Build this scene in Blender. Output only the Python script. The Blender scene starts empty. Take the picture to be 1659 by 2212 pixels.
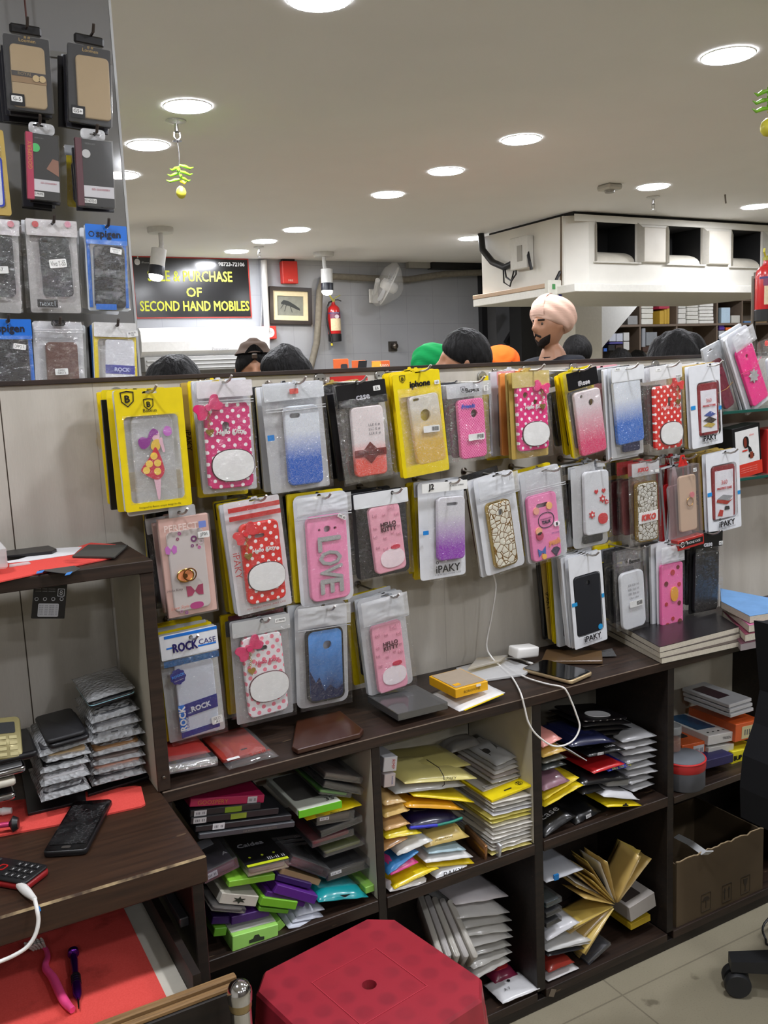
import bpy, bmesh, math, random
from mathutils import Vector, Matrix, noise
from mathutils.geometry import tessellate_polygon
PI = math.pi
sc = bpy.context.scene
COL = sc.collection
RND = random.Random(7)

# ---------------------------------------------------------------- camera
F_PX, YAW, PITCH, ROLL = 1956.0, 0.501119, 0.150274, -0.0432763
EYE = Vector((0, 0, 1.4565))
_cy, _sy, _cp, _sp = math.cos(YAW), math.sin(YAW), math.cos(PITCH), math.sin(PITCH)
FWD = Vector((_sy*_cp, _cy*_cp, -_sp))
_r0 = Vector((_cy, -_sy, 0)); _u0 = _r0.cross(FWD)
RIGHT = math.cos(ROLL)*_r0 + math.sin(ROLL)*_u0
UP = -math.sin(ROLL)*_r0 + math.cos(ROLL)*_u0
cam_data = bpy.data.cameras.new('camera')
cam_data.sensor_width = 36; cam_data.sensor_fit = 'AUTO'
cam_data.lens = F_PX/2212*36
cam_data.clip_start = 0.02; cam_data.clip_end = 60
cam = bpy.data.objects.new('camera', cam_data)
m = Matrix((RIGHT, UP, -FWD)).transposed().to_4x4(); m.translation = EYE
cam.matrix_world = m
COL.objects.link(cam); sc.camera = cam

def ray(px, py): return FWD*F_PX + RIGHT*(px-829.5) - UP*(py-1106)
def aty(px, py, Y): d = ray(px, py); return EYE + d*((Y-EYE.y)/d.y)
def atz(px, py, Z): d = ray(px, py); return EYE + d*((Z-EYE.z)/d.z)
def atd(px, py, D): return EYE + ray(px, py)*(D/F_PX)

# ---------------------------------------------------------------- materials
def s2l(c):
    c = c/255.0
    return c/12.92 if c <= 0.04045 else ((c+0.055)/1.055)**2.4
def C4(rgb): return (s2l(rgb[0]), s2l(rgb[1]), s2l(rgb[2]), 1)
_M = {}
class NT:
    def __init__(s, name):
        s.m = bpy.data.materials.new(name); s.m.use_nodes = True
        s.t = s.m.node_tree; s.t.nodes.clear()
        s.out = s.n('ShaderNodeOutputMaterial')
    def n(s, typ, **kw):
        x = s.t.nodes.new(typ)
        for k, v in kw.items(): setattr(x, k, v)
        return x
    def l(s, a, b): s.t.links.new(a, b)
    def math(s, op, a, b=None, c=None, clamp=False):
        x = s.n('ShaderNodeMath', operation=op); x.use_clamp = clamp
        for i, v in enumerate((a, b, c)):
            if v is None: continue
            if hasattr(v, 'links'): s.l(v, x.inputs[i])
            else: x.inputs[i].default_value = v
        return x.outputs[0]
    def mix(s, f, a, b):
        x = s.n('ShaderNodeMix', data_type='RGBA')
        for i, v in ((0, f), (6, a), (7, b)):
            if hasattr(v, 'links'): s.l(v, x.inputs[i])
            else: x.inputs[i].default_value = v
        return x.outputs[2]
    def noise(s, scale, detail=2, vec=None, sx=None):
        x = s.n('ShaderNodeTexNoise'); x.inputs['Scale'].default_value = scale; x.inputs['Detail'].default_value = detail
        if vec is None: vec = s.obj()
        if sx is not None:
            mp = s.n('ShaderNodeMapping'); mp.inputs['Scale'].default_value = sx; s.l(vec, mp.inputs[0]); vec = mp.outputs[0]
        s.l(vec, x.inputs['Vector']); return x.outputs['Fac']
    def obj(s):
        return s.n('ShaderNodeTexCoord').outputs['Object']
    def xyz(s, vec=None):
        x = s.n('ShaderNodeSeparateXYZ'); s.l(vec if vec is not None else s.obj(), x.inputs[0]); return x.outputs
    def ramp(s, fac, a, b):
        x = s.n('ShaderNodeMapRange'); x.inputs[1].default_value = a; x.inputs[2].default_value = b
        s.l(fac, x.inputs[0]); return x.outputs[0]
    def bsdf(s, color, rough=.5, metal=0, spec=.5, coat=0, bump=None, bstr=.2, bdist=.002, trans=0, emis=None, estr=0, alpha=None):
        p = s.n('ShaderNodeBsdfPrincipled')
        for k, v in (('Base Color', color), ('Roughness', rough), ('Metallic', metal), ('Specular IOR Level', spec), ('Coat Weight', coat), ('Transmission Weight', trans)):
            if hasattr(v, 'links'): s.l(v, p.inputs[k])
            else: p.inputs[k].default_value = v
        p.inputs['Coat Roughness'].default_value = .12
        if emis: p.inputs['Emission Color'].default_value = emis; p.inputs['Emission Strength'].default_value = estr
        if bump is not None:
            b = s.n('ShaderNodeBump'); b.inputs['Strength'].default_value = bstr; b.inputs['Distance'].default_value = bdist
            s.l(bump, b.inputs['Height']); s.l(b.outputs[0], p.inputs['Normal'])
        s.l(p.outputs[0], s.out.inputs[0]); return p

def cached(f):
    def g(*a, **k):
        key = (f.__name__, a, tuple(sorted(k.items())))
        if key not in _M: _M[key] = f(*a, **k)
        return _M[key]
    return g

@cached
def plain(rgb, rough=.5, metal=0, spec=.5, coat=0, var=.06, vs=40, nm='paint'):
    t = NT(nm); c = C4(rgb)
    if var:
        d = tuple(x*(1-var*2.2) for x in c[:3])+(1,)
        col = t.mix(t.noise(vs, 3), d, tuple(min(1, x*(1+var)) for x in c[:3])+(1,))
    else: col = c
    t.bsdf(col, rough, metal, spec, coat); return t.m

@cached
def film(haze=.03, tint=(255, 255, 255), gloss=.12, rough=.08, ws=70, bs=.35, nm='clear_film'):
    """clear crinkled plastic film"""
    t = NT(nm)
    tr = t.n('ShaderNodeBsdfTransparent'); tr.inputs[0].default_value = C4(tint)
    df = t.n('ShaderNodeBsdfDiffuse'); df.inputs[0].default_value = (.8, .8, .8, 1)
    gl = t.n('ShaderNodeBsdfGlossy'); gl.inputs['Roughness'].default_value = rough; gl.inputs[0].default_value = (1, 1, 1, 1)
    b = t.n('ShaderNodeBump'); b.inputs['Strength'].default_value = bs; b.inputs['Distance'].default_value = .007
    v = t.n('ShaderNodeTexVoronoi'); v.inputs['Scale'].default_value = ws*.9; mp = t.n('ShaderNodeMapping'); mp.inputs['Rotation'].default_value = (.3, .5, .2); mp.inputs['Scale'].default_value = (1, 1, .45)
    t.l(t.obj(), mp.inputs[0]); t.l(mp.outputs[0], v.inputs['Vector'])
    t.l(t.math('ADD', v.outputs['Distance'], t.math('MULTIPLY', t.noise(ws*1.7, 3), .8)), b.inputs['Height']); t.l(b.outputs[0], gl.inputs['Normal'])
    a = t.n('ShaderNodeMixShader'); a.inputs[0].default_value = haze; t.l(tr.outputs[0], a.inputs[1]); t.l(df.outputs[0], a.inputs[2])
    lw = t.n('ShaderNodeLayerWeight'); lw.inputs[0].default_value = .25
    f = t.math('MULTIPLY_ADD', lw.outputs['Facing'], .12, gloss*.3, clamp=True)
    c = t.n('ShaderNodeMixShader'); t.l(f, c.inputs[0]); t.l(a.outputs[0], c.inputs[1]); t.l(gl.outputs[0], c.inputs[2])
    t.l(c.outputs[0], t.out.inputs[0]); return t.m

@cached
def dots(base, dot, pitch=.0215, rad=.0034, rough=.35):
    """staggered polka dots in the part's own x-z plane"""
    t = NT('polka_dots'); x, y, z = t.xyz()
    u = t.math('DIVIDE', t.math('ADD', x, z), pitch); v = t.math('DIVIDE', t.math('SUBTRACT', x, z), pitch)
    a = t.math('SUBTRACT', t.math('FRACT', u), .5); b = t.math('SUBTRACT', t.math('FRACT', v), .5)
    d = t.math('ADD', t.math('MULTIPLY', a, a), t.math('MULTIPLY', b, b))
    r = 1.0*rad/pitch*1.414
    t.bsdf(t.mix(t.math('LESS_THAN', d, r*r), C4(base), C4(dot)), rough, coat=.2); return t.m

@cached
def glitter(top, bot, z0, z1, mid=None):
    t = NT('glitter_gradient'); x, y, z = t.xyz()
    f = t.ramp(z, z0, z1)
    v = t.n('ShaderNodeTexVoronoi'); v.inputs['Scale'].default_value = 900; t.l(t.obj(), v.inputs['Vector'])
    sp = t.math('POWER', t.math('FRACT', t.math('MULTIPLY', t.xyz(v.outputs['Color'])[0], 7.3)), 3)
    f = t.math('ADD', f, t.math('MULTIPLY', t.math('SUBTRACT', sp, .3), .25), clamp=True)
    col = t.mix(f, C4(bot), C4(top))
    col = t.mix(t.math('MULTIPLY', sp, .22), col, (.95, .95, .95, 1))
    p = t.bsdf(col, t.math('SUBTRACT', .45, t.math('MULTIPLY', sp, .25)), .15, coat=.3); return t.m

@cached
def web(line=(190, 140, 50), fill=(226, 222, 205), scale=75):
    t = NT('gold_web')
    v = t.n('ShaderNodeTexVoronoi', feature='DISTANCE_TO_EDGE'); v.inputs['Scale'].default_value = scale; t.l(t.obj(), v.inputs['Vector'])
    f = t.math('LESS_THAN', v.outputs['Distance'], .055)
    t.bsdf(t.mix(f, C4(fill), C4(line)), .22, t.math('MULTIPLY', f, .8), coat=.5, bump=v.outputs['Distance'], bstr=.6, bdist=.003); return t.m

@cached
def emit(rgb, strength):
    t = NT('lamp_glow'); e = t.n('ShaderNodeEmission'); e.inputs[0].default_value = C4(rgb); e.inputs[1].default_value = strength
    t.l(e.outputs[0], t.out.inputs[0]); return t.m

@cached
def wood(dark=(38, 26, 20), lite=(74, 52, 38), rough=.42, sx=(3, 40, 40), nm='dark_wood'):
    t = NT(nm); n = t.noise(3, 6, sx=sx); n2 = t.noise(6, 3)
    col = t.mix(t.ramp(n, .3, .72), C4(dark), C4(lite))
    scr = t.math('GREATER_THAN', t.noise(30, 5, sx=(.6, 3, 5)), .735)
    col = t.mix(t.math('MULTIPLY', scr, .5), col, C4((120, 98, 74)))
    t.bsdf(col, t.math('MULTIPLY_ADD', n2, .25, rough-.1), bump=n, bstr=.08); return t.m

# ---------------------------------------------------------------- mesh building
class MB:
    def __init__(s): s.v, s.f, s.k = [], [], []
    def add(s, vs, fs, k=0, M=None):
        o = len(s.v)
        for p in vs:
            p = Vector(p)
            s.v.append(M @ p if M is not None else p)
        for f in fs: s.f.append(tuple(i+o for i in f)); s.k.append(k)
        return s
    def box(s, a, b, k=0, bev=0, M=None, seg=1):
        x0, y0, z0 = a; x1, y1, z1 = b
        vs = [(x, y, z) for x in (x0, x1) for y in (y0, y1) for z in (z0, z1)]
        fs = [(0, 1, 3, 2), (4, 6, 7, 5), (0, 4, 5, 1), (2, 3, 7, 6), (0, 2, 6, 4), (1, 5, 7, 3)]
        if bev > 0:
            bm = bmesh.new(); bv = [bm.verts.new(v) for v in vs]
            for f in fs: bm.faces.new([bv[i] for i in f])
            bmesh.ops.bevel(bm, geom=bm.edges[:], offset=bev, segments=seg, affect='EDGES', profile=.5, clamp_overlap=True)
            bm.verts.index_update()
            vs = [v.co.copy() for v in bm.verts]; fs = [[v.index for v in f.verts] for f in bm.faces]; bm.free()
        return s.add(vs, fs, k, M)
    def rings(s, rings, k=0, cap0=True, cap1=True, M=None, closed=True):
        n = len(rings[0]); vs = [p for r in rings for p in r]; fs = []
        for i in range(len(rings)-1):
            for j in range(n if closed else n-1):
                a, b = i*n+j, i*n+(j+1) % n
                fs.append((a, b, b+n, a+n))
        if cap0: fs.append(tuple(range(n))[::-1])
        if cap1: fs.append(tuple(range((len(rings)-1)*n, len(rings)*n)))
        return s.add(vs, fs, k, M)
    def lathe(s, prof, n=24, k=0, M=None, cap0=True, cap1=True):
        return s.rings([[(r*math.cos(2*PI*j/n), r*math.sin(2*PI*j/n), z) for j in range(n)] for r, z in prof], k, cap0, cap1, M)
    def tube(s, pts, r, n=8, k=0, cap=True):
        pts = [Vector(p) for p in pts]; rs = r if isinstance(r, (list, tuple)) else [r]*len(pts)
        rings = []; up = None
        for i, p in enumerate(pts):
            d = (pts[min(i+1, len(pts)-1)]-pts[max(i-1, 0)]).normalized()
            if up is None: up = d.orthogonal().normalized()
            up = (up-d*up.dot(d)).normalized(); sd = d.cross(up)
            rings.append([p+(up*math.cos(2*PI*j/n)+sd*math.sin(2*PI*j/n))*rs[i] for j in range(n)])
        return s.rings(rings, k, cap, cap)
    def slab(s, loops, y0, y1, k=0, M=None):
        """flat piece in x-z with holes, front at y0, back at y1"""
        L = [[Vector((x, z, 0)) for x, z in lp] for lp in loops]
        tri = tessellate_polygon(L); flat = [p for lp in L for p in lp]; n = len(flat)
        vs = [(p.x, y0, p.y) for p in flat]+[(p.x, y1, p.y) for p in flat]
        fs = []
        for a, b, c in tri:
            pa, pb, pc = flat[a], flat[b], flat[c]
            if (pb-pa).cross(pc-pa).z < 0: b, c = c, b
            fs.append((a, b, c)); fs.append((a+n, c+n, b+n))
        o = 0
        for li, lp in enumerate(L):
            m_ = len(lp); area = sum(lp[i].x*lp[(i+1) % m_].y-lp[(i+1) % m_].x*lp[i].y for i in range(m_))
            for i in range(m_):
                a, b = o+i, o+(i+1) % m_
                if (area > 0) != (li > 0): fs.append((a, a+n, b+n, b))
                else: fs.append((a, b, b+n, a+n))
            o += m_
        return s.add(vs, fs, k, M)
    def grid(s, nx, nz, fn, k=0, M=None):
        vs = [fn(i/nx, j/nz) for j in range(nz+1) for i in range(nx+1)]
        fs = [(j*(nx+1)+i, j*(nx+1)+i+1, (j+1)*(nx+1)+i+1, (j+1)*(nx+1)+i) for j in range(nz) for i in range(nx)]
        return s.add(vs, fs, k, M)
    def build(s, name, mats, parent=None, loc=None, rot=None, smooth=None, M=None):
        me = bpy.data.meshes.new(name); me.from_pydata([tuple(v) for v in s.v], [], s.f)
        if not isinstance(mats, (list, tuple)): mats = [mats]
        for mt in mats: me.materials.append(mt)
        if len(mats) > 1: me.polygons.foreach_set('material_index', s.k)
        if smooth is not None:
            me.polygons.foreach_set('use_smooth', [True]*len(me.polygons))
            me.update()
            if smooth < 180: me.set_sharp_from_angle(angle=math.radians(smooth))
        me.update()
        o = bpy.data.objects.new(name, me); COL.objects.link(o)
        if parent is not None: o.parent = parent
        if loc is not None: o.location = loc
        if rot is not None: o.rotation_euler = rot
        if M is not None: o.matrix_local = M
        return o

def tag(o, label, cat, group=None, kind=None):
    o['label'] = label; o['category'] = cat
    if group: o['group'] = group
    if kind: o['kind'] = kind
    return o
def thing(name, label, cat, M=None, group=None):
    o = bpy.data.objects.new(name, None); o.empty_display_size = .02; COL.objects.link(o)
    if M is not None:
        if isinstance(M, Matrix): o.matrix_world = M
        else: o.location = M
    return tag(o, label, cat, group)
def struct(name, mb, mats, **k):
    o = mb.build(name, mats, **k); o['kind'] = 'structure'; return o

def rrect(w, h, r, n=5, cx=0, cz=0):
    pts = []
    r = max(1e-5, min(r, w/2-1e-5, h/2-1e-5))
    for qx, qz, a0 in ((1, 1, 0), (-1, 1, 90), (-1, -1, 180), (1, -1, 270)):
        for i in range(n+1):
            a = math.radians(a0+90*i/n)
            pts.append((cx+qx*(w/2-r)+r*math.cos(a), cz+qz*(h/2-r)+r*math.sin(a)))
    return pts
def circ(r, n=14, cx=0, cz=0, sx=1, sz=1): return [(cx+sx*r*math.cos(2*PI*i/n), cz+sz*r*math.sin(2*PI*i/n)) for i in range(n)]
def euro(w=.022, h=.007, cx=0, cz=0):
    """euro-slot outline"""
    b = h/2
    return [(cx-w/2, cz-b*.6), (cx+w/2, cz-b*.6), (cx+w/2, cz+b*.4), (cx+b*1.2, cz+b*.6), (cx+b*.7, cz+b*1.6), (cx-b*.7, cz+b*1.6), (cx-b*1.2, cz+b*.6), (cx-w/2, cz+b*.4)]

def soft(lp, n=4):
    """closed outline rounded through its points"""
    o = []; m_ = len(lp)
    for i in range(m_):
        a, b, c, d = (Vector(lp[(i+k) % m_]) for k in (-1, 0, 1, 2))
        for k in range(n):
            u = k/n; q = .5*((2*b)+(c-a)*u+(2*a-5*b+4*c-d)*u*u+(3*b-a-3*c+d)*u**3); o.append((q.x, q.y))
    return o
def case_mb(w, h, r, t, holes=(), bev=.002, cx=0, cz=0, y=0, mb=None, k=0):
    """rounded phone-case slab, front at y, depth t away from viewer, bevelled front edge, holes cut through the front"""
    mb = mb or MB()
    A = rrect(w-2*bev, h-2*bev, r-bev, 6, cx, cz); B = rrect(w-.6*bev, h-.6*bev, r-.3*bev, 6, cx, cz); Cc = rrect(w, h, r, 6, cx, cz)
    loops = [A]+list(holes)
    L = [[Vector((x, z, 0)) for x, z in lp] for lp in loops]
    tri = tessellate_polygon(L); flat = [p for lp in L for p in lp]
    fs = []
    for a, b, c in tri:
        if (flat[b]-flat[a]).cross(flat[c]-flat[a]).z < 0: b, c = c, b
        fs.append((a, b, c))
    mb.add([(p.x, y, p.y) for p in flat], fs, k)
    mb.rings([[(x, y, z) for x, z in A], [(x, y+.3*bev, z) for x, z in B], [(x, y+bev, z) for x, z in Cc], [(x, y+t, z) for x, z in Cc]], k, False, not holes)
    if holes: # back rim only
        for hl in holes: mb.rings([[(x, y, z) for x, z in hl], [(x, y+t*.6, z) for x, z in hl]], k, False, False)
    return mb

_TXT = {}
def text_mesh(s, shear=0):
    if (s, shear) in _TXT: return _TXT[(s, shear)]
    cu = bpy.data.curves.new('t', 'FONT'); cu.body = s; cu.size = 1; cu.shear = shear; cu.resolution_u = 2
    cu.align_x = 'CENTER'; cu.align_y = 'CENTER'
    o = bpy.data.objects.new('t', cu); COL.objects.link(o)
    bpy.context.view_layer.update()
    me = bpy.data.meshes.new_from_object(o.evaluated_get(bpy.context.evaluated_depsgraph_get()))
    vs = [v.co.copy() for v in me.vertices]; fs = [tuple(p.vertices) for p in me.polygons]
    bpy.data.objects.remove(o); bpy.data.curves.remove(cu); bpy.data.meshes.remove(me)
    x0 = min(v.x for v in vs); x1 = max(v.x for v in vs); y0 = min(v.y for v in vs); y1 = max(v.y for v in vs)
    vs = [((v.x-(x0+x1)/2)/(x1-x0), (v.y-(y0+y1)/2)/(y1-y0)) for v in vs]
    _TXT[(s, shear)] = (vs, fs, (x1-x0)/(y1-y0)); return _TXT[(s, shear)]
def text(parent, s, mt, cx, cz, y, w=None, h=None, rot=0, shear=0, name='lettering', bold=0, mb=None, k=0):
    """flat lettering in the x-z plane facing -y"""
    vs, fs, asp = text_mesh(s, shear)
    if w is None: w = h*asp
    if h is None: h = w/asp
    own = mb is None; mb = mb or MB()
    ca, sa = math.cos(rot), math.sin(rot)
    for bi, (dx, dz) in enumerate([(0, 0)] if not bold else [(-bold, 0), (bold, 0), (0, bold), (0, -bold)]):
        mb.add([(cx+(vx*w+dx)*ca-(vz*h+dz)*sa, y-.0004*bi, cz+(vx*w+dx)*sa+(vz*h+dz)*ca) for vx, vz in vs], fs, k)
    if own: return mb.build(name, mt, parent)
def flat(parent, name, loops, mt, y, t=.0004): return MB().slab(loops, y, y+t).build(name, mt, parent)
def sticker(parent, cx, cz, y, w, h, s=None, rot=0, mt=None, barcode=False, ink=None):
    mt = mt or plain((238, 238, 235), .5); ink = ink or plain((25, 25, 28), .5)
    Rm = Matrix.Translation((cx, 0, cz)) @ Matrix.Rotation(-rot, 4, 'Y')
    mb = MB().slab([rrect(w, h, min(w, h)*.15, 3)], y, y+.0005, M=Rm)
    if s:
        tmp = MB(); lines = s.split('\n'); n = len(lines)
        for i, ln in enumerate(lines):
            vs, fs, asp = text_mesh(ln); hh = h*.62/n; ww = min(hh*asp, w*.85)
            tmp.add([(vx*ww, y-.0004, vz*hh+h*.8*((n-1)/2-i)/n) for vx, vz in vs], fs)
        mb.add(tmp.v, tmp.f, 1, Rm)
    if barcode:
        x = w*.02; rr = random.Random(3)
        while x < w*.42:
            bw = w*rr.choice((.012, .022, .03)); mb.add([(x, y-.0004, -h*.3), (x+bw, y-.0004, -h*.3), (x+bw, y-.0004, h*.32), (x, y-.0004, h*.32)], [(0, 1, 2, 3)], 1, Rm); x += bw+w*.02
    return mb.build('sticker', [mt, ink], parent)
OFFSCREEN_LAMPS = [(1.3, 1.05), (2.7, 1.0), (-.3, 1.0), (1.3, -.6), (2.95, -.6), (4.4, .9), (-.9, -1.9), (.5, -2.3), (2.0, -2.3), (3.5, -2.3), (-.45, 3.2), (-.45, 5.2), (4.6, 2.6), (6.2, 2.8), (8.2, 2.8), (7.6, 6.9), (9.2, 6.9)]  # unseen lamps: some continue the ceiling grid, others added for brightness and film glints
EXPOSURE = 1.78
# ---------------------------------------------------------------- the room
H = 2.6
def floor_mat():
    t = NT('floor_tile'); x, y, z = t.xyz()
    def joint(v, off): return t.math('LESS_THAN', t.math('ABSOLUTE', t.math('SUBTRACT', t.math('FRACT', t.math('ADD', t.math('DIVIDE', v, .6), off)), .5)), .0035)
    j = t.math('MAXIMUM', joint(x, .22), joint(y, .1))
    n = t.noise(5, 6); sp = t.noise(260, 2); st = t.noise(11, 5)
    c = t.mix(n, C4((132, 125, 106)), C4((160, 152, 130)))
    c = t.mix(t.math('MULTIPLY', t.ramp(sp, .55, .75), .25), c, C4((96, 90, 76)))
    c = t.mix(t.math('MULTIPLY', t.ramp(st, .66, .72), .55), c, C4((70, 62, 48)))
    c = t.mix(t.math('MULTIPLY', j, .5), c, C4((80, 74, 62)))
    t.bsdf(c, .38, bump=sp, bstr=.05); return t.m
def panel_mat():
    """off-white laminate board: faint vertical grain, joints, grime and old glue marks"""
    t = NT('grimy_laminate'); x, y, z = t.xyz()
    g = t.noise(2.2, 5, sx=(9, 1, 1)); d = t.noise(7, 6); w = t.noise(160, 2, sx=(6, 1, .4))
    c = t.mix(g, C4((176, 170, 159)), C4((216, 211, 201)))
    c = t.mix(t.math('MULTIPLY', w, .25), c, C4((150, 143, 130)))
    c = t.mix(t.math('MULTIPLY', t.ramp(d, .6, .78), .4), c, C4((120, 112, 98)))
    gl = t.noise(13, 4, sx=(1.6, 1, .7)); c = t.mix(t.math('MULTIPLY', t.ramp(gl, .71, .72), .6), c, C4((176, 158, 118)))
    for sx in (.1915, -.42, 2.05):
        s_ = t.math('LESS_THAN', t.math('ABSOLUTE', t.math('SUBTRACT', x, sx)), .0011); c = t.mix(s_, c, C4((60, 50, 40)))
    for sx in (.355, 1.12, 1.62):
        s_ = t.math('LESS_THAN', t.math('ABSOLUTE', t.math('SUBTRACT', x, sx)), .0007); c = t.mix(t.math('MULTIPLY', s_, .4), c, C4((110, 102, 90)))
    t.bsdf(c, .36, bump=w, bstr=.04); return t.m
def wall_mat():
    t = NT('wall_tile'); x, y, z = t.xyz()
    def joint(v, p, off, wd): return t.math('LESS_THAN', t.math('ABSOLUTE', t.math('SUBTRACT', t.math('FRACT', t.math('ADD', t.math('DIVIDE', v, p), off)), .5)), wd)
    j = t.math('MAXIMUM', joint(x, .325, .27, .006), joint(z, .29, .7, .006))
    n = t.noise(3, 4)
    c = t.mix(n, C4((146, 148, 153)), C4((160, 162, 166)))
    c = t.mix(t.math('MULTIPLY', t.ramp(t.noise(6, 5), .62, .75), .25), c, C4((110, 106, 100)))
    c = t.mix(t.math('MULTIPLY', j, .45), c, C4((110, 110, 112)))
    t.bsdf(c, .3); return t.m
M_PANEL = panel_mat(); M_WALLT = wall_mat()
M_WHITE = plain((226, 224, 218), .55); M_CEIL = plain((232, 231, 230), .8, var=.02, vs=3)
M_CREAM = plain((196, 190, 172), .6, var=.08, vs=18)
M_DARK = wood((28, 20, 16), (56, 40, 31)); M_DARK2 = wood((20, 15, 12), (38, 28, 22), .5, nm='darker_wood')
M_BLACK = plain((22, 22, 24), .4); M_DARKCAV = plain((14, 14, 15), .7)
M_CHROME = plain((205, 205, 208), .12, 1.0, var=0)
M_STEEL = plain((120, 112, 104), .3, 1.0, var=.05)

struct('floor', MB().box((-2.2, -3.2, -.05), (11, 8.4, 0)), floor_mat())
struct('ceiling', MB().box((-2.2, -3.2, H), (11, 8.4, H+.08)), M_CEIL)
struct('wall_back', MB().box((-2.2, 8.35, 0), (11, 8.43, H)), M_WALLT)
struct('wall_left', MB().box((-2.28, -3.2, 0), (-2.2, 8.43, H)), plain((214, 210, 200), .7, nm='wall_paint'))
struct('wall_right', MB().box((11, -3.2, 0), (11.08, 8.43, H)), plain((214, 210, 200), .7, nm='wall_paint'))
struct('wall_front', MB().box((-2.28, -3.28, 0), (11.08, -3.2, H)), plain((96, 88, 78), .7, nm='wall_paint'))
# counter partition that carries the hooks
struct('partition_panel', MB().box((-2.2, 1.765, 0), (2.9, 1.789, 1.466)), M_PANEL)
struct('trim_1', MB().box((-2.2, 1.759, 1.465), (2.9, 1.797, 1.474), bev=.001), M_DARK)
# dark return wall, pillar and stair behind the customers
struct('wall_stair', MB().box((5.93, 8.12, 0), (7.6, 8.349, H)), plain((74, 74, 76), .6))
struct('trim_2', MB().box((5.86, 8.28, 0), (5.93, 8.349, H)), M_BLACK)
_p = aty(1243, 700, 7.2); _q = aty(1300, 700, 7.2)
struct('pillar_1', MB().box((_p.x, 7.2, 0), (_q.x, 7.6, H)), plain((206, 200, 184), .6))
_p = aty(1126, 700, 7.7); _q = aty(1150, 700, 7.7)
struct('pillar_2', MB().box((_p.x, 7.7, 0), (_q.x+.05, 7.9, H)), M_DARKCAV)
def poly_on(Y, pts, thick): # a solid whose face lies in the plane y = Y
    P = [aty(x, y, Y) for x, y in pts]; return MB().slab([[(p.x, p.z) for p in P][::-1]], Y, Y+thick)
struct('wall_stair_soffit', poly_on(7.5, [(1300, 640), (1395, 640), (1300, 752)], .5), plain((205, 204, 200), .6))
struct('trim_3', MB().tube([aty(1095, 742, 7.95), aty(1140, 665, 7.95)], .045, 4), M_BLACK)
# ceiling patch panel and dark gap by the back wall
_p = aty(880, 548, 8.3); _q = aty(928, 580, 8.3)
struct('trim_4', MB().box((_p.x, 8.28, _q.z), (_q.x, 8.349, _p.z), bev=.004), plain((150, 148, 142), .6))
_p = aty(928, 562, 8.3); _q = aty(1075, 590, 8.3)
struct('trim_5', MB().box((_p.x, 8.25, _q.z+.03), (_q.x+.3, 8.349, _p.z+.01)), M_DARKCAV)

# ---------------------------------------------------------------- downlights
M_RIM = plain((238, 238, 236), .4, var=0); M_LAMP = emit((246, 248, 255), 60)
def downlight(x, y, label, r=.096):
    t = thing('ceiling_light', label, 'ceiling light', Vector((x, y, H)), 'round ceiling downlights')
    MB().lathe([(r+.006, -.001), (r+.006, -.005), (r+.002, -.007), (r, -.004)], 28, cap0=False, cap1=False).build('rim', M_RIM, t, smooth=40)
    MB().lathe([(r, -.003), (r*.9, -.0055), (.001, -.006)], 28, cap0=False, cap1=False).build('diffuser', M_LAMP, t, smooth=60)
    return t
for px, py, lb in ((405, 228, 'round ceiling downlight just behind the nearest sprinkler with the lemon charm'), (320, 312, 'round ceiling downlight left of the hanging lemon charm'),
                   (260, 377, 'round ceiling downlight half hidden by the hanging display packs'),
                   (1573, 118, 'largest round ceiling downlight at the upper right corner'), (1126, 300, 'round ceiling downlight third nearest in the long centre row'),
                   (964, 369, 'round ceiling downlight in the middle of the long centre row'), (838, 420, 'round ceiling downlight after the middle of the centre row'),
                   (641, 496, 'round ceiling downlight above the red alarm box'), (571, 521, 'round ceiling downlight with a small sprinkler beside it near the sign'),
                   (511, 543, 'round ceiling downlight closest to the black sale sign'), (1411, 403, 'round ceiling downlight above the air conditioning box front'),
                   (1016, 515, 'round ceiling downlight left of the air conditioning box'), (1633, 446, 'round ceiling downlight at the picture edge above the air conditioning box'),
                   (690, -6, 'round ceiling downlight cut off by the upper picture edge')):
    p = atz(px, py, H); downlight(p.x, p.y, lb)
for x, y in OFFSCREEN_LAMPS: downlight(x, y, 'unseen round ceiling downlight added to light the room')

# ---------------------------------------------------------------- cubby cabinet, worktop, desk, upper shelf
cab = thing('shelf_cabinet', 'dark brown open cubby cabinet full of phone case packs under the worktop', 'cabinet', Vector((1.2, 1.63, 0)))
def loc(a): return Vector(a)-Vector((1.2, 1.63, 0))
def cbox(name, a, b, mats, parent=cab, k=None):
    mb = MB().box(loc(a), loc(b), bev=.0012)
    o = mb.build(name, mats, parent)
    if len(mats if isinstance(mats, list) else [mats]) > 1:
        for p in o.data.polygons: p.material_index = k(p)
    return o
XD = [(.3575, .374), (.771, .790), (1.168, 1.192), (1.5765, 1.597), (2.1, 2.122), (2.45, 2.47)]
for i, (a, b) in enumerate(XD):
    if i == 0: cbox('divider', (a, 1.502, .047), (b, 1.76, .733), M_DARK2); continue
    if i < 3: # painted side facing the left-hand cubby
        d_ = cbox('divider', (a, 1.502, .047), (b, 1.76, .733), M_DARK2)
        MB().box((a-1.2-.0006, -.126, .412), (a-1.2-.0001, .12, .732)).build('painted_face', M_CREAM, d_)
    else: cbox('divider', (a, 1.502, .047), (b, 1.76, .733), M_DARK2)
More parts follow.
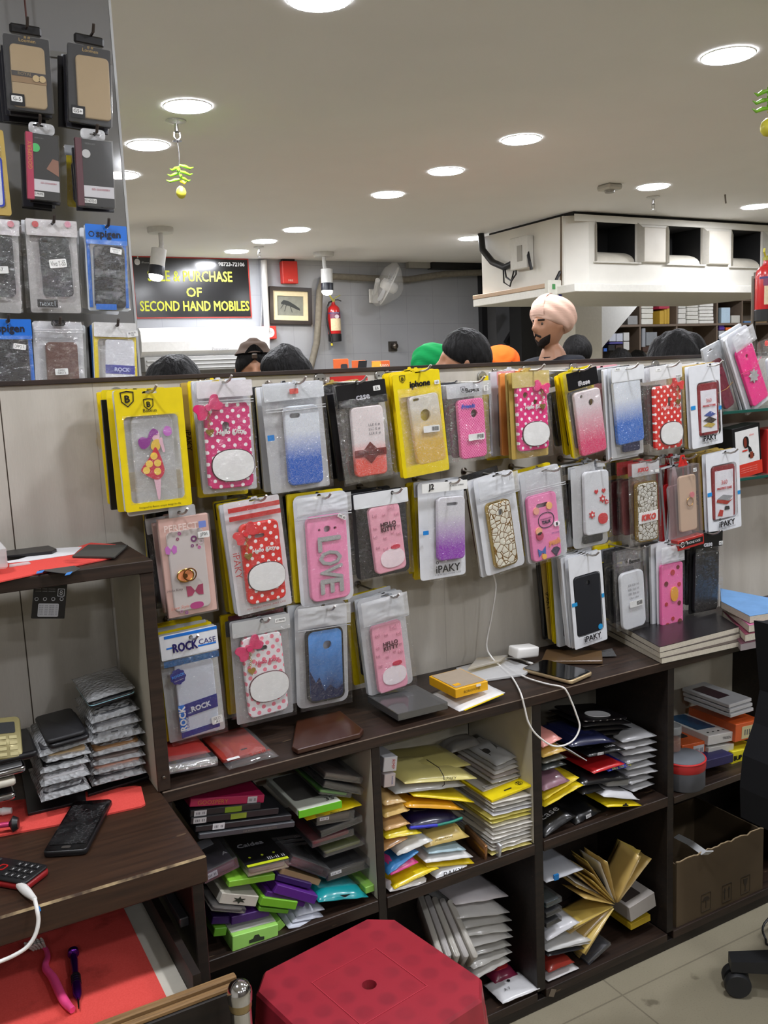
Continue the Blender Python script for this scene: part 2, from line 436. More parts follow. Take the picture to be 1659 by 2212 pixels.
for i in range(5):
    a, b = XD[i][1]+.0005, XD[i+1][0]-.0005
    cbox('back_panel', (a, 1.752, .412), (b, 1.7645, .733), M_CREAM if i != 2 else plain((120, 114, 102), .6)); cbox('lower_back', (a, 1.752, .047), (b, 1.7645, .411), M_DARK2)
    cbox('shelf_board', (a, 1.5, .386 if i < 4 else .37), (b, 1.751, .411 if i < 3 else .404), M_DARK)
    cbox('bottom_board', (a, 1.5, .026), (b, 1.751, .047), M_DARK)
cbox('plinth', (.3575, 1.504, 0), (2.47, 1.52, .0255), M_DARK2)
wt = MB().box((.3575, 1.497, .734), (2.9, 1.7645, .756), bev=.0016).build('worktop', [M_DARK, plain((92, 76, 60), .7)])
for p in wt.data.polygons:
    if p.normal.y < -.3 and p.normal.z > .3: p.material_index = 1
tag(wt, 'long dark brown worktop board over the cubbies with a worn front edge', 'worktop')

def worn_edge():
    t = NT('worn_edge'); n = t.noise(22, 6, sx=(1, 1, 1)); t.bsdf(t.mix(t.ramp(n, .38, .58), C4((62, 44, 30)), C4((172, 150, 112))), .8, bump=n, bstr=.4); return t.m
desk = thing('repair_desk', 'worn dark brown repair desk with its drawer pulled open', 'desk', Vector((-.3, 1.5, 0)))
O = Vector((-.3, 1.5, 0))
def dbox(name, a, b, mats, parent=desk, bev=.0015, **k): return MB().box(Vector(a)-O, Vector(b)-O, bev=bev).build(name, mats, parent, **k)
dt = dbox('desk_top', (-1.4, 1.25, .712), (.3565, 1.7645, .756), [wood((44, 29, 20), (66, 44, 30), .4, nm='desk_wood'), worn_edge()], bev=.003)
for p in dt.data.polygons:
    if p.normal.y < -.3 and p.normal.z > .3: p.material_index = 1
dbox('side_panel', (.333, 1.262, 0), (.3515, 1.7645, .711), M_DARK2)
dbox('drawer_rail', (.318, 1.29, .628), (.3325, 1.74, .643), plain((110, 112, 116), .35, .8))
dr = MB(); zb = .585
for a, b in (((-1.35, 1.17, zb-.012), (.312, 1.735, zb)), ((.3, 1.17, zb), (.312, 1.735, .628)), ((-1.35, 1.17, zb), (-1.338, 1.735, .628)), ((-1.338, 1.723, zb), (.3, 1.735, .628))): dr.box(Vector(a)-O, Vector(b)-O)
drawer = dr.build('drawer', M_DARK2, desk)
def felt_mat():
    t = NT('red_felt'); n = t.noise(9, 5); f = t.noise(500, 2)
    c = t.mix(f, C4((210, 70, 64)), C4((230, 92, 84)))
    c = t.mix(t.math('MULTIPLY', t.ramp(n, .6, .74), .7), c, C4((70, 20, 20)))
    t.bsdf(c, .9, spec=.1, bump=f, bstr=.3, bdist=.001); return t.m
M_FELT = felt_mat()
MB().box(Vector((-1.337, 1.171, zb+.0005))-O, Vector((.2995, 1.722, zb+.002))-O).build('paper_lining', plain((205, 200, 186), .8), drawer)
MB().box(Vector((-1.337, 1.171, zb+.0025))-O, Vector((.268, 1.722, zb+.004))-O).build('felt_lining', M_FELT, drawer)
def edgewood():
    t = NT('raw_plank_edge'); n = t.noise(8, 6, sx=(2, 60, 8))
    t.bsdf(t.mix(n, C4((70, 50, 30)), C4((170, 132, 84))), .7, bump=n, bstr=.4); return t.m
MB().box(Vector((-1.4, 1.145, .42))-O, Vector((.366, 1.169, .6)) - O, bev=.002).build('drawer_front', M_DARK2, drawer)
MB().box(Vector((-1.4, 1.146, .6))-O, Vector((.366, 1.156, .608))-O, bev=.002).box(Vector((-1.4, 1.157, .6))-O, Vector((.36, 1.169, .613))-O, bev=.002).build('plank_edge', edgewood(), drawer)

hut = thing('desk_shelf', 'dark brown open shelf with a pale side panel standing on the desk', 'shelf', Vector((-.3, 1.63, .756)))
O2 = Vector((-.3, 1.63, .756))
def hbox(name, a, b, mats): return MB().box(Vector(a)-O2, Vector(b)-O2, bev=.0012).build(name, mats, hut)
hbox('top_board', (-1.4, 1.498, 1.145), (.3745, 1.722, 1.166), M_DARK)
o = hbox('side_panel', (.351, 1.5, .7565), (.374, 1.722, 1.1445), [M_DARK, plain((170, 164, 146), .6, var=.1, vs=14)])
for p in o.data.polygons: p.material_index = 1 if p.normal.x < -.9 else 0
MB().lathe([(.0035, -.001), (.0035, .0012), (.0015, .002)], 12, M=Matrix.Translation(Vector((.3625, 1.4985, .782))-O2) @ Matrix.Rotation(PI/2, 4, 'X')).build('screw', M_STEEL, hut)
# ---------------------------------------------------------------- things on the far wall and ceiling
YB = 8.345
def pb(x, y, Y=YB): return aty(x, y, Y)
def flatbox(parent, name, pts, Y, thick, mt, bev=0): # solid lying on the plane y=Y in front of it
    P = [aty(x, y, Y) for x, y in pts]
    o = parent.matrix_world.translation if parent else Vector()
    return MB().slab([[(p.x-o.x, p.z-o.z) for p in P][::-1]], Y-thick-o.y, Y-o.y).build(name, mt, parent)

# sale sign
c = pb(418, 622)
sg = thing('wall_sign', 'black glossy banner with large yellow lettering about second hand mobiles', 'sign', c)
W = (pb(541, 640)-pb(290, 640)).x; Hh = (pb(418, 558)-pb(418, 689)).z
MB().slab([rrect(W, Hh, .005, 2)], -.006, 0).build('banner', plain((16, 16, 17), .22, coat=.4), sg)
MB().slab([rrect(W, Hh, .004, 2), rrect(W-.02, Hh-.02, .004, 2)], -.0075, -.0055).build('border', plain((170, 50, 40), .5), sg)
YEL = plain((214, 220, 60), .45)
text(sg, 'SALE & PURCHASE', YEL, -.02, Hh*.19, -.0085, w=W*.72, h=Hh*.17, bold=.0022)
text(sg, 'OF', YEL, 0, -.04, -.0085, h=Hh*.15, bold=.0022)
text(sg, 'SECOND HAND MOBILES', YEL, .01, -Hh*.3, -.0085, w=W*.94, h=Hh*.16, bold=.0022)
text(sg, '98723-72106', plain((196, 196, 196), .5), W*.345, Hh*.4, -.0085, w=W*.23, bold=.002)
ap = MB().slab([circ(.028, 16, -W*.455, Hh*.405, .9, 1)], -.0085, -.0075).slab([circ(.012, 8, -W*.448, Hh*.485, .5, 1)], -.0085, -.0075)
ap.build('fruit_logo', plain((190, 190, 190), .5), sg)
text(sg, 'iPhone', plain((150, 150, 150), .5), -W*.39, Hh*.4, -.0085, w=W*.06, name='logo_lettering')
flat(sg, 'logo_plate', [rrect(.11, .05, .004, 2, -W*.285, Hh*.39)], plain((225, 225, 228), .4), -.0085)
flat(sg, 'logo_ellipse', [circ(.018, 16, -W*.285, Hh*.39, 2, .8)], plain((40, 70, 140), .4), -.0092)

# framed picture
c = pb(626, 661)
fr = thing('framed_picture', 'dark wooden picture frame with cream mount and dark animal sketch', 'picture', Matrix.Translation(c) @ Matrix.Rotation(.035, 4, 'Y'))
W = (pb(671, 661)-pb(580, 661)).x; Hh = (pb(626, 622)-pb(626, 702)).z
MB().slab([rrect(W, Hh, .004, 2), rrect(W*.83, Hh*.79, .004, 2)], -.035, 0).build('frame', plain((40, 30, 26), .35), fr)
MB().slab([rrect(W*.83, Hh*.79, .004, 2), rrect(W*.62, Hh*.53, .002, 2)], -.02, -.004).build('mount', plain((222, 208, 170), .8), fr)
flat(fr, 'sketch', [rrect(W*.63, Hh*.54, .002, 2)], plain((130, 132, 122), .6, var=.15, vs=20), -.008)
mb = MB().slab([[(x*W*.3, z*Hh*.25) for x, z in ((-.7, .35), (-.5, .62), (-.1, .5), (.4, .1), (.75, -.25), (.8, -.5), (.5, -.35), (0, -.05), (-.45, .12), (-.7, .15))][::-1]], -.0095, -.0085)
for a, b in (((-.3, .1), (-.45, -.6)), ((0, 0), (.15, -.7)), ((-.5, .2), (-.75, -.3))): mb.tube([(a[0]*W*.3, -.009, a[1]*Hh*.25), (b[0]*W*.3, -.009, b[1]*Hh*.25)], .003, 4)
mb.build('dark_figure', plain((40, 46, 46), .6), fr)

# red alarm sounder and call point
c = pb(621, 590); ab = thing('alarm_sounder', 'red square alarm sounder box high on the tiled wall', 'alarm', c)
W = (pb(637, 590)-pb(604, 590)).x; Hh = (pb(621, 566)-pb(621, 614)).z
MB().box((-W/2, -.07, -Hh/2), (W/2, 0, Hh/2), bev=.006).build('housing', plain((196, 44, 34), .45), ab)
text(ab, 'FIRE', plain((225, 190, 180), .5), 0, -Hh*.36, -.0705, w=W*.3)
MB().box((-W*.4, -.05, Hh/2+.002), (W*.4, 0, Hh/2+.05), bev=.004).build('cable_box', M_BLACK, ab)
c = pb(579, 719); cp_ = thing('wall_switch_call_point', 'small red square call point with a white disc beside the air conditioner', 'alarm button', c)
W = (pb(594, 719)-pb(565, 719)).x
MB().box((-W/2, -.05, -W*.45), (W/2, 0, W*.45), bev=.006).build('housing', plain((208, 52, 42), .45), cp_)
flat(cp_, 'push_disc', [circ(W*.33, 20)], plain((220, 216, 214), .5), -.052, .002)
text(cp_, '*O*', plain((60, 40, 40), .5), 0, 0, -.0526, w=W*.36)

# fire extinguishers
def extinguisher(c, s, label, hs=1):
    t = thing('fire_extinguisher', label, 'fire extinguisher', c)
    red = plain((176, 28, 30), .28, coat=.5)
    MB().lathe([(.03*s, .115*s+.33*s), (.02*s, .47*s), (.02*s, .485*s)], 20, cap0=False).lathe([(.078*s, .09*s), (.08*s, .1*s), (.08*s, .36*s), (.072*s, .405*s), (.05*s, .432*s), (.02*s, .45*s)], 28, cap0=False).build('cylinder', red, t, smooth=50)
    MB().lathe([(.07*s, 0), (.082*s, .006*s), (.083*s, .09*s), (.078*s, .096*s)], 28).build('base_skirt', M_BLACK, t, smooth=40)
    def wrap(name, z0, z1, a0, a1, mt, r=.0815):
        MB().grid(10, 2, lambda u, v: (r*s*math.sin(a0+(a1-a0)*u), -r*s*math.cos(a0+(a1-a0)*u), (z0+(z1-z0)*v)*s)).build(name, mt, t, smooth=180)
    wrap('label_band', .335, .352, -1.5, 1.5, plain((70, 60, 110), .4)); wrap('label_top', .28, .334, -1.1, 1.1, plain((120, 60, 90), .4)); wrap('label_sheet', .13, .278, -1.0, 1.0, plain((214, 196, 160), .5, var=.12, vs=60))
    flat(t, 'label_oval', [circ(.03*s, 18, 0, .3*s, 1, .8)], plain((200, 190, 200), .5), -.0835*s)
    text(t, 'POWDER', plain((225, 225, 235), .4), 0, .343*s, -.0825*s, w=.06*s)
    MB().box((-.018*s, -.018*s, .48*s), (.018*s, .018*s, .51*s), bev=.003*s).tube([(0, 0, .51*s), (.05*s, -.02*s, .545*s), (.09*s, -.02*s, .56*s)], .006*s, 6).build('valve', plain((150, 148, 60), .4), t)
    MB().tube([(0, 0, .5*s), (-.05*s, -.02*s, .55*s), (-.045*s, -.02*s, .575*s)], .008*s, 6).build('grip', plain((196, 186, 50), .4), t)
    MB().tube([(.01*s, 0, .505*s), (.06*s, -.02*s, .505*s), (.1*s, -.02*s, .49*s)], .006*s, 6).build('lever', M_BLACK, t)
    MB().tube([(hs*a_*s, b_*s, c_*s) for a_, b_, c_ in ((-.01, 0, .49), (-.07, -.03, .475), (-.105, -.03, .4), (-.112, -.03, .28), (-.095, -.03, .15), (-.07, -.04, .05), (-.068, -.04, -.02))], .011*s, 8).build('hose', M_BLACK, t, smooth=60)
    MB().tube([(-.068*s*hs, -.04*s, -.02*s), (-.066*s*hs, -.04*s, -.05*s)], [.011*s, .014*s], 8).build('nozzle', plain((206, 190, 40), .4), t)
    MB().box((-.02*s, .079*s, .35*s), (.02*s, .1*s, .4*s)).build('wall_bracket', M_STEEL, t)
    return t
b = pb(724, 738, 8.24)
extinguisher(b, (pb(724, 640, 8.24).z-b.z)/.55, 'red fire extinguisher hanging on the tiled back wall beside the picture frame')
b = atd(1652, 694, 4.6)
extinguisher(b, .62, 'red fire extinguisher cut off by the right picture edge near the air duct', -1)
bx0 = b.x+.1
struct('pillar_3', MB().box((b.x-.12, b.y+.065, 0), (b.x+.45, b.y+.3, 0.9)), plain((206, 200, 184), .6))
MB_ = MB().tube([(b.x, b.y+.07, .9), (b.x, b.y+.07, b.z+.23)], .012, 8); rod = MB_.build('extinguisher_post', M_STEEL); tag(rod, 'thin steel post carrying the fire extinguisher at the right edge', 'post')

# wall fan in a plastic bag
c = pb(835, 615, 8.1)
fan = thing('oscillating_fan', 'white wall fan wrapped in clear plastic on the tiled wall', 'fan', c)
R_ = Matrix.Rotation(1.2, 4, 'Z') @ Matrix.Rotation(.5, 4, 'X')
Wf = plain((214, 214, 212), .4)
mb = MB()
for r in (.08, .13, .175, .2): mb.tube([R_ @ Vector((r*math.cos(a*PI/12), -.03, r*math.sin(a*PI/12))) for a in range(25)], .003 if r < .2 else .006, 5)
for a in range(16): mb.tube([R_ @ Vector((.02*math.cos(a*PI/8), -.05, .02*math.sin(a*PI/8))), R_ @ Vector((.2*math.cos(a*PI/8), -.025, .2*math.sin(a*PI/8)))], .002, 4)
mb.build('guard', Wf, fan)
for k in range(3):
    a = k*2*PI/3+.5
    MB().grid(4, 6, lambda u, v: R_ @ Vector(((.03+.15*v)*math.cos(a+(u-.5)*(.5+.6*v)), .03*(u-.5), (.03+.15*v)*math.sin(a+(u-.5)*(.5+.6*v))))).build('blade', plain((196, 200, 206), .35), fan, smooth=180)
MB().lathe([(.02, -.06), (.05, -.05), (.06, .02), (.05, .1), (.02, .12)], 16, M=R_ @ Matrix.Rotation(PI/2, 4, 'X')).build('motor', Wf, fan, smooth=50)
MB().tube([R_ @ Vector((0, .1, 0)), Vector((-.03, .17, -.03)), Vector((-.03, .23, -.07))], .025, 8).box((-.08, .215, -.16), (.02, .24, -.02), bev=.006).build('wall_arm', Wf, fan)
MB().lathe([(.005, -.1), (.14, -.09), (.225, -.04), (.235, .0), (.2, .06), (.11, .13), (.04, .17)], 22, M=R_ @ Matrix.Rotation(PI/2, 4, 'X'), cap0=False, cap1=False).build('plastic_bag', film(.22, ws=30, bs=.8), fan, smooth=180)

# conduits and pipe
def pipe(name, pts, r, mt, label, cat='pipe', n=8):
    o = MB().tube(pts, r, n).build(name, mt, smooth=60); return tag(o, label, cat)
pipe('lagged_pipe', [pb(1055, 588, 8.2), pb(960, 592, 8.26), pb(880, 604, 8.27), pb(800, 601, 8.27), pb(720, 597, 8.27), pb(697, 605, 8.27), pb(690, 630, 8.27), pb(688, 680, 8.27), pb(684, 740, 8.27), pb(672, 790, 8.27), pb(665, 815, 8.27)], .033, plain((118, 112, 100), .8, var=.2, vs=30), 'brown taped pipe running along the tiled wall and down by the extinguisher', n=10)
pipe('wall_conduit', [pb(570, 562, 8.31), pb(577, 715, 8.31)], .03, plain((206, 205, 202), .5), 'wide white conduit running down the wall beside the sale sign')
pipe('wall_cable', [pb(563, 562, 8.33), pb(567, 640, 8.33), pb(563, 720, 8.33)], .008, plain((150, 150, 150), .5), 'thin grey cable beside the wide white conduit')
tp = thing('wall_tap', 'small square tap fitting low on the grey tiles', 'tap', pb(848, 748))
MB().box((-.05, -.01, -.05), (.05, 0, .05)).build('plate', plain((52, 48, 42), .6), tp)
MB().lathe([(.03, 0), (.03, .07), (.012, .08)], 12, M=Matrix.Rotation(PI/2, 4, 'X')).build('knob', M_STEEL, tp)
# split air conditioner
a0, a1 = aty(290, 712, 8.345), aty(563, 712, 8.345); zt = pb(420, 709).z; z1 = pb(420, 770).z
acu = thing('split_air_conditioner', 'long white wall air conditioner under the black sale sign', 'air conditioner', Vector(((a0.x+a1.x)/2, 8.345, z1)))
hw = (a1.x-a0.x)/2+.0; hz = zt-z1
prof = [(0, 0), (-.14, 0), (-.2, hz*.18), (-.215, hz*.5), (-.2, hz*.85), (-.15, hz), (0, hz)]
MB().rings([[(-hw, y, z) for y, z in prof], [(hw, y, z) for y, z in prof]]).build('casing', plain((232, 232, 230), .3, coat=.3), acu)
MB().box((-hw+.02, -.19, -.13), (hw-.02, -.0, -.002), bev=.004).build('outlet', plain((150, 150, 148), .5), acu)
for k in range(3): MB().box((-hw+.04, -.2, -.11+.035*k), (hw-.04, -.185, -.1+.035*k)).build('louver', plain((186, 186, 184), .4), acu)
text(acu, 'Panasonic', plain((160, 160, 165), .4), .12, hz*.22, -.2065, w=.16)

# track spots
def spot(px, py, ey, lean, label, emit_dir, tilt=.5):
    p = atz(px, py, H); t = thing('ceiling_spotlight', label, 'spotlight', p)
    L = p.z-aty(px, ey, p.y).z
    MB().lathe([(.09, -.04), (.095, -.03), (.095, 0)], 24).build('canopy', Wf, t, smooth=40)
    MB().tube([(0, 0, -.04), (0, 0, -.12), (lean*.03, 0, -.17)], .018, 8).build('arm', Wf, t)
    hm = Matrix.Translation((lean*.05, -.02, -.15)) @ Matrix.Rotation(tilt*lean, 4, 'Y')
    MB().lathe([(.04, 0), (.055, -.005), (.055, -.13)], 20, M=hm).build('head', Wf, t, smooth=40)
    MB().lathe([(.056, -.13), (.058, -.135), (.058, -.2), (.05, -.2)], 20, cap1=False, M=hm).build('collar', plain((24, 28, 40), .4), t, smooth=40)
    MB().lathe([(.05, -.198), (.05, -.215), (.035, -.235), (.002, -.24)], 20, M=hm, cap0=False).build('bulb', emit((255, 240, 215), 34), t, smooth=60)
spot(346, 492, 600, -.5, 'white ceiling spotlight in front of the black sale sign', 0, -.4)
spot(699, 545, 615, .25, 'white ceiling spotlight above the fire extinguisher', 0, .1)
# sprinklers, detectors and lucky charms
def sprinkler(px, py, label):
    t = thing('sprinkler_head', label, 'sprinkler', atz(px, py, H))
    MB().lathe([(.045, -.001), (.045, -.006), (.02, -.014), (.012, -.016)], 20).build('escutcheon', Wf, t, smooth=40)
    MB().lathe([(.009, -.016), (.009, -.045), (.014, -.05), (.006, -.055)], 12).tube([(.012, 0, -.05), (.014, 0, -.07), (0, 0, -.085)], .0025, 5).tube([(-.012, 0, -.05), (-.014, 0, -.07), (0, 0, -.085)], .0025, 5).lathe([(.02, -.085), (.02, -.088)], 14).build('nozzle', M_CHROME, t, smooth=40)
    return t
sprinkler(380, 260, 'chrome ceiling sprinkler with the lemon and chilli charm tied to it')
sprinkler(1411, 425, 'small ceiling sprinkler in front of the air conditioning box')
sprinkler(559, 533, 'tiny ceiling sprinkler between the two farthest downlights')
dt_ = thing('smoke_detector', 'small square detector on the ceiling above the turbaned man', 'smoke detector', atz(1317, 399, H))
MB().box((-.06, -.06, -.035), (.06, .06, 0), bev=.01).build('housing', plain((190, 188, 180), .5), dt_)
MB().lathe([(.03, -.05), (.035, -.0355)], 14).build('sensor', plain((150, 148, 142), .5), dt_)
hk = MB().tube([atz(1566, 420, H)+Vector((0, 0, 0)), atz(1566, 420, H)+Vector((.01, 0, -.06))], .006, 6).build('ceiling_hook', M_STEEL); tag(hk, 'short bare bolt sticking out of the ceiling', 'bolt')
def charm(p, label, L, s=1.0):
    t = thing('hanging_chilli_charm', label, 'charm', p)
    MB().tube([(0, 0, 0), (.003*s, 0, -L*.5), (0, 0, -L)], .0016, 5).build('string', M_BLACK, t)
    z = -L
    for k in range(9):
        a = k*2.2; d = Vector((math.cos(a), math.sin(a)*.4, -.15)); q = Vector((0, 0, z-.0075*k*s))
        MB().tube([q, q+d*.022*s, q+d*.042*s+Vector((0, 0, -.004*s)), q+d*.056*s+Vector((0, 0, .004*s))], [.004*s, .006*s, .0045*s, .001*s], 7).build('chilli', plain((120, 180, 40), .35) if k < 8 else plain((210, 200, 50), .35), t, smooth=60)
    MB().lathe([(.002*s, z-.125*s), (.011*s, z-.121*s), (.0185*s, z-.11*s), (.0195*s, z-.1*s), (.015*s, z-.086*s), (.005*s, z-.078*s)], 16).build('lemon', plain((206, 196, 60), .45, var=.1), t, smooth=60)
p = atz(380, 260, H)+Vector((0, 0, -.088)); charm(p, 'lemon and green chillies hanging from the nearest ceiling sprinkler', .1, 1.15)
p = atd(1660, 175, 2.9); o_ = p.copy(); charm(p+Vector((0, 0, 0)), 'lemon and green chillies hanging at the upper right picture edge', .02, 1.2)
cr = MB().tube([(o_.x, o_.y, H), o_], .0016, 5).build('charm_cord', M_BLACK); tag(cr, 'dark cord hanging from the ceiling with a chilli charm', 'cord')

# ---------------------------------------------------------------- ducted air conditioning box
def aface(pts, Y=5.38): return [(p.x, p.z) for p in (aty(x, y, Y) for x, y in pts)]
ac = thing('air_conditioning_duct', 'large white boxed ceiling air duct with three dark square outlets', 'air duct', Vector((4.66, 5.38, 2.1)))
o3 = Vector((4.66, 5.38, 2.1)); XE = 7.2
AW = plain((222, 219, 210), .5, var=.05, vs=6)
holes = []
for q in (((1287, 476), (1376, 477), (1375, 538), (1288, 535)), ((1443, 485), (1518, 492), (1517, 545), (1443, 541)), ((1580, 495), (1648, 500), (1646, 552), (1580, 548))):
    P = aface(q); x0 = (P[0][0]+P[3][0])/2; x1 = (P[1][0]+P[2][0])/2; z1_ = (P[0][1]+P[1][1])/2; z0_ = (P[2][1]+P[3][1])/2-.1
    holes.append((x0-o3.x, x1-o3.x, z0_-o3.z, z1_-o3.z))
hl = [[(a, c_), (b, c_), (b, d), (a, d)] for a, b, c_, d in holes]
top = 2.575-o3.z
MB().slab([[(.14, -.035), (XE-o3.x, -.035), (XE-o3.x, top), (.14, top)]]+hl, 0, .02).build('front_panel', AW, ac)
MB().slab([[(0, -.035), (1.06, -.035), (1.06, top), (0, top)]], 0, .02, M=Matrix.Translation((0, .1, 0)) @ Matrix.Rotation(PI/2, 4, 'Z')).build('side_panel', AW, ac)
MB().add([(.14, 0, -.035), (0, .1, -.035), (0, .1, top), (.14, 0, top)], [(0, 1, 2, 3)]).build('corner_panel', AW, ac)
MB().add([(-.0205, .12, -.03), (-.0205, .145, -.03), (-.0205, .13, top), (-.0205, .115, top)], [(0, 1, 2, 3)]).build('rust_seam', plain((96, 76, 54), .8, var=.3, vs=30), ac)
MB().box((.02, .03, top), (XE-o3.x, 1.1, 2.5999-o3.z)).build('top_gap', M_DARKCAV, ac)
MB().box((-.06, -.07, -.095), (XE-o3.x, 1.25, -.036), bev=.004).build('bottom_tray', plain((226, 224, 216), .5), ac)
MB().box((-.065, .2, -.034), (-.001, 1.25, -.0), bev=.004).build('ledge_strip', plain((196, 168, 140), .6), ac)
for a, b, c_, d in holes:
    du = MB(); g = .32; lip = .1
    for bx_ in (((a, .021, c_), (a+.004, g, d)), ((b-.004, .021, c_), (b, g, d)), ((a, .021, d-.004), (b, g, d))): du.box(*bx_)
    du.box((a, g, c_), (b, g+.01, d)); du.build('outlet_duct', M_DARKCAV, ac)
    MB().grid(2, 6, lambda u, v: (a+(b-a)*u, .02+.22*(1-math.cos(v*PI/2)), c_+lip*math.sin(v*PI/2))).build('scroll_lip', plain((206, 200, 186), .5, var=.12, vs=10), ac, smooth=180)
    fl = MB()
    for x0, x1, xa in ((a, a, -.03), (b, b, .03)): fl.add([(x0, -.001, c_), (x0+xa, -.045, c_-.0), (x0+xa, -.045, d-.05), (x0, -.001, d)], [(0, 1, 2, 3), (3, 2, 1, 0)])
    fl.box((a-.03, -.02, c_-.012), (b+.03, -.001, c_-.002)).build('flap', plain((206, 202, 192), .5), ac)
for a, b in ((holes[0][1]+.05, holes[1][0]-.05), (holes[1][1]+.05, holes[2][0]-.05)):
    MB().box((a, -.03, holes[0][2]+.0), (b, -.001, holes[0][3]-.04), bev=.006).build('divider_panel', plain((214, 208, 196), .5, var=.08, vs=8), ac)
MB().box((0.0, -.006, top-.05), (XE-o3.x, -.0005, top), bev=.002).build('top_rail', AW, ac)
eb = thing('control_box', 'white electrical control box with dangling wires on the duct side', 'electrical box', Vector((4.638, 5.95, 2.36)))
MB().box((-.07, -.12, -.12), (-.001, .1, .13), bev=.006).build('housing', plain((206, 204, 196), .5), eb)
MB().box((-.076, -.06, -.06), (-.0705, 0, .06)).build('meter_panel', plain((150, 146, 136), .5), eb)
MB().tube([(-.03, .55, .25), (-.05, .5, .1), (-.06, .35, -.02), (-.05, .2, -.08), (-.04, .1, -.06)], .028, 8).build('cable_sleeve', M_BLACK, eb, smooth=60)
MB().tube([(-.05, .2, -.08), (-.06, .17, -.16), (-.06, .1, -.2), (-.05, .05, -.15), (-.04, .06, -.02)], .008, 6).tube([(-.05, .22, -.06), (-.06, .2, -.2), (-.06, .12, -.24), (-.04, .08, -.1)], .007, 6).build('loose_wires', M_BLACK, eb, smooth=60)
MB().tube([(-.05, -.1, .02), (-.06, -.14, -.08), (-.05, -.15, -.14)], .014, 6).build('plug_lead', M_BLACK, eb)
ob = thing('wall_socket', 'small white socket box fixed under the corner of the air duct', 'socket', aty(1184, 625, 5.6)+Vector((0, -.06, 0)))
MB().box((-.07, -.03, -.08), (.07, .02, .06), bev=.006).build('housing', plain((214, 212, 200), .5), ob)
flat(ob, 'green_switch', [rrect(.03, .04, .003, 2, -.02, .01)], plain((70, 140, 80), .5), -.032); flat(ob, 'blue_switch', [rrect(.03, .03, .003, 2, .04, -.05)], plain((70, 80, 170), .5), -.032)
MB().tube([(.02, -.01, .06), (.05, -.02, .12), (.1, 0, .14), (.14, 0, .12)], .012, 6).build('lead', M_BLACK, ob)

# ---------------------------------------------------------------- far stock shelves with little boxes
YS = 7.9
sh = thing('stock_shelf', 'tall open stock shelf full of small boxes behind the customers', 'shelf', Vector((8.6, YS, 0)))
def sx_(px): return aty(px, 700, YS).x-8.6
def szz(py, px=1450): return aty(px, py, YS).z
sw = plain((120, 104, 90), .6); zs = [0.05, .45, .85, szz(790), szz(700), szz(645)]
XV = [1300, 1383, 1462, 1549, 1603, 1680, 1760]
for px in XV: MB().box((sx_(px)-.012, 0, 0), (sx_(px)+.012, .38, szz(645))).build('upright', sw, sh)
for z in zs: MB().box((sx_(1300)-.012, -.005, z-.025), (sx_(1760)+.012, .38, z)).build('shelf_board', sw, sh)
MB().box((sx_(1300), .37, 0), (sx_(1760), .38, szz(645))).build('back_board', plain((150, 138, 122), .7), sh)
def stock(px0, px1, py0, py1, rgb, label, grp, d=.2, dy=.006):
    p0 = aty(px0, py1, YS+dy); p1 = aty(px1, py0, YS+dy)
    zb_ = min(zs, key=lambda z: abs(z-p0.z)) if abs(min(zs, key=lambda z: abs(z-p0.z))-p0.z) < .035 else p0.z
    o = MB().box((p0.x+.002, YS+dy, zb_+.0008), (p1.x-.002, YS+dy+d, max(zb_+.02, p1.z-.001)), bev=.004).build('stock_box', plain(rgb, .6)); return tag(o, label, 'box', grp)
rows = [('white', (226, 224, 214), 1386, 1412, 4), ('cream', (220, 214, 196), 1392, 1408, 0), ('white', (232, 230, 224), 1466, 1482, 4), ('white', (230, 228, 220), 1484, 1509, 5), ('white', (236, 234, 228), 1511, 1542, 6)]
ORD = ['bottom', 'second', 'third', 'fourth', 'fifth', 'sixth', 'seventh', 'eighth', 'ninth', 'tenth', 'eleventh', 'twelfth']
for ri, (nm, rgb, x0, x1, n) in enumerate(rows):
    for k in range(n):
        y1 = 699-k*(44/max(n, 1)); stock(x0+RND.uniform(-1, .5), x1+RND.uniform(-1, .5), y1-44/n+.4, y1, rgb, '%s little box, %s from below in the %s pile on the far upper shelf' % (nm, ORD[k], ('left', '', 'narrow centre', 'centre', 'right')[ri]) if ri != 1 else '', 'white boxes on the far shelf')
for k, (x0, x1) in enumerate(((1425, 1435), (1435, 1441), (1441, 1447))): stock(x0, x1, 668-k*3+3, 699, (206, 166, 56), '%s of three upright golden boxes on the far upper shelf' % ('leftmost', 'middle one', 'rightmost')[k], 'golden boxes on the far shelf')
stock(1424, 1447, 661, 667.5, (190, 50, 80), 'crimson box on top of the golden boxes on the far shelf', None)
stock(1558, 1578, 664, 694, (190, 214, 232), 'pale blue picture box on the far shelf beside a white radio', None)
stock(1580, 1599, 681, 694, (205, 203, 194), 'white radio box on the far shelf', None)
stock(1356, 1378, 682, 699, (150, 150, 150), 'grey plastic tray leaning by the white stair soffit', None)
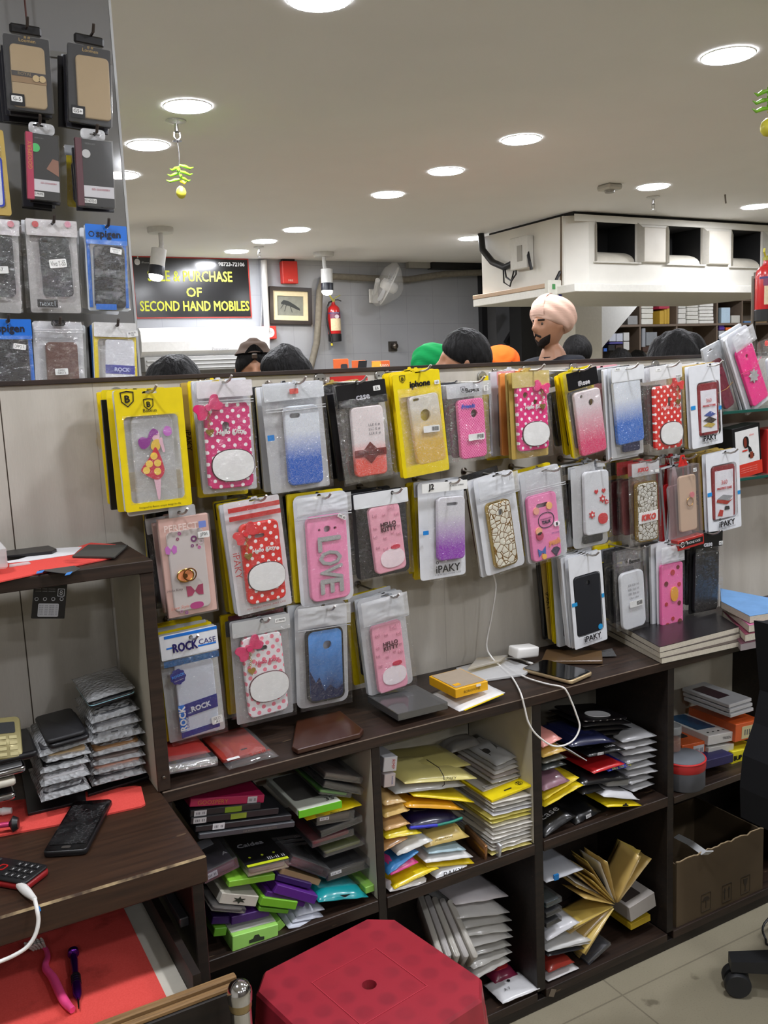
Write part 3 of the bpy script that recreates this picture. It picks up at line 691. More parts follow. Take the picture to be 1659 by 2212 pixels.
for k, (x0, x1, y0, y1, rgb, lb) in enumerate(((1553, 1565, 700, 706, (96, 60, 170), 'violet small box topmost on the lower far shelf'), (1554, 1566, 706.5, 713, (84, 52, 150), 'violet small box under another violet one on the far shelf'), (1568, 1581, 707, 714, (228, 110, 50), 'orange small box on the far lower shelf'), (1568, 1580, 714.5, 721, (60, 150, 70), 'green small box under the orange one on the far shelf'), (1567, 1579, 721.5, 733, (40, 110, 200), 'bright blue box under the green one on the far shelf'), (1553, 1566, 714, 732, (176, 176, 180), 'clear storage tub with pale contents on the far shelf'),
        (1316, 1331, 720, 738, (200, 204, 216), 'white camera box, left one of two near the stair soffit'), (1331.5, 1346, 720, 738, (198, 202, 214), 'white camera box, right one of two near the stair soffit'), (1316, 1346, 738.5, 744, (80, 76, 150), 'blue strip box under the two white camera boxes'), (1314, 1329, 745, 758, (30, 30, 34), 'black box with white marks under the blue strip box'), (1330, 1346, 745, 758, (64, 46, 38), 'brown box beside the black box on the far lower shelf'), (1347, 1360, 718, 737, (206, 206, 204), 'upper white carton right of the camera boxes'), (1347, 1360, 738, 757, (210, 210, 206), 'lower white carton right of the camera boxes'),
        (1304, 1312, 752, 760, (60, 110, 200), 'small blue carton at the foot of the stair soffit'), (1387, 1395, 708, 750, (150, 154, 160), 'grey upright bag on the lower far shelf'), (1396, 1420, 717, 747, (140, 144, 148), 'clear plastic tray standing on the lower far shelf'), (1388, 1411, 748, 761, (70, 46, 36), 'brown leather case on the lower far shelf'), (1627, 1657, 690, 699, (206, 170, 120), 'tan carton on the far shelf by the right extinguisher'), (1608, 1625, 693, 699, (110, 150, 200), 'blue white packet on the far shelf by the right extinguisher'))):
    stock(x0, x1, y0, y1, rgb, lb, None, dy=.006+.001*k)
for k, (x0, x1, rgb) in enumerate(((1546, 1566, (70, 190, 90)), (1570, 1600, (120, 124, 132)), (1604, 1640, (170, 170, 174)))): stock(x0, x1, 641, 646, rgb, ('green', 'dark grey', 'pale grey')[k]+' packet lying on top of the far stock shelf', None, dy=.03)
# orange boxes on the customer side
def orange(px0, px1, py0, lb, D=5.3, rgb=(226, 104, 48)):
    a, b = atd(px0, 790, D), atd(px1, 790, D); z1_ = atd(px0, py0, D).z; cc = (a+b)/2; w_ = (b-a).length
    t = thing('product_box', lb, 'box', Matrix.Translation((cc.x, cc.y, 1.3)) @ Matrix.Rotation(math.atan2((b-a).y, (b-a).x), 4, 'Z'))
    MB().box((-w_/2, 0, 0), (w_/2, .08, z1_-1.3), bev=.003).build('carton', plain(rgb, .45), t); return t, w_, z1_-1.3
for px0, px1, py0, lb in ((720, 752, 776, 'orange product box with a dark gadget picture, leftmost of three'), (760, 790, 779, 'orange product box with a black band, middle of three'), (803, 842, 780, 'orange product box with a yellow flash, rightmost of three')):
    t, w_, h_ = orange(px0, px1, py0, lb)
    if px0 == 760: flat(t, 'black_band', [[(-.02, h_-.12), (.035, h_-.12), (.05, h_-.004), (0.0, h_-.004)]], M_BLACK, -.001)
    elif px0 == 803: flat(t, 'yellow_flash', [[(-.06, h_-.1), (.02, h_-.1), (.0, h_-.004), (-.05, h_-.004)]], plain((240, 180, 60), .4), -.001); text(t, '5000', plain((250, 240, 220), .5), .02, h_-.03, -.0012, w=.05)
    else: flat(t, 'gadget_picture', [rrect(.04, .06, .01, 3, .02, h_-.06)], plain((50, 50, 56), .4), -.001)
ca, cb_ = atd(700, 790, 5.3), atd(860, 790, 5.3)
st = MB().box((ca.x-.05, cb_.y-.08, 1.27), (cb_.x+.03, ca.y+.2, 1.299)).box(((ca.x+cb_.x)/2-.04, ca.y-.02, 0), ((ca.x+cb_.x)/2+.04, ca.y+.06, 1.269)); tag(st.build('display_counter', M_DARK), 'dark counter top behind the partition carrying the orange boxes', 'counter')
# ---------------------------------------------------------------- customers behind the partition
def G(a, a0, s): d = (a-a0+180) % 360-180; return math.exp(-(d/s)**2)
def head_pt(az, el, grow=0.0):
    """az 0 = face, degrees; returns forward, left, up (metres) from the head centre"""
    a, e = math.radians(az), math.radians(el)
    f = .099*math.cos(e)*math.cos(a); l = .077*math.cos(e)*math.sin(a); u = .122*math.sin(e)
    lo = max(0, -math.sin(e))
    l *= 1-.28*lo
    if math.cos(a) < 0: f *= 1-.5*lo+.06*max(0, math.sin(e))
    else: f *= 1+.10*lo
    if grow == 0:
        az_ = (az+180) % 360-180
        f += .026*G(az_, 0, 9)*math.exp(-((el+9-0)/8)**2)+.018*G(az_, 0, 8)*math.exp(-((el-1)/9)**2)
        f += .006*G(az_, 0, 30)*math.exp(-((el-15)/7)**2)
        for s_ in (22, -22): f -= .011*G(az_, s_, 11)*math.exp(-((el-5)/7)**2)
        f += .008*G(az_, 0, 16)*math.exp(-((el+30)/5)**2)+.014*G(az_, 0, 20)*math.exp(-((el+54)/9)**2)
        for s_ in (93, -93): l += (.02 if s_ > 0 else -.02)*G(az_, s_, 8)*math.exp(-((el+1)/13)**2)
    n = Vector((f, l, u)); r = n.length
    return n*((r+grow)/r)
def grow_skin(nodes, edges, root=0, sub=1):
    me = bpy.data.meshes.new('tmp'); me.from_pydata([n[0] for n in nodes], edges, [])
    o = bpy.data.objects.new('tmp', me); COL.objects.link(o)
    md = o.modifiers.new('s', 'SKIN'); md.use_smooth_shade = True
    for i, n in enumerate(nodes):
        sv = me.skin_vertices[0].data[i]; r = n[1]; sv.radius = r if isinstance(r, tuple) else (r, r); sv.use_root = i == root
    s2 = o.modifiers.new('d', 'SUBSURF'); s2.levels = sub; s2.render_levels = sub
    bpy.context.view_layer.update()
    em = bpy.data.meshes.new_from_object(o.evaluated_get(bpy.context.evaluated_depsgraph_get()))
    vs = [v.co.copy() for v in em.vertices]; fs = [tuple(p.vertices) for p in em.polygons]
    bpy.data.objects.remove(o); bpy.data.meshes.remove(me); bpy.data.meshes.remove(em)
    return vs, fs
def remesh(mb, voxel):
    me = bpy.data.meshes.new('tmp'); me.from_pydata([tuple(v) for v in mb.v], [], mb.f)
    o = bpy.data.objects.new('tmp', me); COL.objects.link(o)
    md = o.modifiers.new('r', 'REMESH'); md.mode = 'VOXEL'; md.voxel_size = voxel; md.use_smooth_shade = True
    sm = o.modifiers.new('m', 'SMOOTH'); sm.factor = .4; sm.iterations = 2
    bpy.context.view_layer.update()
    em = bpy.data.meshes.new_from_object(o.evaluated_get(bpy.context.evaluated_depsgraph_get()))
    vs = [v.co.copy() for v in em.vertices]; fs = [tuple(p.vertices) for p in em.polygons]
    par = list(range(len(vs)))
    def find(i):
        while par[i] != i: par[i] = par[par[i]]; i = par[i]
        return i
    for f in fs:
        for q in f[1:]: par[find(q)] = find(f[0])
    cnt = {}
    for i in range(len(vs)): k = find(i); cnt[k] = cnt.get(k, 0)+1
    big = max(cnt, key=cnt.get); mp = {}; nv = []
    for i in range(len(vs)):
        if find(i) == big: mp[i] = len(nv); nv.append(vs[i])
    r = MB(); r.add(nv, [tuple(mp[q] for q in f) for f in fs if f[0] in mp])
    bpy.data.objects.remove(o); bpy.data.meshes.remove(me); bpy.data.meshes.remove(em)
    return r
def hair_mat(rgb=(11, 10, 10)):
    return _hair(rgb)
@cached
def _hair(rgb):
    t = NT('hair'); n = t.noise(60, 3, sx=(1, 1, .25)); c = C4(rgb)
    t.bsdf(t.mix(n, c, tuple(min(1, x*1.7) for x in c[:3])+(1,)), .6, spec=.15, bump=n, bstr=1, bdist=.012); return t.m
@cached
def cloth(rgb):
    t = NT('cloth'); n = t.noise(9, 4); c = C4(rgb)
    t.bsdf(t.mix(n, tuple(x*.8 for x in c[:3])+(1,), c), .85, spec=.2, bump=n, bstr=.3, bdist=.01); return t.m
@cached
def turban_mat(rgb):
    t = NT('turban_cloth'); n = t.noise(26, 3, sx=(1, 1, 5)); c = C4(rgb)
    t.bsdf(t.mix(n, tuple(x*.88 for x in c[:3])+(1,), c), .85, spec=.15, bump=n, bstr=.35, bdist=.004); return t.m
SKIN = (158, 112, 84)
def person(px, py_top, D, face, top_extra, label, shirt, hair=None, skin=SKIN, pitch=0):
    """px, py_top: top of the head on the photo line of sight at distance D; face: heading of the face in degrees (0=+x, 90=+y)"""
    p = atd(px, py_top, D); zc = p.z-top_extra-.122
    S = min(1.06, max(.86, zc/1.56)); fz = math.radians(face)
    t = thing('person', label, 'person', Matrix.Translation((p.x, p.y, 0)) @ Matrix.Rotation(fz, 4, 'Z'))
    Z = zc
    sh_z, hip = Z-.225, Z*.555
    N = [((0, 0, hip), .13), ((0, 0, hip+.16), .125), ((.0, 0, sh_z-.12), (.12, .16)), ((-.01, 0, sh_z), (.075, .11)), ((-.005, 0, sh_z+.07), .056), ((.012, 0, Z-.08), .054)]
    E_ = [(0, 1), (1, 2), (2, 3), (3, 4), (4, 5)]
    for s in (1, -1):
        b = len(N)
        N += [((-.01, .17*s, sh_z-.015), .062), ((-.02, .215*s, sh_z-.3), .045), ((.06, .22*s, sh_z-.54), .032), ((.1, .215*s, sh_z-.63), (.022, .036))]
        E_ += [(3, b), (b, b+1), (b+1, b+2), (b+2, b+3)]
        for k, (dy, L) in enumerate(((-.036, .07), (-.012, .08), (.012, .078), (.036, .062))):
            j = len(N); N += [((.125, .215*s+dy, sh_z-.665), .0115), ((.12, .215*s+dy*1.25, sh_z-.665-L), .0105)]; E_ += [(b+3, j), (j, j+1)]
        j = len(N); N += [((.13, .19*s, sh_z-.62), .011), ((.155, .185*s, sh_z-.67), .009)]; E_ += [(b+2, j), (j, j+1)]
        b = len(N)
        N += [((0, .095*s, hip-.06), .088), ((.015, .1*s, hip*.52), .058), ((-.02, .1*s, .09), .042), ((.12, .105*s, .035), (.03, .045))]
        E_ += [(0, b), (b, b+1), (b+1, b+2), (b+2, b+3)]
    vs, fs = grow_skin(N, E_, 0, 1)
    mb = MB().add(vs, fs)
    hm = Matrix.Translation((.02, 0, Z)) @ Matrix.Rotation(math.radians(pitch), 4, 'Y')
    nx, nz = 72, 40
    ring = [[hm @ head_pt(360*i/nx, -88+176*j/nz) for i in range(nx)] for j in range(nz+1)]
    mb.rings(ring)
    body = remesh(mb, .0075).build('body', plain(skin, .5, var=.05, vs=20, nm='skin'), t, smooth=180)
    # clothing: slightly larger shells that end at neckline, cuffs and hems
    SN = [((0, 0, hip-.05), .155), ((0, 0, hip+.16), .148), ((0, 0, sh_z-.12), (.142, .185)), ((-.01, 0, sh_z), (.125, .165)), ((-.008, 0, sh_z+.075), .088)]
    SE = [(0, 1), (1, 2), (2, 3), (3, 4)]
    for s in (1, -1):
        b = len(SN); SN += [((-.01, .175*s, sh_z-.005), .09), ((-.02, .22*s, sh_z-.3), .062), ((.05, .222*s, sh_z-.5), .048)]; SE += [(3, b), (b, b+1), (b+1, b+2)]
    vs, fs = grow_skin(SN, SE, 0, 2); MB().add(vs, fs).build('shirt', cloth(shirt), t, smooth=180)
    TN = [((0, 0, hip+.04), .15)]; TE = []
    for s in (1, -1):
        b = len(TN); TN += [((0, .1*s, hip-.08), .105), ((.015, .102*s, hip*.52), .08), ((-.02, .102*s, .08), .068)]; TE += [(0, b), (b, b+1), (b+1, b+2)]
    vs, fs = grow_skin(TN, TE, 0, 2); MB().add(vs, fs).build('trousers', cloth((44, 46, 56)), t, smooth=180)
    if hair:
        rr = random.Random(int(px)); front, side, back, th, mess = hair; nx, nz = 56, 20; seed = px*.37
        def line(az):
            a = abs((az+180) % 360-180)
            return front+(side-front)*min(1, a/75) if a < 75 else (side+(back-side)*min(1, (a-75)/60))
        rows_ = []
        for j in range(nz+1):
            r_ = []
            for i in range(nx):
                az = 360*i/nx; el = 88-(88-line(az))*j/nz
                q = head_pt(az, el, .001); n = noise.noise(Vector((q.x*38+seed, q.y*38, q.z*14))); n2 = noise.noise(Vector((q.x*12+seed, q.y*12, q.z*12)))
                g = th*(1-.75*(j/nz)**5)+mess*(n*.5+n2*.6)*(1-.6*j/nz)
                r_.append(hm @ head_pt(az, el, max(.004, g)))
            rows_.append(r_)
        MB().rings(rows_, cap1=False).build('hair', hair_mat(), t, smooth=180)
    return t, hm, Z
def turban(t, hm, rgb, w=1.0, lean=0):
    """wrapped cloth: an onion-shaped roll tilted back, with diagonal folds from the forehead"""
    mb = MB(); n = 72; tm = hm @ Matrix.Translation((-.03*w, 0, .058)) @ Matrix.Rotation(math.radians(-24), 4, 'Y')
    rows_ = []
    for j in range(29):
        v = j/28; el = -44+134*v; e = math.radians(el); r_ = []
        for i in range(n):
            a = 2*PI*i/n; aa = abs(((a+PI) % (2*PI))-PI)
            k = math.cos(e)**.8
            base = Vector((.128*k*math.cos(a), .118*k*math.sin(a), .094*math.sin(e)))
            fold = .0026*math.sin((v*7+aa*1.25)*3.6)*math.cos(e)
            r_.append(tm @ (base*w*(1+fold/.11)))
        rows_.append(r_)
    mb.rings(rows_, cap0=True).build('turban', turban_mat(rgb), t, smooth=180)
    if lean: MB().grid(8, 12, lambda u, v: tm @ (Vector((.131*math.cos(math.radians(-30+100*v))**.8*math.cos((u-.5)*.9*(1-.6*v)), .118*math.cos(math.radians(-30+100*v))**.8*math.sin((u-.5)*.9*(1-.6*v)), .102*math.sin(math.radians(-30+100*v))))*w)).build('turban_fold', turban_mat(tuple(int(c*.97) for c in rgb)), t, smooth=180)

BLACKH = (34, -6, -32, .022, .016)
t, hm, Z = person(376, 757, 2.95, 105, .03, 'person with thick black hair seen from behind, left of the capped person', (70, 74, 84), BLACKH)
t, hm, Z = person(546, 728, 4.15, 250, .03, 'person in a brown cap looking down behind another dark haired person', (60, 60, 66), (30, -8, -60, .014, .01), pitch=8)
cap_ = MB(); rows_ = [[hm @ head_pt(360*i/40, 88-(60+10*math.cos(2*PI*i/40+PI))*j/14, .024+.003*math.sin(j)) for i in range(40)] for j in range(15)]
cap_.rings(rows_, cap1=False).build('cap', cloth((66, 52, 42)), t, smooth=180)
MB().grid(10, 4, lambda u, v: hm @ (head_pt((u-.5)*70, 33+8*math.cos((u-.5)*3), .0265)+Vector((.001, 0, .03*v*math.sin(u*PI))))).build('strap_opening', hair_mat(), t, smooth=180)
MB().box((-.012, -.004, -.01), (.012, .004, .01), bev=.002, M=hm @ Matrix.Translation(head_pt(0, 30, .03)) @ Matrix.Rotation(PI/2, 4, 'Z')).build('strap_buckle', M_STEEL, t)
t, hm, Z = person(622, 739, 3.5, 150, .03, 'person with short dark hair and a quiff in front of the capped person', (56, 60, 70), (30, 4, -12, .018, .02))
t, hm, Z = person(938, 738, 4.3, 195, .045, 'person wearing a bright green turban bending to the left', (60, 66, 72)); turban(t, hm, (18, 140, 74))
t, hm, Z = person(1012, 704, 3.8, 150, .03, 'person with neat dark hair standing between the green and orange turbans', (70, 70, 76), (32, 0, -24, .024, .01))
t, hm, Z = person(1080, 743, 5.5, 60, .045, 'person wearing an orange turban behind the dark haired person', (70, 60, 54)); turban(t, hm, (232, 98, 30))
t, hm, Z = person(1192, 640, 4.75, 186, .032, 'bearded person in a pale pink turban and dark shirt facing left', (24, 26, 34)); turban(t, hm, (222, 184, 166), 1.0, True)
bd = hair_mat((26, 20, 18))
def patch(name, a0, a1, e0, e1, g, mt, nx=14, nz=8, fn=None):
    MB().grid(nx, nz, lambda u, v: hm @ (lambda az, el: head_pt(az, el)*1.0+head_pt(az, el).normalized()*(g*math.sin(PI*min(1, max(0, u)))**.5*math.sin(PI*v)**.5-.001))(a0+(a1-a0)*u, e0+(e1-e0)*v+(fn(u) if fn else 0))).build(name, mt, t, smooth=180)
patch('moustache', -24, 24, -24, -17.5, .007, bd, fn=lambda u: -7*abs(u-.5)*2)
patch('beard', -62, 62, -70, -40, .009, bd, fn=lambda u: 22*abs(u-.5)*2)
for s in (1, -1):
    patch('eyebrow', 10*s, 36*s, 12, 17, .004, bd)
    MB().lathe([(.001, -.008), (.008, -.005), (.011, 0), (.008, .005), (.001, .008)], 12, M=hm @ Matrix.Translation(head_pt(22*s, 5)+Vector((-.003, 0, 0))) @ Matrix.Rotation(PI/2, 4, 'X')).build('eye', plain((60, 46, 40), .2), t, smooth=180)
MB().grid(10, 3, lambda u, v: Vector((.07*math.cos((u-.5)*5)-.01, .07*math.sin((u-.5)*5), Z-.2+.04*v))*1).build('collar', cloth((22, 24, 32)), t, smooth=180)
t, hm, Z = person(1243, 722, 6.2, 20, .03, 'person with dark hair mostly hidden behind the pale pink turban', (40, 40, 46), (30, -10, -40, .03, .014))
t, hm, Z = person(1470, 707, 2.95, 100, .035, 'person with spiky black hair seen from behind, right of the pillar', (60, 62, 70), (34, -10, -38, .03, .03))
t, hm, Z = person(1342, 750, 7.2, 80, .03, 'person with short black hair below the stair soffit', (62, 62, 66), (34, -6, -34, .024, .016))
t, hm, Z = person(1378, 752, 7.9, 40, .03, 'person with brown hair right beside the short black haired head', (84, 76, 66), (34, -6, -34, .02, .012))
# ---------------------------------------------------------------- phone case packs
YELC, KRAFT, BLK, WHT, GREY = (240, 214, 12), (190, 162, 84), (24, 24, 26), (228, 230, 234), (120, 122, 126)
FILM = film(.01, gloss=.3, rough=.07, ws=75, bs=1); FILMW = film(.5, tint=(240, 243, 248), gloss=.25, ws=55, bs=.9); FILML = film(.03, gloss=.3, rough=.07, ws=60, bs=1)
FILMK = film(.3, tint=(120, 120, 124), gloss=.2)
def sheet(w, h, y, amp, seed, cx=0, cz=0, nx=14, nz=26, r=.004, back=None):
    mb = MB()
    def fn(u, v):
        x, z = (u-.5)*w, (v-.5)*h
        e = min(1, 6*min(u, 1-u, v*1.3, (1-v)*1.3))
        n = noise.noise(Vector((x*55+seed, z*38, seed)))+.9*(.5-abs(noise.noise(Vector((x*95+z*60+seed, z*45, 3.1)))*2))
        return (cx+x, y-amp*(.8+1.2*n)*e, cz+z)
    return mb.grid(nx, nz, fn)
class Pack:
    def __init__(s, label, q, Y, cat='phone case pack', group=None, name='hanging_phone_case_pack', yaw=0):
        TL, TR, BR, BL = [aty(q[2*i], q[2*i+1], Y) for i in range(4)]
        T, B = (TL+TR)/2, (BL+BR)/2; up = (T-B).normalized()
        r = ((TR-TL)+(BR-BL)); s.W = ((TR-TL).length+(BR-BL).length)/2; s.H = (T-B).length
        r = (r-up*r.dot(up)).normalized(); d = up.cross(r)
        s.c = (T+B)/2; s.r, s.u, s.d, s.Y = r, up, d, Y
        M = Matrix((r, d, up)).transposed().to_4x4(); M.translation = s.c
        s.M = M; s.t = thing(name, label, cat, M, group); s.seed = q[0]*.13+q[1]*.07
    def L(s, px, py):
        v = aty(px, py, s.Y)-s.c; return (v.dot(s.r), v.dot(s.u))
    def rect(s, q):
        a = [s.L(q[2*i], q[2*i+1]) for i in range(4)]
        cx = sum(p[0] for p in a)/4; cz = sum(p[1] for p in a)/4
        w = (math.dist(a[0], a[1])+math.dist(a[3], a[2]))/2; h = (math.dist(a[0], a[3])+math.dist(a[1], a[2]))/2
        tx, tz = (a[0][0]+a[1][0])/2-(a[2][0]+a[3][0])/2, (a[0][1]+a[1][1])/2-(a[2][1]+a[3][1])/2
        return cx, cz, w, h, math.atan2(-tx, tz)
    def frame(s, col, win, r=.004, rough=.35):
        """coloured pouch front with a clear window, slot hole at the top"""
        hx, hz = s.hook
        MB().slab([rrect(s.W, s.H, r, 3), rrect(*win[2:], .008, 4, win[0], win[1]), euro(.026, .008, hx, hz)], -.0015, .0).build('pouch_frame', plain(col, rough, coat=.3), s.t)
        sheet(win[2]+.004, win[3]+.004, -.002, .0016, s.seed, win[0], win[1]).build('window_film', FILM, s.t, smooth=180)
        return s
    def back(s, mt, y=.0105, r=.004, name='back_sheet'):
        hx, hz = s.hook
        MB().slab([rrect(s.W, s.H, r, 4), euro(.026, .008, hx, hz)], y, y+.001).build(name, mt, s.t); return s
    def header(s, h, mt, y=-.003, name='header_card', hole=True, w=None):
        hx, hz = s.hook; w = w or s.W
        lp = [rrect(w, h, .002, 2, 0, s.H/2-h/2)]
        if hole: lp.append(circ(.0042, 10, hx, hz))
        MB().slab(lp, y, y+.0016).build(name, mt, s.t); return s
    def film(s, mt=None, h=None, amp=.002, y=-.0078, zc=None, w=None, name='clear_bag'):
        h = h or s.H; sheet(w or s.W, h, y, amp, s.seed, 0, -s.H/2+h/2 if zc is None else zc).build(name, mt or FILM, s.t, smooth=180); return s
    def zips(s, z, mt=None):
        MB().box((-s.W/2, -.006, z-.001), (s.W/2, -.0035, z+.001), bev=.0005).box((-s.W/2, -.006, z-.006), (s.W/2, -.0035, z-.004), bev=.0005).build('zip_ridge', mt or FILMW, s.t); return s
    def case(s, q, mt, r=.011, holes=(), t=.0085, bev=.0025, y=-.002, name='phone_case'):
        cx, cz, w, h, a = s.rect(q)
        s.cs = (cx, cz, w, h, a, y)
        s.cM = Matrix.Translation((cx, 0, cz)) @ Matrix.Rotation(-a, 4, 'Y')
        HL = []
        for hl in holes:
            k, x, z, ww, hh = hl
            HL.append(rrect(ww*w, hh*h, min(ww*w, hh*h)*.45, 4, x*w, z*h) if k == 'r' else circ(ww*w/2, 16, x*w, z*h))
        o = case_mb(w, h, r, t, HL, bev, y=y).build(name, mt, s.t, smooth=40); o.matrix_local = s.cM
        s.case_o = o; return s
    # things printed on / stuck to the case, in units of the case size, as sub-parts of the case
    def cflat(s, name, loops, mt, lift=.0012, th=.0009):
        cx, cz, w, h, a, y = s.cs
        return MB().slab([[(x*w, z*w) for x, z in lp] for lp in loops], y-lift, y-lift+th).build(name, mt, s.case_o)
    def ctext(s, st, mt, x, z, w, h=None, rot=0, shear=0, bold=0, name='lettering', lift=.0012):
        cx, cz, W, Hh, a, y = s.cs
        return text(s.case_o, st, mt, x*W, z*W, y-lift, w=w*W, h=None if h is None else h*W, rot=rot, shear=shear, bold=bold*W, name=name)
    def hookrod(s, px, py, label, n=1):
        s.hook = s.L(px, py)
        return s
def hookrod(P, label):
    hx, hz = P.hook; p = P.c+P.r*hx+P.u*hz; f = P.Y-.03
    t = thing('display_hook', label, 'hook', Vector((p.x, 1.765, p.z)), 'steel hooks on the partition' if P.Y < 1.764 else None)
    MB().tube([(0, -.001, 0), (0, f-1.765+.012, 0), (.002, f-1.765, .004), (.004, f-1.765-.008, .012)], .0023, 8).build('rod', M_ROD, t, smooth=60)
    MB().lathe([(.008, .0), (.008, .003), (.004, .006)], 14, M=Matrix.Rotation(PI/2, 4, 'X')).build('base_plate', M_STEEL, t, smooth=40)
    return t
def stack(P, short, items, gap=None, ymax=1.757, jit=1.0):
    """packs hanging on the same hook behind the front one; items: (style, colour, case colour)"""
    rr = random.Random(int(P.seed*100)); n = len(items)
    gap = gap or min(.021, (ymax-P.Y-.012)/max(1, n)); y = P.Y
    for k, it in enumerate(items):
        st, col, cc = it[:3]; y += gap
        W = P.W*rr.uniform(.93, 1.06); Hh = P.H*rr.uniform(.94, 1.03); a = rr.uniform(-.03, .03)*jit
        hx, hz = P.hook; top = P.u*P.H/2
        dx = rr.uniform(-.008, .006)*jit
        M = Matrix((P.r, P.d, P.u)).transposed().to_4x4() @ Matrix.Rotation(a, 4, 'Y')
        M.translation = P.c+P.r*dx+P.u*((P.H-Hh)/2+rr.uniform(-.006, .004)*jit)+Vector((0, y-P.Y, 0))
        nm = CN.get(col, 'dark')
        what = {'f': 'framed pouch', 's': 'pouch', 'c': 'clear bag', 'b': 'slim box'}[st]
        t = thing('hanging_phone_case_pack', '%s %s hanging %s behind the %s' % (nm, what, ('directly', 'second', 'third', 'fourth', 'fifth', 'sixth', 'seventh', 'eighth', 'ninth')[k], short), 'phone case pack', M, 'packs on the hook of the '+short)
        cm = plain(cc, .35)
        hx2 = hx-dx; hz2 = Hh/2-(P.H/2-hz)
        if st == 'f':
            MB().slab([rrect(W, Hh, .004, 3), rrect(W*.76, Hh*.66, .008, 3, 0, -Hh*.07), euro(.026, .008, hx2, hz2)], -.001, 0).build('pouch_frame', plain(col, .35, coat=.3), t)
            sheet(W*.78, Hh*.68, -.0015, .001, k+P.seed, 0, -Hh*.07, 5, 8).build('window_film', FILM, t, smooth=180)
            MB().slab([rrect(W*.98, Hh*.98, .004, 3)], .006, .007).build('back_sheet', plain(col, .4), t)
        elif st == 's':
            MB().slab([rrect(W, Hh, .004, 3), euro(.026, .008, hx2, hz2)], -.001, .006).build('pouch', plain(col, .4, coat=.2), t)
        elif st == 'c':
            sheet(W, Hh, -.002, .0015, k+P.seed, 0, 0, 6, 10).build('clear_bag', FILML, t, smooth=180)
            MB().slab([rrect(W*.97, Hh*.16, .002, 2, 0, Hh*.42)], -.0006, .0006).build('header_card', plain(col, .4), t)
        else:
            MB().box((-W/2, -.001, -Hh/2), (W/2, .007, Hh/2*.86), bev=.001).slab([rrect(W*.5, Hh*.1, .003, 3, 0, Hh*.45), circ(.004, 8, hx2, hz2)], .002, .003).build('box', plain(col, .3, coat=.3), t)
        if st != 'b': case_mb(W*.66, Hh*.68, .01, .006, y=-.0005 if st != 's' else -.0022, cz=-Hh*.08).build('phone_case', cm, t, smooth=40)
        if col == KRAFT: text(t, 'iPAKY', M_BLACK, -W*.44, -Hh*.05, -.0016, w=Hh*.2, rot=-PI/2)
        elif col == YELC and st == 's': text(t, 'B', M_BLACK, -W*.38, Hh*.4, -.0016, h=.012)
CN = {YELC: 'yellow', KRAFT: 'tan gold', BLK: 'black', WHT: 'white', GREY: 'grey', (196, 40, 44): 'red', (226, 160, 168): 'pink', (120, 40, 54): 'maroon', (232, 150, 80): 'orange', (40, 110, 200): 'blue', (200, 204, 208): 'pale grey'}
RED, PINK, MAR, ORG, BLU, PG = (196, 40, 44), (226, 160, 168), (120, 40, 54), (232, 150, 80), (40, 110, 200), (200, 204, 208)
Mw = plain((240, 240, 238), .4); Mk = plain((24, 22, 24), .4); Mgold = plain((206, 172, 84), .25, .85)
Msil = glitter((196, 195, 195), (150, 150, 150), -1, 1)
def oval(w, h, n=32, cx=0, cz=0): return [(cx+w/2*(abs(math.cos(a))**.85)*math.copysign(1, math.cos(a)), cz+h/2*(abs(math.sin(a))**.85)*math.copysign(1, math.sin(a))) for a in (2*PI*i/n for i in range(n))]
def plaque(P, x, z, w, h, rim=(60, 30, 34)):
    """raised blank white oval with a dark rim on the case"""
    P.cflat('oval_rim', [oval(w+.035, h+.035, 32, x, z)], plain(rim, .4), .0026, .0026); P.cflat('oval_plaque', [oval(w, h, 32, x, z)], Mw, .0042, .003)
def bow(P, x, z, s, rgb, rot=.5):
    """ribbon bow charm with chain and heart pendant hung at the case corner"""
    cx, cz, w, h, a, y = P.cs; m = plain(rgb, .35, coat=.3); R_ = Matrix.Translation((x*w, y-.003, z*w)) @ Matrix.Rotation(-rot, 4, 'Y')
    k = s*w; mb = MB()
    for sg in (1, -1):
        mb.slab([soft([(sg*.1*k, .12*k), (sg*.45*k, .42*k), (sg*.72*k, .3*k), (sg*.66*k, 0), (sg*.74*k, -.26*k), (sg*.45*k, -.4*k), (sg*.1*k, -.12*k)][::sg])], -.002, .0015, M=R_)
    mb.slab([circ(.17*k, 12)], -.004, .001, M=R_); mb.build('ribbon_bow', m, P.case_o)
    p0 = Vector((x*w, y-.003, (z-.25*s)*w)); mb = MB()
    for i in range(7):
        c = p0+Vector((.002*math.sin(i*2), 0, -i*.0042)); mb.tube([c+Vector((.0016*math.cos(q*PI/4), -.0006*(i % 2), .0022*math.sin(q*PI/4))) for q in range(9)], .0006, 4)
    mb.build('charm_chain', Mgold, P.case_o)
    q = p0+Vector((0, 0, -.036)); pts = []
    for i in range(20):
        tt = 2*PI*i/20; pts.append((16*math.sin(tt)**3/17*.0085, (13*math.cos(tt)-5*math.cos(2*tt)-2*math.cos(3*tt)-math.cos(4*tt))/17*.0085))
    MB().slab([pts[::-1]], -.002, .001, M=Matrix.Translation(q)).build('heart_pendant', Mgold, P.case_o)

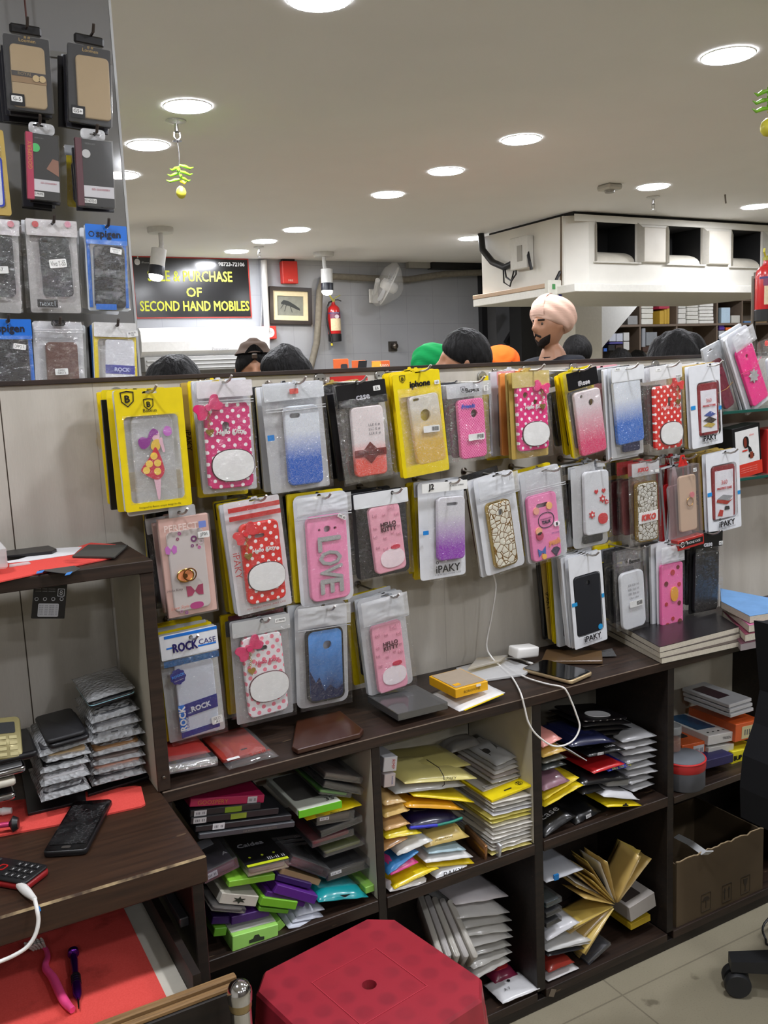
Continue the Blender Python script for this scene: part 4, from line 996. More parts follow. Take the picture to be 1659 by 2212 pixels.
Y1 = 1.622; M_ROD = plain((196, 192, 186), .38, .9, var=.04)
def mk(label, short, q, hook, items, Y=Y1, **k):
    P = Pack(label, q, Y, **k); P.hookrod(*hook, '')
    hookrod(P, 'steel display hook carrying the '+short)
    if items: stack(P, short, items)
    return P
def paky(P, x, z, w, mt=Mk):
    text(P.t, 'iPAKY', mt, x, z, -.0062, w=w, bold=.0003); flat(P.t, 'logo_ring', [circ(w*.06, 10, x-w*.44, z+w*.24), circ(w*.035, 10, x-w*.44, z+w*.24)[::-1]], mt, -.0062)
    text(P.t, 'FOR MOBILE PHONE CASE', plain((120, 122, 130), .5), x, z-w*.2, -.0062, w=w*1.1)
def shield(P, x, z, s, mt=Mk, parent=None, y=-.0022):
    o = [(x-.5*s, z+.5*s), (x, z+.58*s), (x+.5*s, z+.5*s), (x+.45*s, z-.2*s), (x, z-.6*s), (x-.45*s, z-.2*s)][::-1]
    i = [(x+(a-x)*.86, z+(b-z)*.86) for a, b in o]
    MB().slab([o, i[::-1]], y-.0004, y).build('shield_logo', mt, parent or P.t); text(parent or P.t, 'B', mt, x, z, y-.0002, h=s*.5, bold=s*.02, name='logo_letter')

# ======== top row
P = mk('yellow window pouch with clear case printed with a purple haired girl in red dress', 'yellow pouch with the purple haired girl', (243, 844, 393, 836, 414, 1092, 273, 1105), (322, 847),
       [('s', WHT, (220, 220, 222)), ('f', YELC, GREY), ('c', BLK, BLK), ('b', BLK, BLK), ('f', YELC, (60, 60, 62)), ('s', YELC, (200, 170, 20))], Y=1.6)
P.frame(YELC, (0, -.016, P.W*.8, P.H*.715)).back(plain((205, 208, 212), .5))
P.case((282, 900, 372, 894, 388, 1088, 300, 1098), film(.35, gloss=.25, ws=20, bs=.1), .012, t=.007, y=.001)
Fp = plain((150, 50, 150), .4); Fs = plain((236, 190, 206), .5); Fr = plain((206, 40, 66), .4); Fy = plain((240, 200, 80), .4)
def px_(P, name, pts, mt, y): MB().slab([soft([P.L(*p) for p in pts][::-1])], y, y+.0005).build(name, mt, P.t)
px_(P, 'printed_legs', [(332, 1025), (338, 1060), (342, 1078), (346, 1076), (347, 1055), (346, 1022)], Fs, -.0008)
px_(P, 'printed_dress', [(334, 966), (325, 985), (306, 1012), (309, 1022), (330, 1034), (345, 1034), (355, 1018), (350, 995), (342, 975)], Fr, -.0014)
for x, y_ in ((322, 1002), (340, 1000), (316, 1016), (340, 1018), (332, 985)): MB().slab([circ(.0065, 12, *P.L(x, y_))], -.002, -.0016).build('printed_rose', Fy, P.t)
px_(P, 'printed_bodice', [(328, 955), (326, 968), (336, 974), (345, 968), (344, 952), (338, 948)], Fy, -.0012)
px_(P, 'printed_arm', [(343, 952), (348, 966), (352, 976), (356, 974), (352, 956), (350, 946), (346, 945)], Fs, -.0013)
px_(P, 'printed_face', [(328, 936), (330, 950), (338, 956), (344, 948), (343, 934), (336, 928)], Fs, -.001)
px_(P, 'printed_hair', [(340, 930), (330, 926), (322, 934), (318, 946), (306, 944), (298, 952), (302, 966), (312, 970), (322, 962), (326, 950), (332, 940), (340, 938)], Fp, -.0016)
px_(P, 'printed_flower', [(352, 930), (358, 920), (368, 924), (370, 936), (362, 942), (354, 938)], plain((200, 110, 200), .4), -.0016)
shield(P, *P.L(274, 862), .024); shield(P, *P.L(320, 873), .018); text(P.t, 'Baseus', Mk, *P.L(323, 886), -.0024, w=.024)
text(P.t, 'Designed by Baseus unique design for life', Mk, *P.L(346, 1092), -.0024, w=.075)
flat(P.t, 'yellow_strip', [[P.L(277, 1022), P.L(392, 1014), P.L(397, 1054), P.L(281, 1064)][::-1]], film(.5, tint=(250, 230, 90), gloss=.1), .0085)

P = mk('white topped pouch with deep pink white dotted case and bow charm on top row', 'deep pink dotted case beside the yellow pouch', (421, 826, 543, 819, 559, 1056, 444, 1069), (482, 826),
       [('s', WHT, WHT), ('s', YELC, BLK), ('f', YELC, BLK), ('s', KRAFT, (200, 170, 20))])
P.back(FILMW).header(.03, plain((232, 226, 230), .35, coat=.3)).film().zips(P.H/2-.036)
P.case((439, 873, 537, 866, 549, 1049, 452, 1059), dots((214, 44, 116), (246, 236, 240)), .012, [('r', -.05, .22, .16, .12)])
plaque(P, .05, -.42, .92, .66); P.ctext('Hello Kitty', Mw, .04, .28, .62, shear=.25, bold=.006); bow(P, -.42, .82, .42, (224, 40, 110))

P = mk('clear pouch with blue glitter case fading to silver on top row', 'larger blue glitter case', (567, 832, 695, 826, 719, 1051, 590, 1067), (640, 828),
       [('c', WHT, WHT), ('s', WHT, (180, 186, 190)), ('s', BLK, BLK), ('c', BLK, (60, 80, 50)), ('s', YELC, BLK)])
P.back(FILMW).header(.03, plain((214, 218, 222), .3, coat=.4)).film(amp=.003).zips(P.H/2-.045)
P.case((612, 878, 686, 873, 700, 1042, 625, 1050), glitter((224, 230, 236), (6, 92, 196), -.03, .03), .011, [('r', -.2, .38, .3, .06)])
flat(P.t, 'red_sticker', [rrect(.018, .01, .002, 2, *P.L(632, 845))], plain((226, 90, 80), .4), -.0066); flat(P.t, 'blue_tab', [rrect(.014, .011, .001, 2, *P.L(583, 946))], plain((30, 130, 210), .4), -.006)

P = mk('black headed clear bag with white case fading to coral red', 'coral red and white case', (722, 830, 830, 822, 856, 1028, 752, 1044), (770, 826),
       [('c', BLK, BLK), ('b', BLK, BLK), ('b', BLK, BLK), ('c', BLK, BLK), ('s', KRAFT, KRAFT)])
P.header(.046, plain((22, 22, 24), .3, coat=.4)).film(h=P.H-.03, amp=.003).back(FILML)
P.case((756, 880, 826, 874, 837, 1023, 770, 1031), glitter((236, 228, 228), (236, 84, 66), -.04, .0), .01)
text(P.t, 'case', plain((190, 190, 196), .4), *P.L(782, 858), -.0036, w=.03, bold=.0005); sticker(P.t, *P.L(812, 838), -.0036, .016, .01, 'E6')
P.cflat('name_band', [[(-.5, -.42), (.5, -.42), (.5, -.22), (-.5, -.22)]], plain((120, 36, 34), .4)); P.cflat('diamond_print', [[(0, -.62), (.3, -.32), (0, -.02), (-.3, -.32)]], plain((110, 32, 32), .4), .002)
P.ctext('NOTE 5 GOLD', plain((60, 14, 16), .4), 0, -.32, .8, lift=.0026); px = plain((90, 90, 94), .5)
for z in (.2, .32, .44): P.ctext('LLE E #', px, .18, z, .36, h=.07)
tag(MB().box((aty(712, 816, 1.752).x, 1.748, aty(712, 826, 1.752).z), (aty(792, 816, 1.752).x, 1.752, aty(712, 814, 1.752).z)).build('red_card', plain((206, 40, 40), .4)), 'red striped card poking up behind the coral red and white case', 'card')

P = mk('yellow pouch with gold glitter case and a round cutout', 'gold glitter case in yellow pouch', (845, 807, 948, 800, 970, 1020, 871, 1028), (907, 802), [('f', YELC, MAR), ('f', YELC, GREY), ('c', PG, GREY)])
P.frame(YELC, (.002, -.012, P.W*.84, P.H*.66)).back(plain(YELC, .4))
P.film(FILM, amp=.002, h=P.H*.86, w=P.W*.9)
P.case((880, 853, 945, 849, 965, 996, 903, 1003), glitter((226, 222, 206), (240, 192, 30), -.035, .05), .011, [('c', -.02, .2, .34, 0), ('r', -.26, .44, .2, .035)])
sticker(P.t, *P.L(929, 926), -.0066, .04, .014, None, -.05, barcode=True); text(P.t, 'iphone', Mk, *P.L(906, 830), -.0024, w=.048, bold=.0008); shield(P, *P.L(868, 819), .014); sticker(P.t, *P.L(942, 825), -.0032, .012, .008, '60')

P = mk('clear bag with pink small dotted case and a barcode sticker', 'pink small dotted case with the barcode', (962, 838, 1057, 815, 1068, 986, 976, 1003), (1022, 826), [('c', GREY, (70, 20, 40)), ('c', PG, BLK), ('b', (60, 62, 66), BLK)])
P.header(.03, FILMW, hole=False).film(h=P.H*.98, amp=.0025).back(FILML)
P.case((986, 864, 1044, 859, 1052, 986, 997, 992), dots((240, 122, 174), (198, 40, 110), .0065, .0011), .01, [('c', .1, .25, .26, 0)])
sticker(P.t, *P.L(1026, 943), -.0066, .042, .014, None, 0, barcode=True); P.ctext('Friends', plain((60, 90, 200), .4), -.12, .72, .5, shear=.2, bold=.01)
text(P.t, 'Baseus', Mk, *P.L(1016, 842), -.0066, w=.034, bold=.0005); shield(P, *P.L(996, 842), .012, y=-.0066); sticker(P.t, *P.L(1046, 838), -.0066, .012, .012, 'SG\nS5')

P = mk('tan topped pouch with hot pink dotted case second from centre on top row', 'hot pink dotted case', (1104, 806, 1184, 799, 1191, 980, 1112, 997), (1150, 800),
       [('s', KRAFT, KRAFT), ('s', ORG, BLK), ('c', PINK, PINK), ('s', PG, GREY), ('f', YELC, BLK)])
P.back(plain(KRAFT, .4)).header(.034, plain((206, 184, 110), .35, coat=.3), hole=False).film(amp=.0025)
P.case((1113, 836, 1181, 829, 1185, 968, 1122, 976), dots((232, 40, 126), (250, 240, 244)), .011, [('c', -.22, .36, .16, 0), ('r', .1, .24, .14, .08)])
plaque(P, .06, -.42, .86, .62, (70, 40, 40)); P.ctext('Hello Kitty', Mw, .05, .28, .62, shear=.25, bold=.006); bow(P, .3, .78, .34, (240, 60, 130), -.3)

P = mk('black headed clear bag with pink glitter case fading to silver', 'pink glitter case under black header', (1222, 803, 1286, 796, 1312, 976, 1246, 985), (1250, 800),
       [('f', YELC, GREY), ('f', YELC, BLK), ('c', BLK, BLK), ('c', GREY, BLK)])
P.header(.04, plain((20, 20, 22), .3, coat=.5)).film(h=P.H*.8, amp=.0025).back(FILML)
P.case((1238, 846, 1295, 839, 1311, 976, 1256, 982), glitter((226, 216, 218), (226, 40, 106), -.05, .045), .01, [('c', .1, .3, .2, 0), ('c', -.25, .42, .1, 0)])
text(P.t, 'iRose', plain((225, 222, 225), .4), *P.L(1259, 826), -.0036, w=.034, bold=.0006)

P = mk('white headed clear bag with smooth blue glitter case on top row right', 'smaller blue glitter case', (1317, 795, 1390, 788, 1396, 980, 1330, 990), (1352, 797), [('s', WHT, (40, 44, 60)), ('c', BLK, PINK), ('c', WHT, PINK), ('s', PINK, PINK)])
P.header(.034, plain((226, 228, 230), .35, coat=.3)).film(h=P.H*.86, amp=.0025).back(FILMW)
P.case((1322, 822, 1382, 816, 1391, 953, 1336, 960), glitter((226, 232, 238), (16, 104, 200), -.03, .03), .01)
case_mb(.055, .03, .006, .006, y=.0, cz=-P.H/2+.026, cx=.004).build('second_case', plain((26, 34, 70), .35), P.t, smooth=40)
sticker(P.t, *P.L(1332, 798), -.0036, .018, .007, 'M-01')

P = mk('white headed clear bag with red white dotted case on top row right', 'red dotted case near the right end', (1399, 791, 1473, 786, 1476, 965, 1413, 976), (1440, 792), [('c', WHT, BLK), ('c', BLK, BLK), ('c', GREY, (40, 36, 40)), ('c', GREY, (60, 40, 44))])
P.header(.034, plain((228, 228, 228), .35, coat=.3)).film(h=P.H*.86, amp=.003).back(FILML)
P.case((1411, 836, 1470, 829, 1473, 966, 1416, 972), dots((222, 40, 34), (250, 244, 240)), .01, [('r', .06, .24, .12, .16)])
plaque(P, .08, -.44, .82, .6); P.ctext('Hello', Mw, -.12, .28, .3, shear=.25); P.ctext('Kitty', Mw, .33, .28, .3, shear=.25); bow(P, .34, .86, .3, (224, 60, 60), -.3)
sticker(P.t, *P.L(1420, 799), -.0036, .018, .007, 'J-01'); sticker(P.t, *P.L(1463, 812), -.0036, .018, .007, 'MI NOTE')

def protect(P, cq, l2, pics):
    P.back(plain((226, 228, 232), .35, coat=.3)); hx, hz = P.hook
    cx, cz, w, h, a = P.rect(cq)
    MB().slab([rrect(P.W, P.H, .004, 3), rrect(w*1.12, h*1.05, .012, 4, cx, cz), euro(.024, .007, hx, hz)], -.0015, 0).build('pouch', plain((228, 230, 234), .3, coat=.4), P.t)
    P.case(cq, plain((140, 34, 44), .3, coat=.3), .01, t=.007, y=.0005)
    P.cflat('leaflet', [[(-.38, -.8), (.4, -.8), (.4, .66), (-.38, .66)]], plain((232, 230, 236), .5), .0008)
    rd = plain((200, 60, 60), .5); P.ctext('360', rd, 0, .3, .26, lift=.0022); P.ctext(l2, rd, 0, .12, .62, lift=.0022, bold=.004)
    for name, pts, rgb in pics: P.cflat(name, [pts], plain(rgb, .4), .0022, .0008)
    sheet(w*1.14, h*1.06, -.002, .0012, P.seed, cx, cz).build('window_film', FILM, P.t, smooth=180)
    tb = plain((40, 140, 210), .4); flat(P.t, 'blue_tab', [rrect(.016, .01, .001, 2, -P.W/2+.009, .0)], tb, -.0024); flat(P.t, 'side_tab', [rrect(.01, .01, .001, 2, P.W/2-.006, -.012)], tb, -.0024)
    paky(P, .002, -P.H/2+.021, P.W*.46)
P = mk('white pouch with dark red two-piece case at the right end of the top row', 'dark red case on the top row', (1487, 790, 1552, 785, 1562, 959, 1494, 967), (1533, 790), [('s', KRAFT, KRAFT), ('s', WHT, WHT), ('s', KRAFT, KRAFT)])
protect(P, (1507, 828, 1551, 825, 1554, 938, 1511, 941), 'PROTECT CASE', [('blue_plate_print', [(-.25, -.2), (.05, -.28), (.32, -.2), (.05, -.08)], (60, 80, 150)), ('dark_plate_print', [(-.3, -.38), (.1, -.52), (.36, -.4), (0, -.26)], (54, 46, 40)), ('gold_plate_print', [(-.32, -.56), (.1, -.66), (.3, -.56), (.0, -.46)], (190, 164, 70))])

# ======== second row
P = mk('clear pink box with holder ring and small bow prints in the second row left', 'clear pink box with the holder ring', (341, 1123, 448, 1109, 470, 1316, 364, 1338), (388, 1108),
       [('c', WHT, (222, 206, 206)), ('b', (222, 190, 184), WHT), ('c', WHT, (210, 208, 206)), ('b', BLK, BLK), ('c', BLK, BLK), ('s', YELC, BLK)], Y=1.61)
MB().box((-P.W/2, .0, -P.H/2), (P.W/2, .011, P.H/2), bev=.0012).build('printed_sleeve', plain((226, 184, 172), .4, var=.03), P.t)
P.case((356, 1150, 438, 1139, 455, 1306, 378, 1325), plain((214, 204, 200), .35, coat=.3, var=.04), .01, t=.005, y=-.004)
MB().box((-P.W/2-.0008, -.0075, -P.H/2-.0008), (P.W/2+.0008, .0118, P.H/2+.0008), bev=.0015).build('clear_box', film(.04, gloss=.2, ws=12, bs=.1), P.t)
text(P.t, 'PERFECT', plain((236, 214, 206), .3), *P.L(388, 1137), -.0082, w=.062, bold=.0004)
MB().slab([rrect(.05, .024, .004, 3, .0, P.H/2+.008), circ(.004, 10, *P.hook)], .002, .003).build('hang_tab', FILMW, P.t)
sticker(P.t, *P.L(437, 1153), -.0082, .022, .012, 'J701'); flat(P.t, 'blue_seal', [rrect(.014, .012, .001, 2, *P.L(434, 1131))], plain((120, 140, 210), .4), -.0082)
for x, y_, r, c in ((386, 1152, .0032, (200, 80, 160)), (382, 1164, .0028, (150, 50, 100)), (417, 1163, .006, (120, 40, 110)), (414, 1178, .003, (130, 40, 120)), (429, 1181, .0028, (220, 70, 170)), (432, 1168, .005, (236, 214, 222)), (402, 1322, .003, (150, 60, 150)), (391, 1320, .003, (180, 120, 160)), (424, 1176, .002, (150, 80, 110))):
    MB().slab([circ(r, 14, *P.L(x, y_)), circ(r*.5, 10, *P.L(x, y_))[::-1]], -.0048, -.0042).build('ring_print', plain(c, .4), P.t)
Q_ = P.L(368, 1187); b_ = MB()
for sg in (1, -1): b_.slab([[(Q_[0], Q_[1]), (Q_[0]+sg*.006, Q_[1]+.008), (Q_[0]+sg*.011, Q_[1]+.004), (Q_[0]+sg*.01, Q_[1]-.006), (Q_[0]+sg*.004, Q_[1]-.009)][::sg]], -.0048, -.0042)
b_.build('bow_print', plain((206, 110, 200), .4), P.t)
Q_ = P.L(420, 1275); b_ = MB()
for sg in (1, -1): b_.slab([[(Q_[0], Q_[1]), (Q_[0]+sg*.007, Q_[1]+.01), (Q_[0]+sg*.016, Q_[1]+.011), (Q_[0]+sg*.015, Q_[1]-.009), (Q_[0]+sg*.006, Q_[1]-.008)][::sg]], -.0048, -.0042)
b_.build('crimson_bow_print', plain((176, 30, 90), .4), P.t); flat(P.t, 'magenta_print', [oval(.026, .013, 20, *P.L(424, 1306))], plain((190, 40, 130), .4), -.0048)
text(P.t, 'Hello Kitty', plain((120, 96, 96), .4), *P.L(377, 1275), -.0048, w=.03, shear=.3); text(P.t, 'Love Style', plain((236, 140, 120), .4), *P.L(388, 1312), -.0048, w=.034, shear=.3)
x0, z0 = P.L(397, 1241); R_ = Matrix.Translation((x0, 0, z0))
MB().slab([oval(.03, .022, 24)], -.0105, -.0078, M=R_).build('holder_pad', plain((240, 150, 96), .4), P.t)
MB().tube([(x0-.0155*math.cos(a*PI/14)*1.0, -.0108, z0+.0115*math.sin(a*PI/14)) for a in range(29)], .0011, 5).build('jewel_rim', Mgold, P.t)
MB().tube([(x0+.008+.0115*math.cos(a*PI/12), -.0135, z0+.001+.0115*math.sin(a*PI/12)) for a in range(25)], .0012, 6).slab([circ(.0042, 14, x0-.001, z0)], -.0145, -.0105).build('holder_ring', plain((140, 100, 60), .25, .9), P.t)

P = mk('red striped pouch with red white dotted case and bow charm in second row', 'red dotted case with the bow charm', (483, 1087, 608, 1071, 634, 1307, 520, 1333), (556, 1080), [('s', WHT, RED), ('s', YELC, GREY), ('c', BLK, BLK), ('s', YELC, BLK)], Y=1.612)
P.back(plain((224, 222, 224), .35, coat=.3)).film(amp=.0025)
for k, z in enumerate((P.H/2-.014, P.H/2-.03)): flat(P.t, 'red_stripe', [rrect(P.W*.92, .009, .001, 2, 0, z)], plain((206, 44, 44), .4), -.001)
text(P.t, 'iPAKY', plain((190, 60, 60), .4), -P.W*.42, -.01, -.001, w=.05, rot=-PI/2); text(P.t, 'FOR MOBILE PHONE  iPAKY CASE', plain((170, 70, 70), .4), 0, -P.H/2+.012, -.001, w=P.W*.7)
P.case((515, 1131, 600, 1123, 619, 1293, 537, 1305), dots((226, 36, 32), (250, 240, 238)), .012, [('r', -.02, .33, .26, .05)])
plaque(P, .04, -.36, .95, .68); P.ctext('Hello Kitty', Mw, .05, .3, .62, shear=.25, bold=.006); bow(P, -.38, .78, .42, (230, 50, 60))

P = mk('white zip pouch with pink case lettered in silver sequins', 'pink case with sequin letters', (634, 1069, 756, 1064, 768, 1300, 657, 1311), (694, 1075), [('s', YELC, BLK), ('c', BLK, BLK), ('s', BLK, BLK)])
P.back(plain((222, 225, 230), .35, coat=.3), r=.014); P.film(FILMW, amp=.002, h=P.H*.16, zc=P.H*.41).zips(P.H/2-.04); P.film(FILM, h=P.H*.8, amp=.0016)
P.case((660, 1117, 747, 1109, 757, 1290, 674, 1300), plain((246, 150, 190), .45, coat=.1, var=.01), .014, [('r', 0, .34, .17, .075), ('r', -.2, .34, .06, .03), ('r', .2, .34, .08, .03)], t=.01)
for k, ch in enumerate('LOVE'): P.ctext(ch, Msil, .02+.0*k, .33-.33*k, .32, h=.56, rot=-PI/2, bold=.018, lift=.0022, name='sequin_letter')
sticker(P.t, *P.L(736, 1115), -.0062, .02, .008, 'MI 4I', -.5)

P = mk('black backed clear bag with pale pink bow patterned case and white header', 'pale pink bow patterned case with white header', (762, 1071, 878, 1051, 891, 1228, 777, 1262), (846, 1064), [('c', BLK, BLK), ('c', GREY, BLK), ('s', BLK, BLK)])
P.header(.03, plain((226, 228, 230), .4)).film(h=P.H*.86, amp=.0028).back(plain((30, 30, 34), .35, coat=.4), r=.012)
P.case((794, 1095, 861, 1087, 879, 1228, 813, 1240), plain((240, 170, 188), .4, coat=.2, var=.01), .011)
def bows(P):
    lm = plain((190, 120, 140), .4); rr = random.Random(4); cx, cz, w, h, a, y = P.cs; mb = MB()
    for x, z, s in ((-.34, .72, .1), (-.05, .68, .07), (.2, .84, .16), (.36, .62, .1), (-.38, .36, .07), (.38, .3, .06), (-.4, .12, .08), (.35, .06, .1), (-.1, .02, .07), (-.36, -.2, .08), (.15, .12, .06), (-.12, -.3, .1)):
        for sg in (1, -1):
            lp = [(sg*.05, .05), (sg*.6, .5), (sg*.7, -.35), (sg*.05, -.05)]
            mb.tube([Vector(((x+a_*s)*w, y-.0012, (z+b_*s)*w)) for a_, b_ in lp+lp[:1]], .0004, 3)
    mb.build('bow_prints', lm, P.case_o)
bows(P); dk = plain((90, 44, 54), .4); P.ctext('HELLO', dk, .06, .42, .48, bold=.01); P.ctext('KITTY', dk, .06, .28, .48, bold=.01)
P.cflat('oval_plaque', [oval(.78, .54, 28, .07, -.58)], plain((248, 226, 232), .4), .0012); P.cflat('red_ribbon_knot', [oval(.3, .13, 18, .2, -.28)], plain((210, 60, 80), .4), .002)

P = mk('white pouch with purple glitter case fading to silver and a paper J2 tag', 'purple glitter case', (905, 1043, 1009, 1036, 1010, 1243, 916, 1256), (970, 1044), [('c', PG, MAR), ('f', YELC, MAR), ('f', YELC, MAR)])
P.back(plain((226, 228, 232), .35, coat=.3), r=.008).film(h=P.H*.9, amp=.0022, w=P.W*.8)
flat(P.t, 'paper_tag', [rrect(P.W*.98, .02, .001, 2, 0, P.H/2-.011), circ(.004, 10, *P.hook)], plain((236, 236, 232), .5), -.006, .001); text(P.t, 'J2', Mk, -P.W*.3, P.H/2-.01, -.0066, w=.013, bold=.0004); text(P.t, 'K BLUE CHINA', Mk, P.W*.26, P.H/2-.01, -.0066, w=.034)
P.case((945, 1073, 1003, 1071, 1005, 1205, 945, 1213), glitter((224, 224, 228), (150, 40, 186), -.045, .03), .011, [('r', .02, .38, .4, .05)])
flat(P.t, 'blue_tab', [rrect(.014, .009, .001, 2, -P.W*.42, .0)], plain((30, 130, 210), .4), -.003); paky(P, .002, -P.H/2+.024, P.W*.52)

P = mk('white zip pouch with cream case netted in gold lines', 'gold netted cream case in white pouch', (1025, 1034, 1115, 1016, 1139, 1225, 1058, 1242), (1080, 1027), [('s', WHT, GREY), ('b', BLK, MAR), ('c', BLK, MAR)])
P.back(plain((228, 230, 234), .35, coat=.3), r=.01).film(FILMW, h=P.H*.2, zc=P.H*.39, amp=.0015).zips(P.H/2-.044).film(FILM, h=P.H*.76, amp=.0012)
P.case((1052, 1090, 1098, 1079, 1118, 1214, 1073, 1227), web(), .011, [('r', .04, .34, .2, .1)], t=.011); MB().slab([rrect(P.cs[2]*1.06, P.cs[3]*1.03, .012, 5), rrect(P.cs[2]*.97, P.cs[3]*.98, .011, 5)], -.001, .009).build('gold_bumper', Mgold, P.case_o)
text(P.t, 'J5', Mk, *P.L(1099, 1030), -.0066, w=.01, bold=.0004)

P = mk('clear zip pouch with pink case covered in raised stickers and a speech bubble', 'pink case with the speech bubble', (1125, 1018, 1218, 1009, 1230, 1200, 1150, 1220), (1186, 1017), [('s', WHT, PINK), ('s', YELC, BLK)])
P.back(FILMW, r=.012).film(FILML, h=P.H*.2, zc=P.H*.39).zips(P.H/2-.04).film(FILM, h=P.H*.78, amp=.002)
P.case((1138, 1071, 1199, 1063, 1214, 1200, 1152, 1214), plain((238, 136, 184), .45, var=.01), .011, [('r', -.02, .33, .42, .07)], t=.01)
lm = plain((70, 60, 80), .4)
P.cflat('speech_bubble', [oval(.56, .44, 26, .06, .18), oval(.52, .4, 26, .06, .18)[::-1]], lm); P.ctext('WANNA BYE', lm, .05, .22, .4); P.ctext('TALK', lm, .05, .13, .3, bold=.01)
for x, z, r, c in ((-.26, .5, .1, (240, 170, 150)), (.2, .56, .1, (250, 190, 120)), (-.24, -.08, .11, (250, 180, 140)), (-.22, -.22, .12, (190, 70, 100)), (.36, .0, .07, (250, 240, 245)), (.5*.86, .0, .07, (250, 240, 245)), (-.14, -.82, .08, (250, 190, 90))): P.cflat('raised_sticker', [circ(r, 16, x, z)], plain(c, .4), .003, .003)
P.ctext('yeah', plain((250, 170, 110), .4), .26, -.5, .4, bold=.02, shear=.2); P.ctext("I'M COOL", plain((80, 60, 140), .4), .34, -.24, .28); P.cflat('blue_bow', [[(-.34, -.56), (-.2, -.66), (-.06, -.54), (-.08, -.78), (-.2, -.7), (-.32, -.8)]], plain((70, 110, 180), .4), .002); P.cflat('diamond', [[(.12, -.72), (.22, -.64), (.34, -.64), (.44, -.72), (.28, -.92)]], lm, .0016)

P = mk('clear pouch with translucent white case carrying small red flowers', 'translucent white case with red flowers', (1236, 1014, 1316, 993, 1318, 1172, 1248, 1190), (1295, 998), [('c', PG, BLK), ('s', PG, BLK), ('s', YELC, BLK), ('c', GREY, BLK)])
P.back(FILMW, r=.012).film(FILML, amp=.0025)
P.case((1261, 1020, 1313, 1014, 1318, 1149, 1264, 1158), plain((216, 218, 222), .35, coat=.3, var=.02), .011); case_mb(.06, .02, .006, .006, y=.001, cz=-P.H/2+.02).build('second_case', M_BLACK, P.t, smooth=40)
rd = plain((206, 50, 56), .35)
for x, z, r in ((.2, .1, .13), (.36, -.02, .09), (-.24, -.35, .13)):
    P.cflat('flower_petals', [[(x+r*(1 if k % 2 else .6)*math.cos(k*PI/6), z+r*(1 if k % 2 else .6)*math.sin(k*PI/6)) for k in range(12)]], rd, .0022, .002); P.cflat('flower_centre', [circ(r*.3, 10, x, z)], Mw, .003, .001)
for x in (-.05, .25): P.cflat('heart', [[(x, .27), (x+.08, .35), (x+.05, .42), (x, .38), (x-.05, .42), (x-.08, .35)]], rd, .002)
P.cflat('red_gem_panel', [oval(.38, .34, 20, .2, -.52)], rd, .002, .002)

P = mk('clear bag with gold netted case and a red lettered white label', 'gold netted case with the red lettering', (1362, 1003, 1423, 994, 1425, 1165, 1370, 1178), (1395, 998), [('c', RED, (110, 60, 50)), ('c', RED, (130, 60, 60)), ('c', KRAFT, MAR), ('c', BLK, MAR), ('f', YELC, BLK)])
P.header(.032, FILMW, hole=False).film(h=P.H*.95, amp=.002).back(FILML)
P.case((1376, 1046, 1418, 1039, 1421, 1162, 1378, 1171), web((150, 130, 90), (206, 204, 196), 95), .01); MB().slab([rrect(P.cs[2]*1.06, P.cs[3]*1.03, .011, 5), rrect(P.cs[2]*.95, P.cs[3]*.97, .01, 5)], -.001, .009).build('gold_bumper', Mgold, P.case_o)
P.cflat('white_label', [[(-.48, -.42), (.48, -.38), (.48, .02), (-.48, -.02)]], Mw, .0014); P.ctext('KIKO', plain((220, 60, 50), .4), 0, -.2, .7, h=.22, shear=.2, bold=.02, lift=.0026); text(P.t, 'KIKO', plain((214, 70, 70), .4), *P.L(1385, 1014), -.0066, w=.034, shear=.2, bold=.0006); sticker(P.t, *P.L(1415, 1016), -.0066, .012, .007)

P = mk('clear gift box with pale case and heart ring and a red base', 'clear gift box with the red base', (1446, 1010, 1504, 1003, 1512, 1177, 1458, 1184), (1476, 990), [('s', PG, PG), ('s', RED, RED), ('s', PG, PG), ('s', KRAFT, KRAFT)])
MB().box((-P.W/2, -.012, -P.H/2), (P.W/2, .01, P.H/2), bev=.001).build('clear_box', film(.1, tint=(240, 225, 225), gloss=.2, ws=12, bs=.1), P.t)
MB().box((-P.W/2-.0008, -.0128, -P.H/2-.0008), (P.W/2+.0008, .0105, -P.H/2+.026), bev=.001).build('red_base', plain((176, 46, 40), .4), P.t)
MB().slab([[(-.016, P.H/2), (.016, P.H/2), (.006, P.H/2+.028), (-.006, P.H/2+.028)], circ(.004, 10, 0, P.H/2+.02)], -.001, .001).build('red_hanger', plain((206, 46, 40), .4), P.t)
P.case((1464, 1030, 1500, 1023, 1505, 1143, 1468, 1150), plain((226, 216, 182), .4, var=.02), .009, t=.006, y=-.004)
P.cflat('qr_free_patch', [rrect(.22, .22, .02, 2, -.02, -.36)], plain((150, 156, 162), .5)) if False else None
cx, cz, w, h, a, y = P.cs; MB().tube([(.003+.011*math.cos(k*PI/10), y-.003, .004+.011*math.sin(k*PI/10)) for k in range(21)], .0012, 6).build('ring_holder', Mgold, P.case_o); P.cflat('pink_stone', [circ(.13, 12, .2, .34)], plain((244, 150, 160), .3), .003, .002)
MB().slab([rrect(P.W*.92, .014, .001, 2, 0, -P.H/2+.013)], -.0134, -.013).build('black_band', M_BLACK, P.t); text(P.t, 'PHONE CASE', Mw, .008, -P.H/2+.013, -.0138, w=P.W*.52); flat(P.t, 'round_logo', [circ(.007, 14, -P.W*.34, -P.H/2+.013), circ(.0055, 14, -P.W*.34, -P.H/2+.013)[::-1]], Mw, -.0138); sticker(P.t, P.W*.3, P.H/2-.014, -.0128, .012, .01, 'K07')

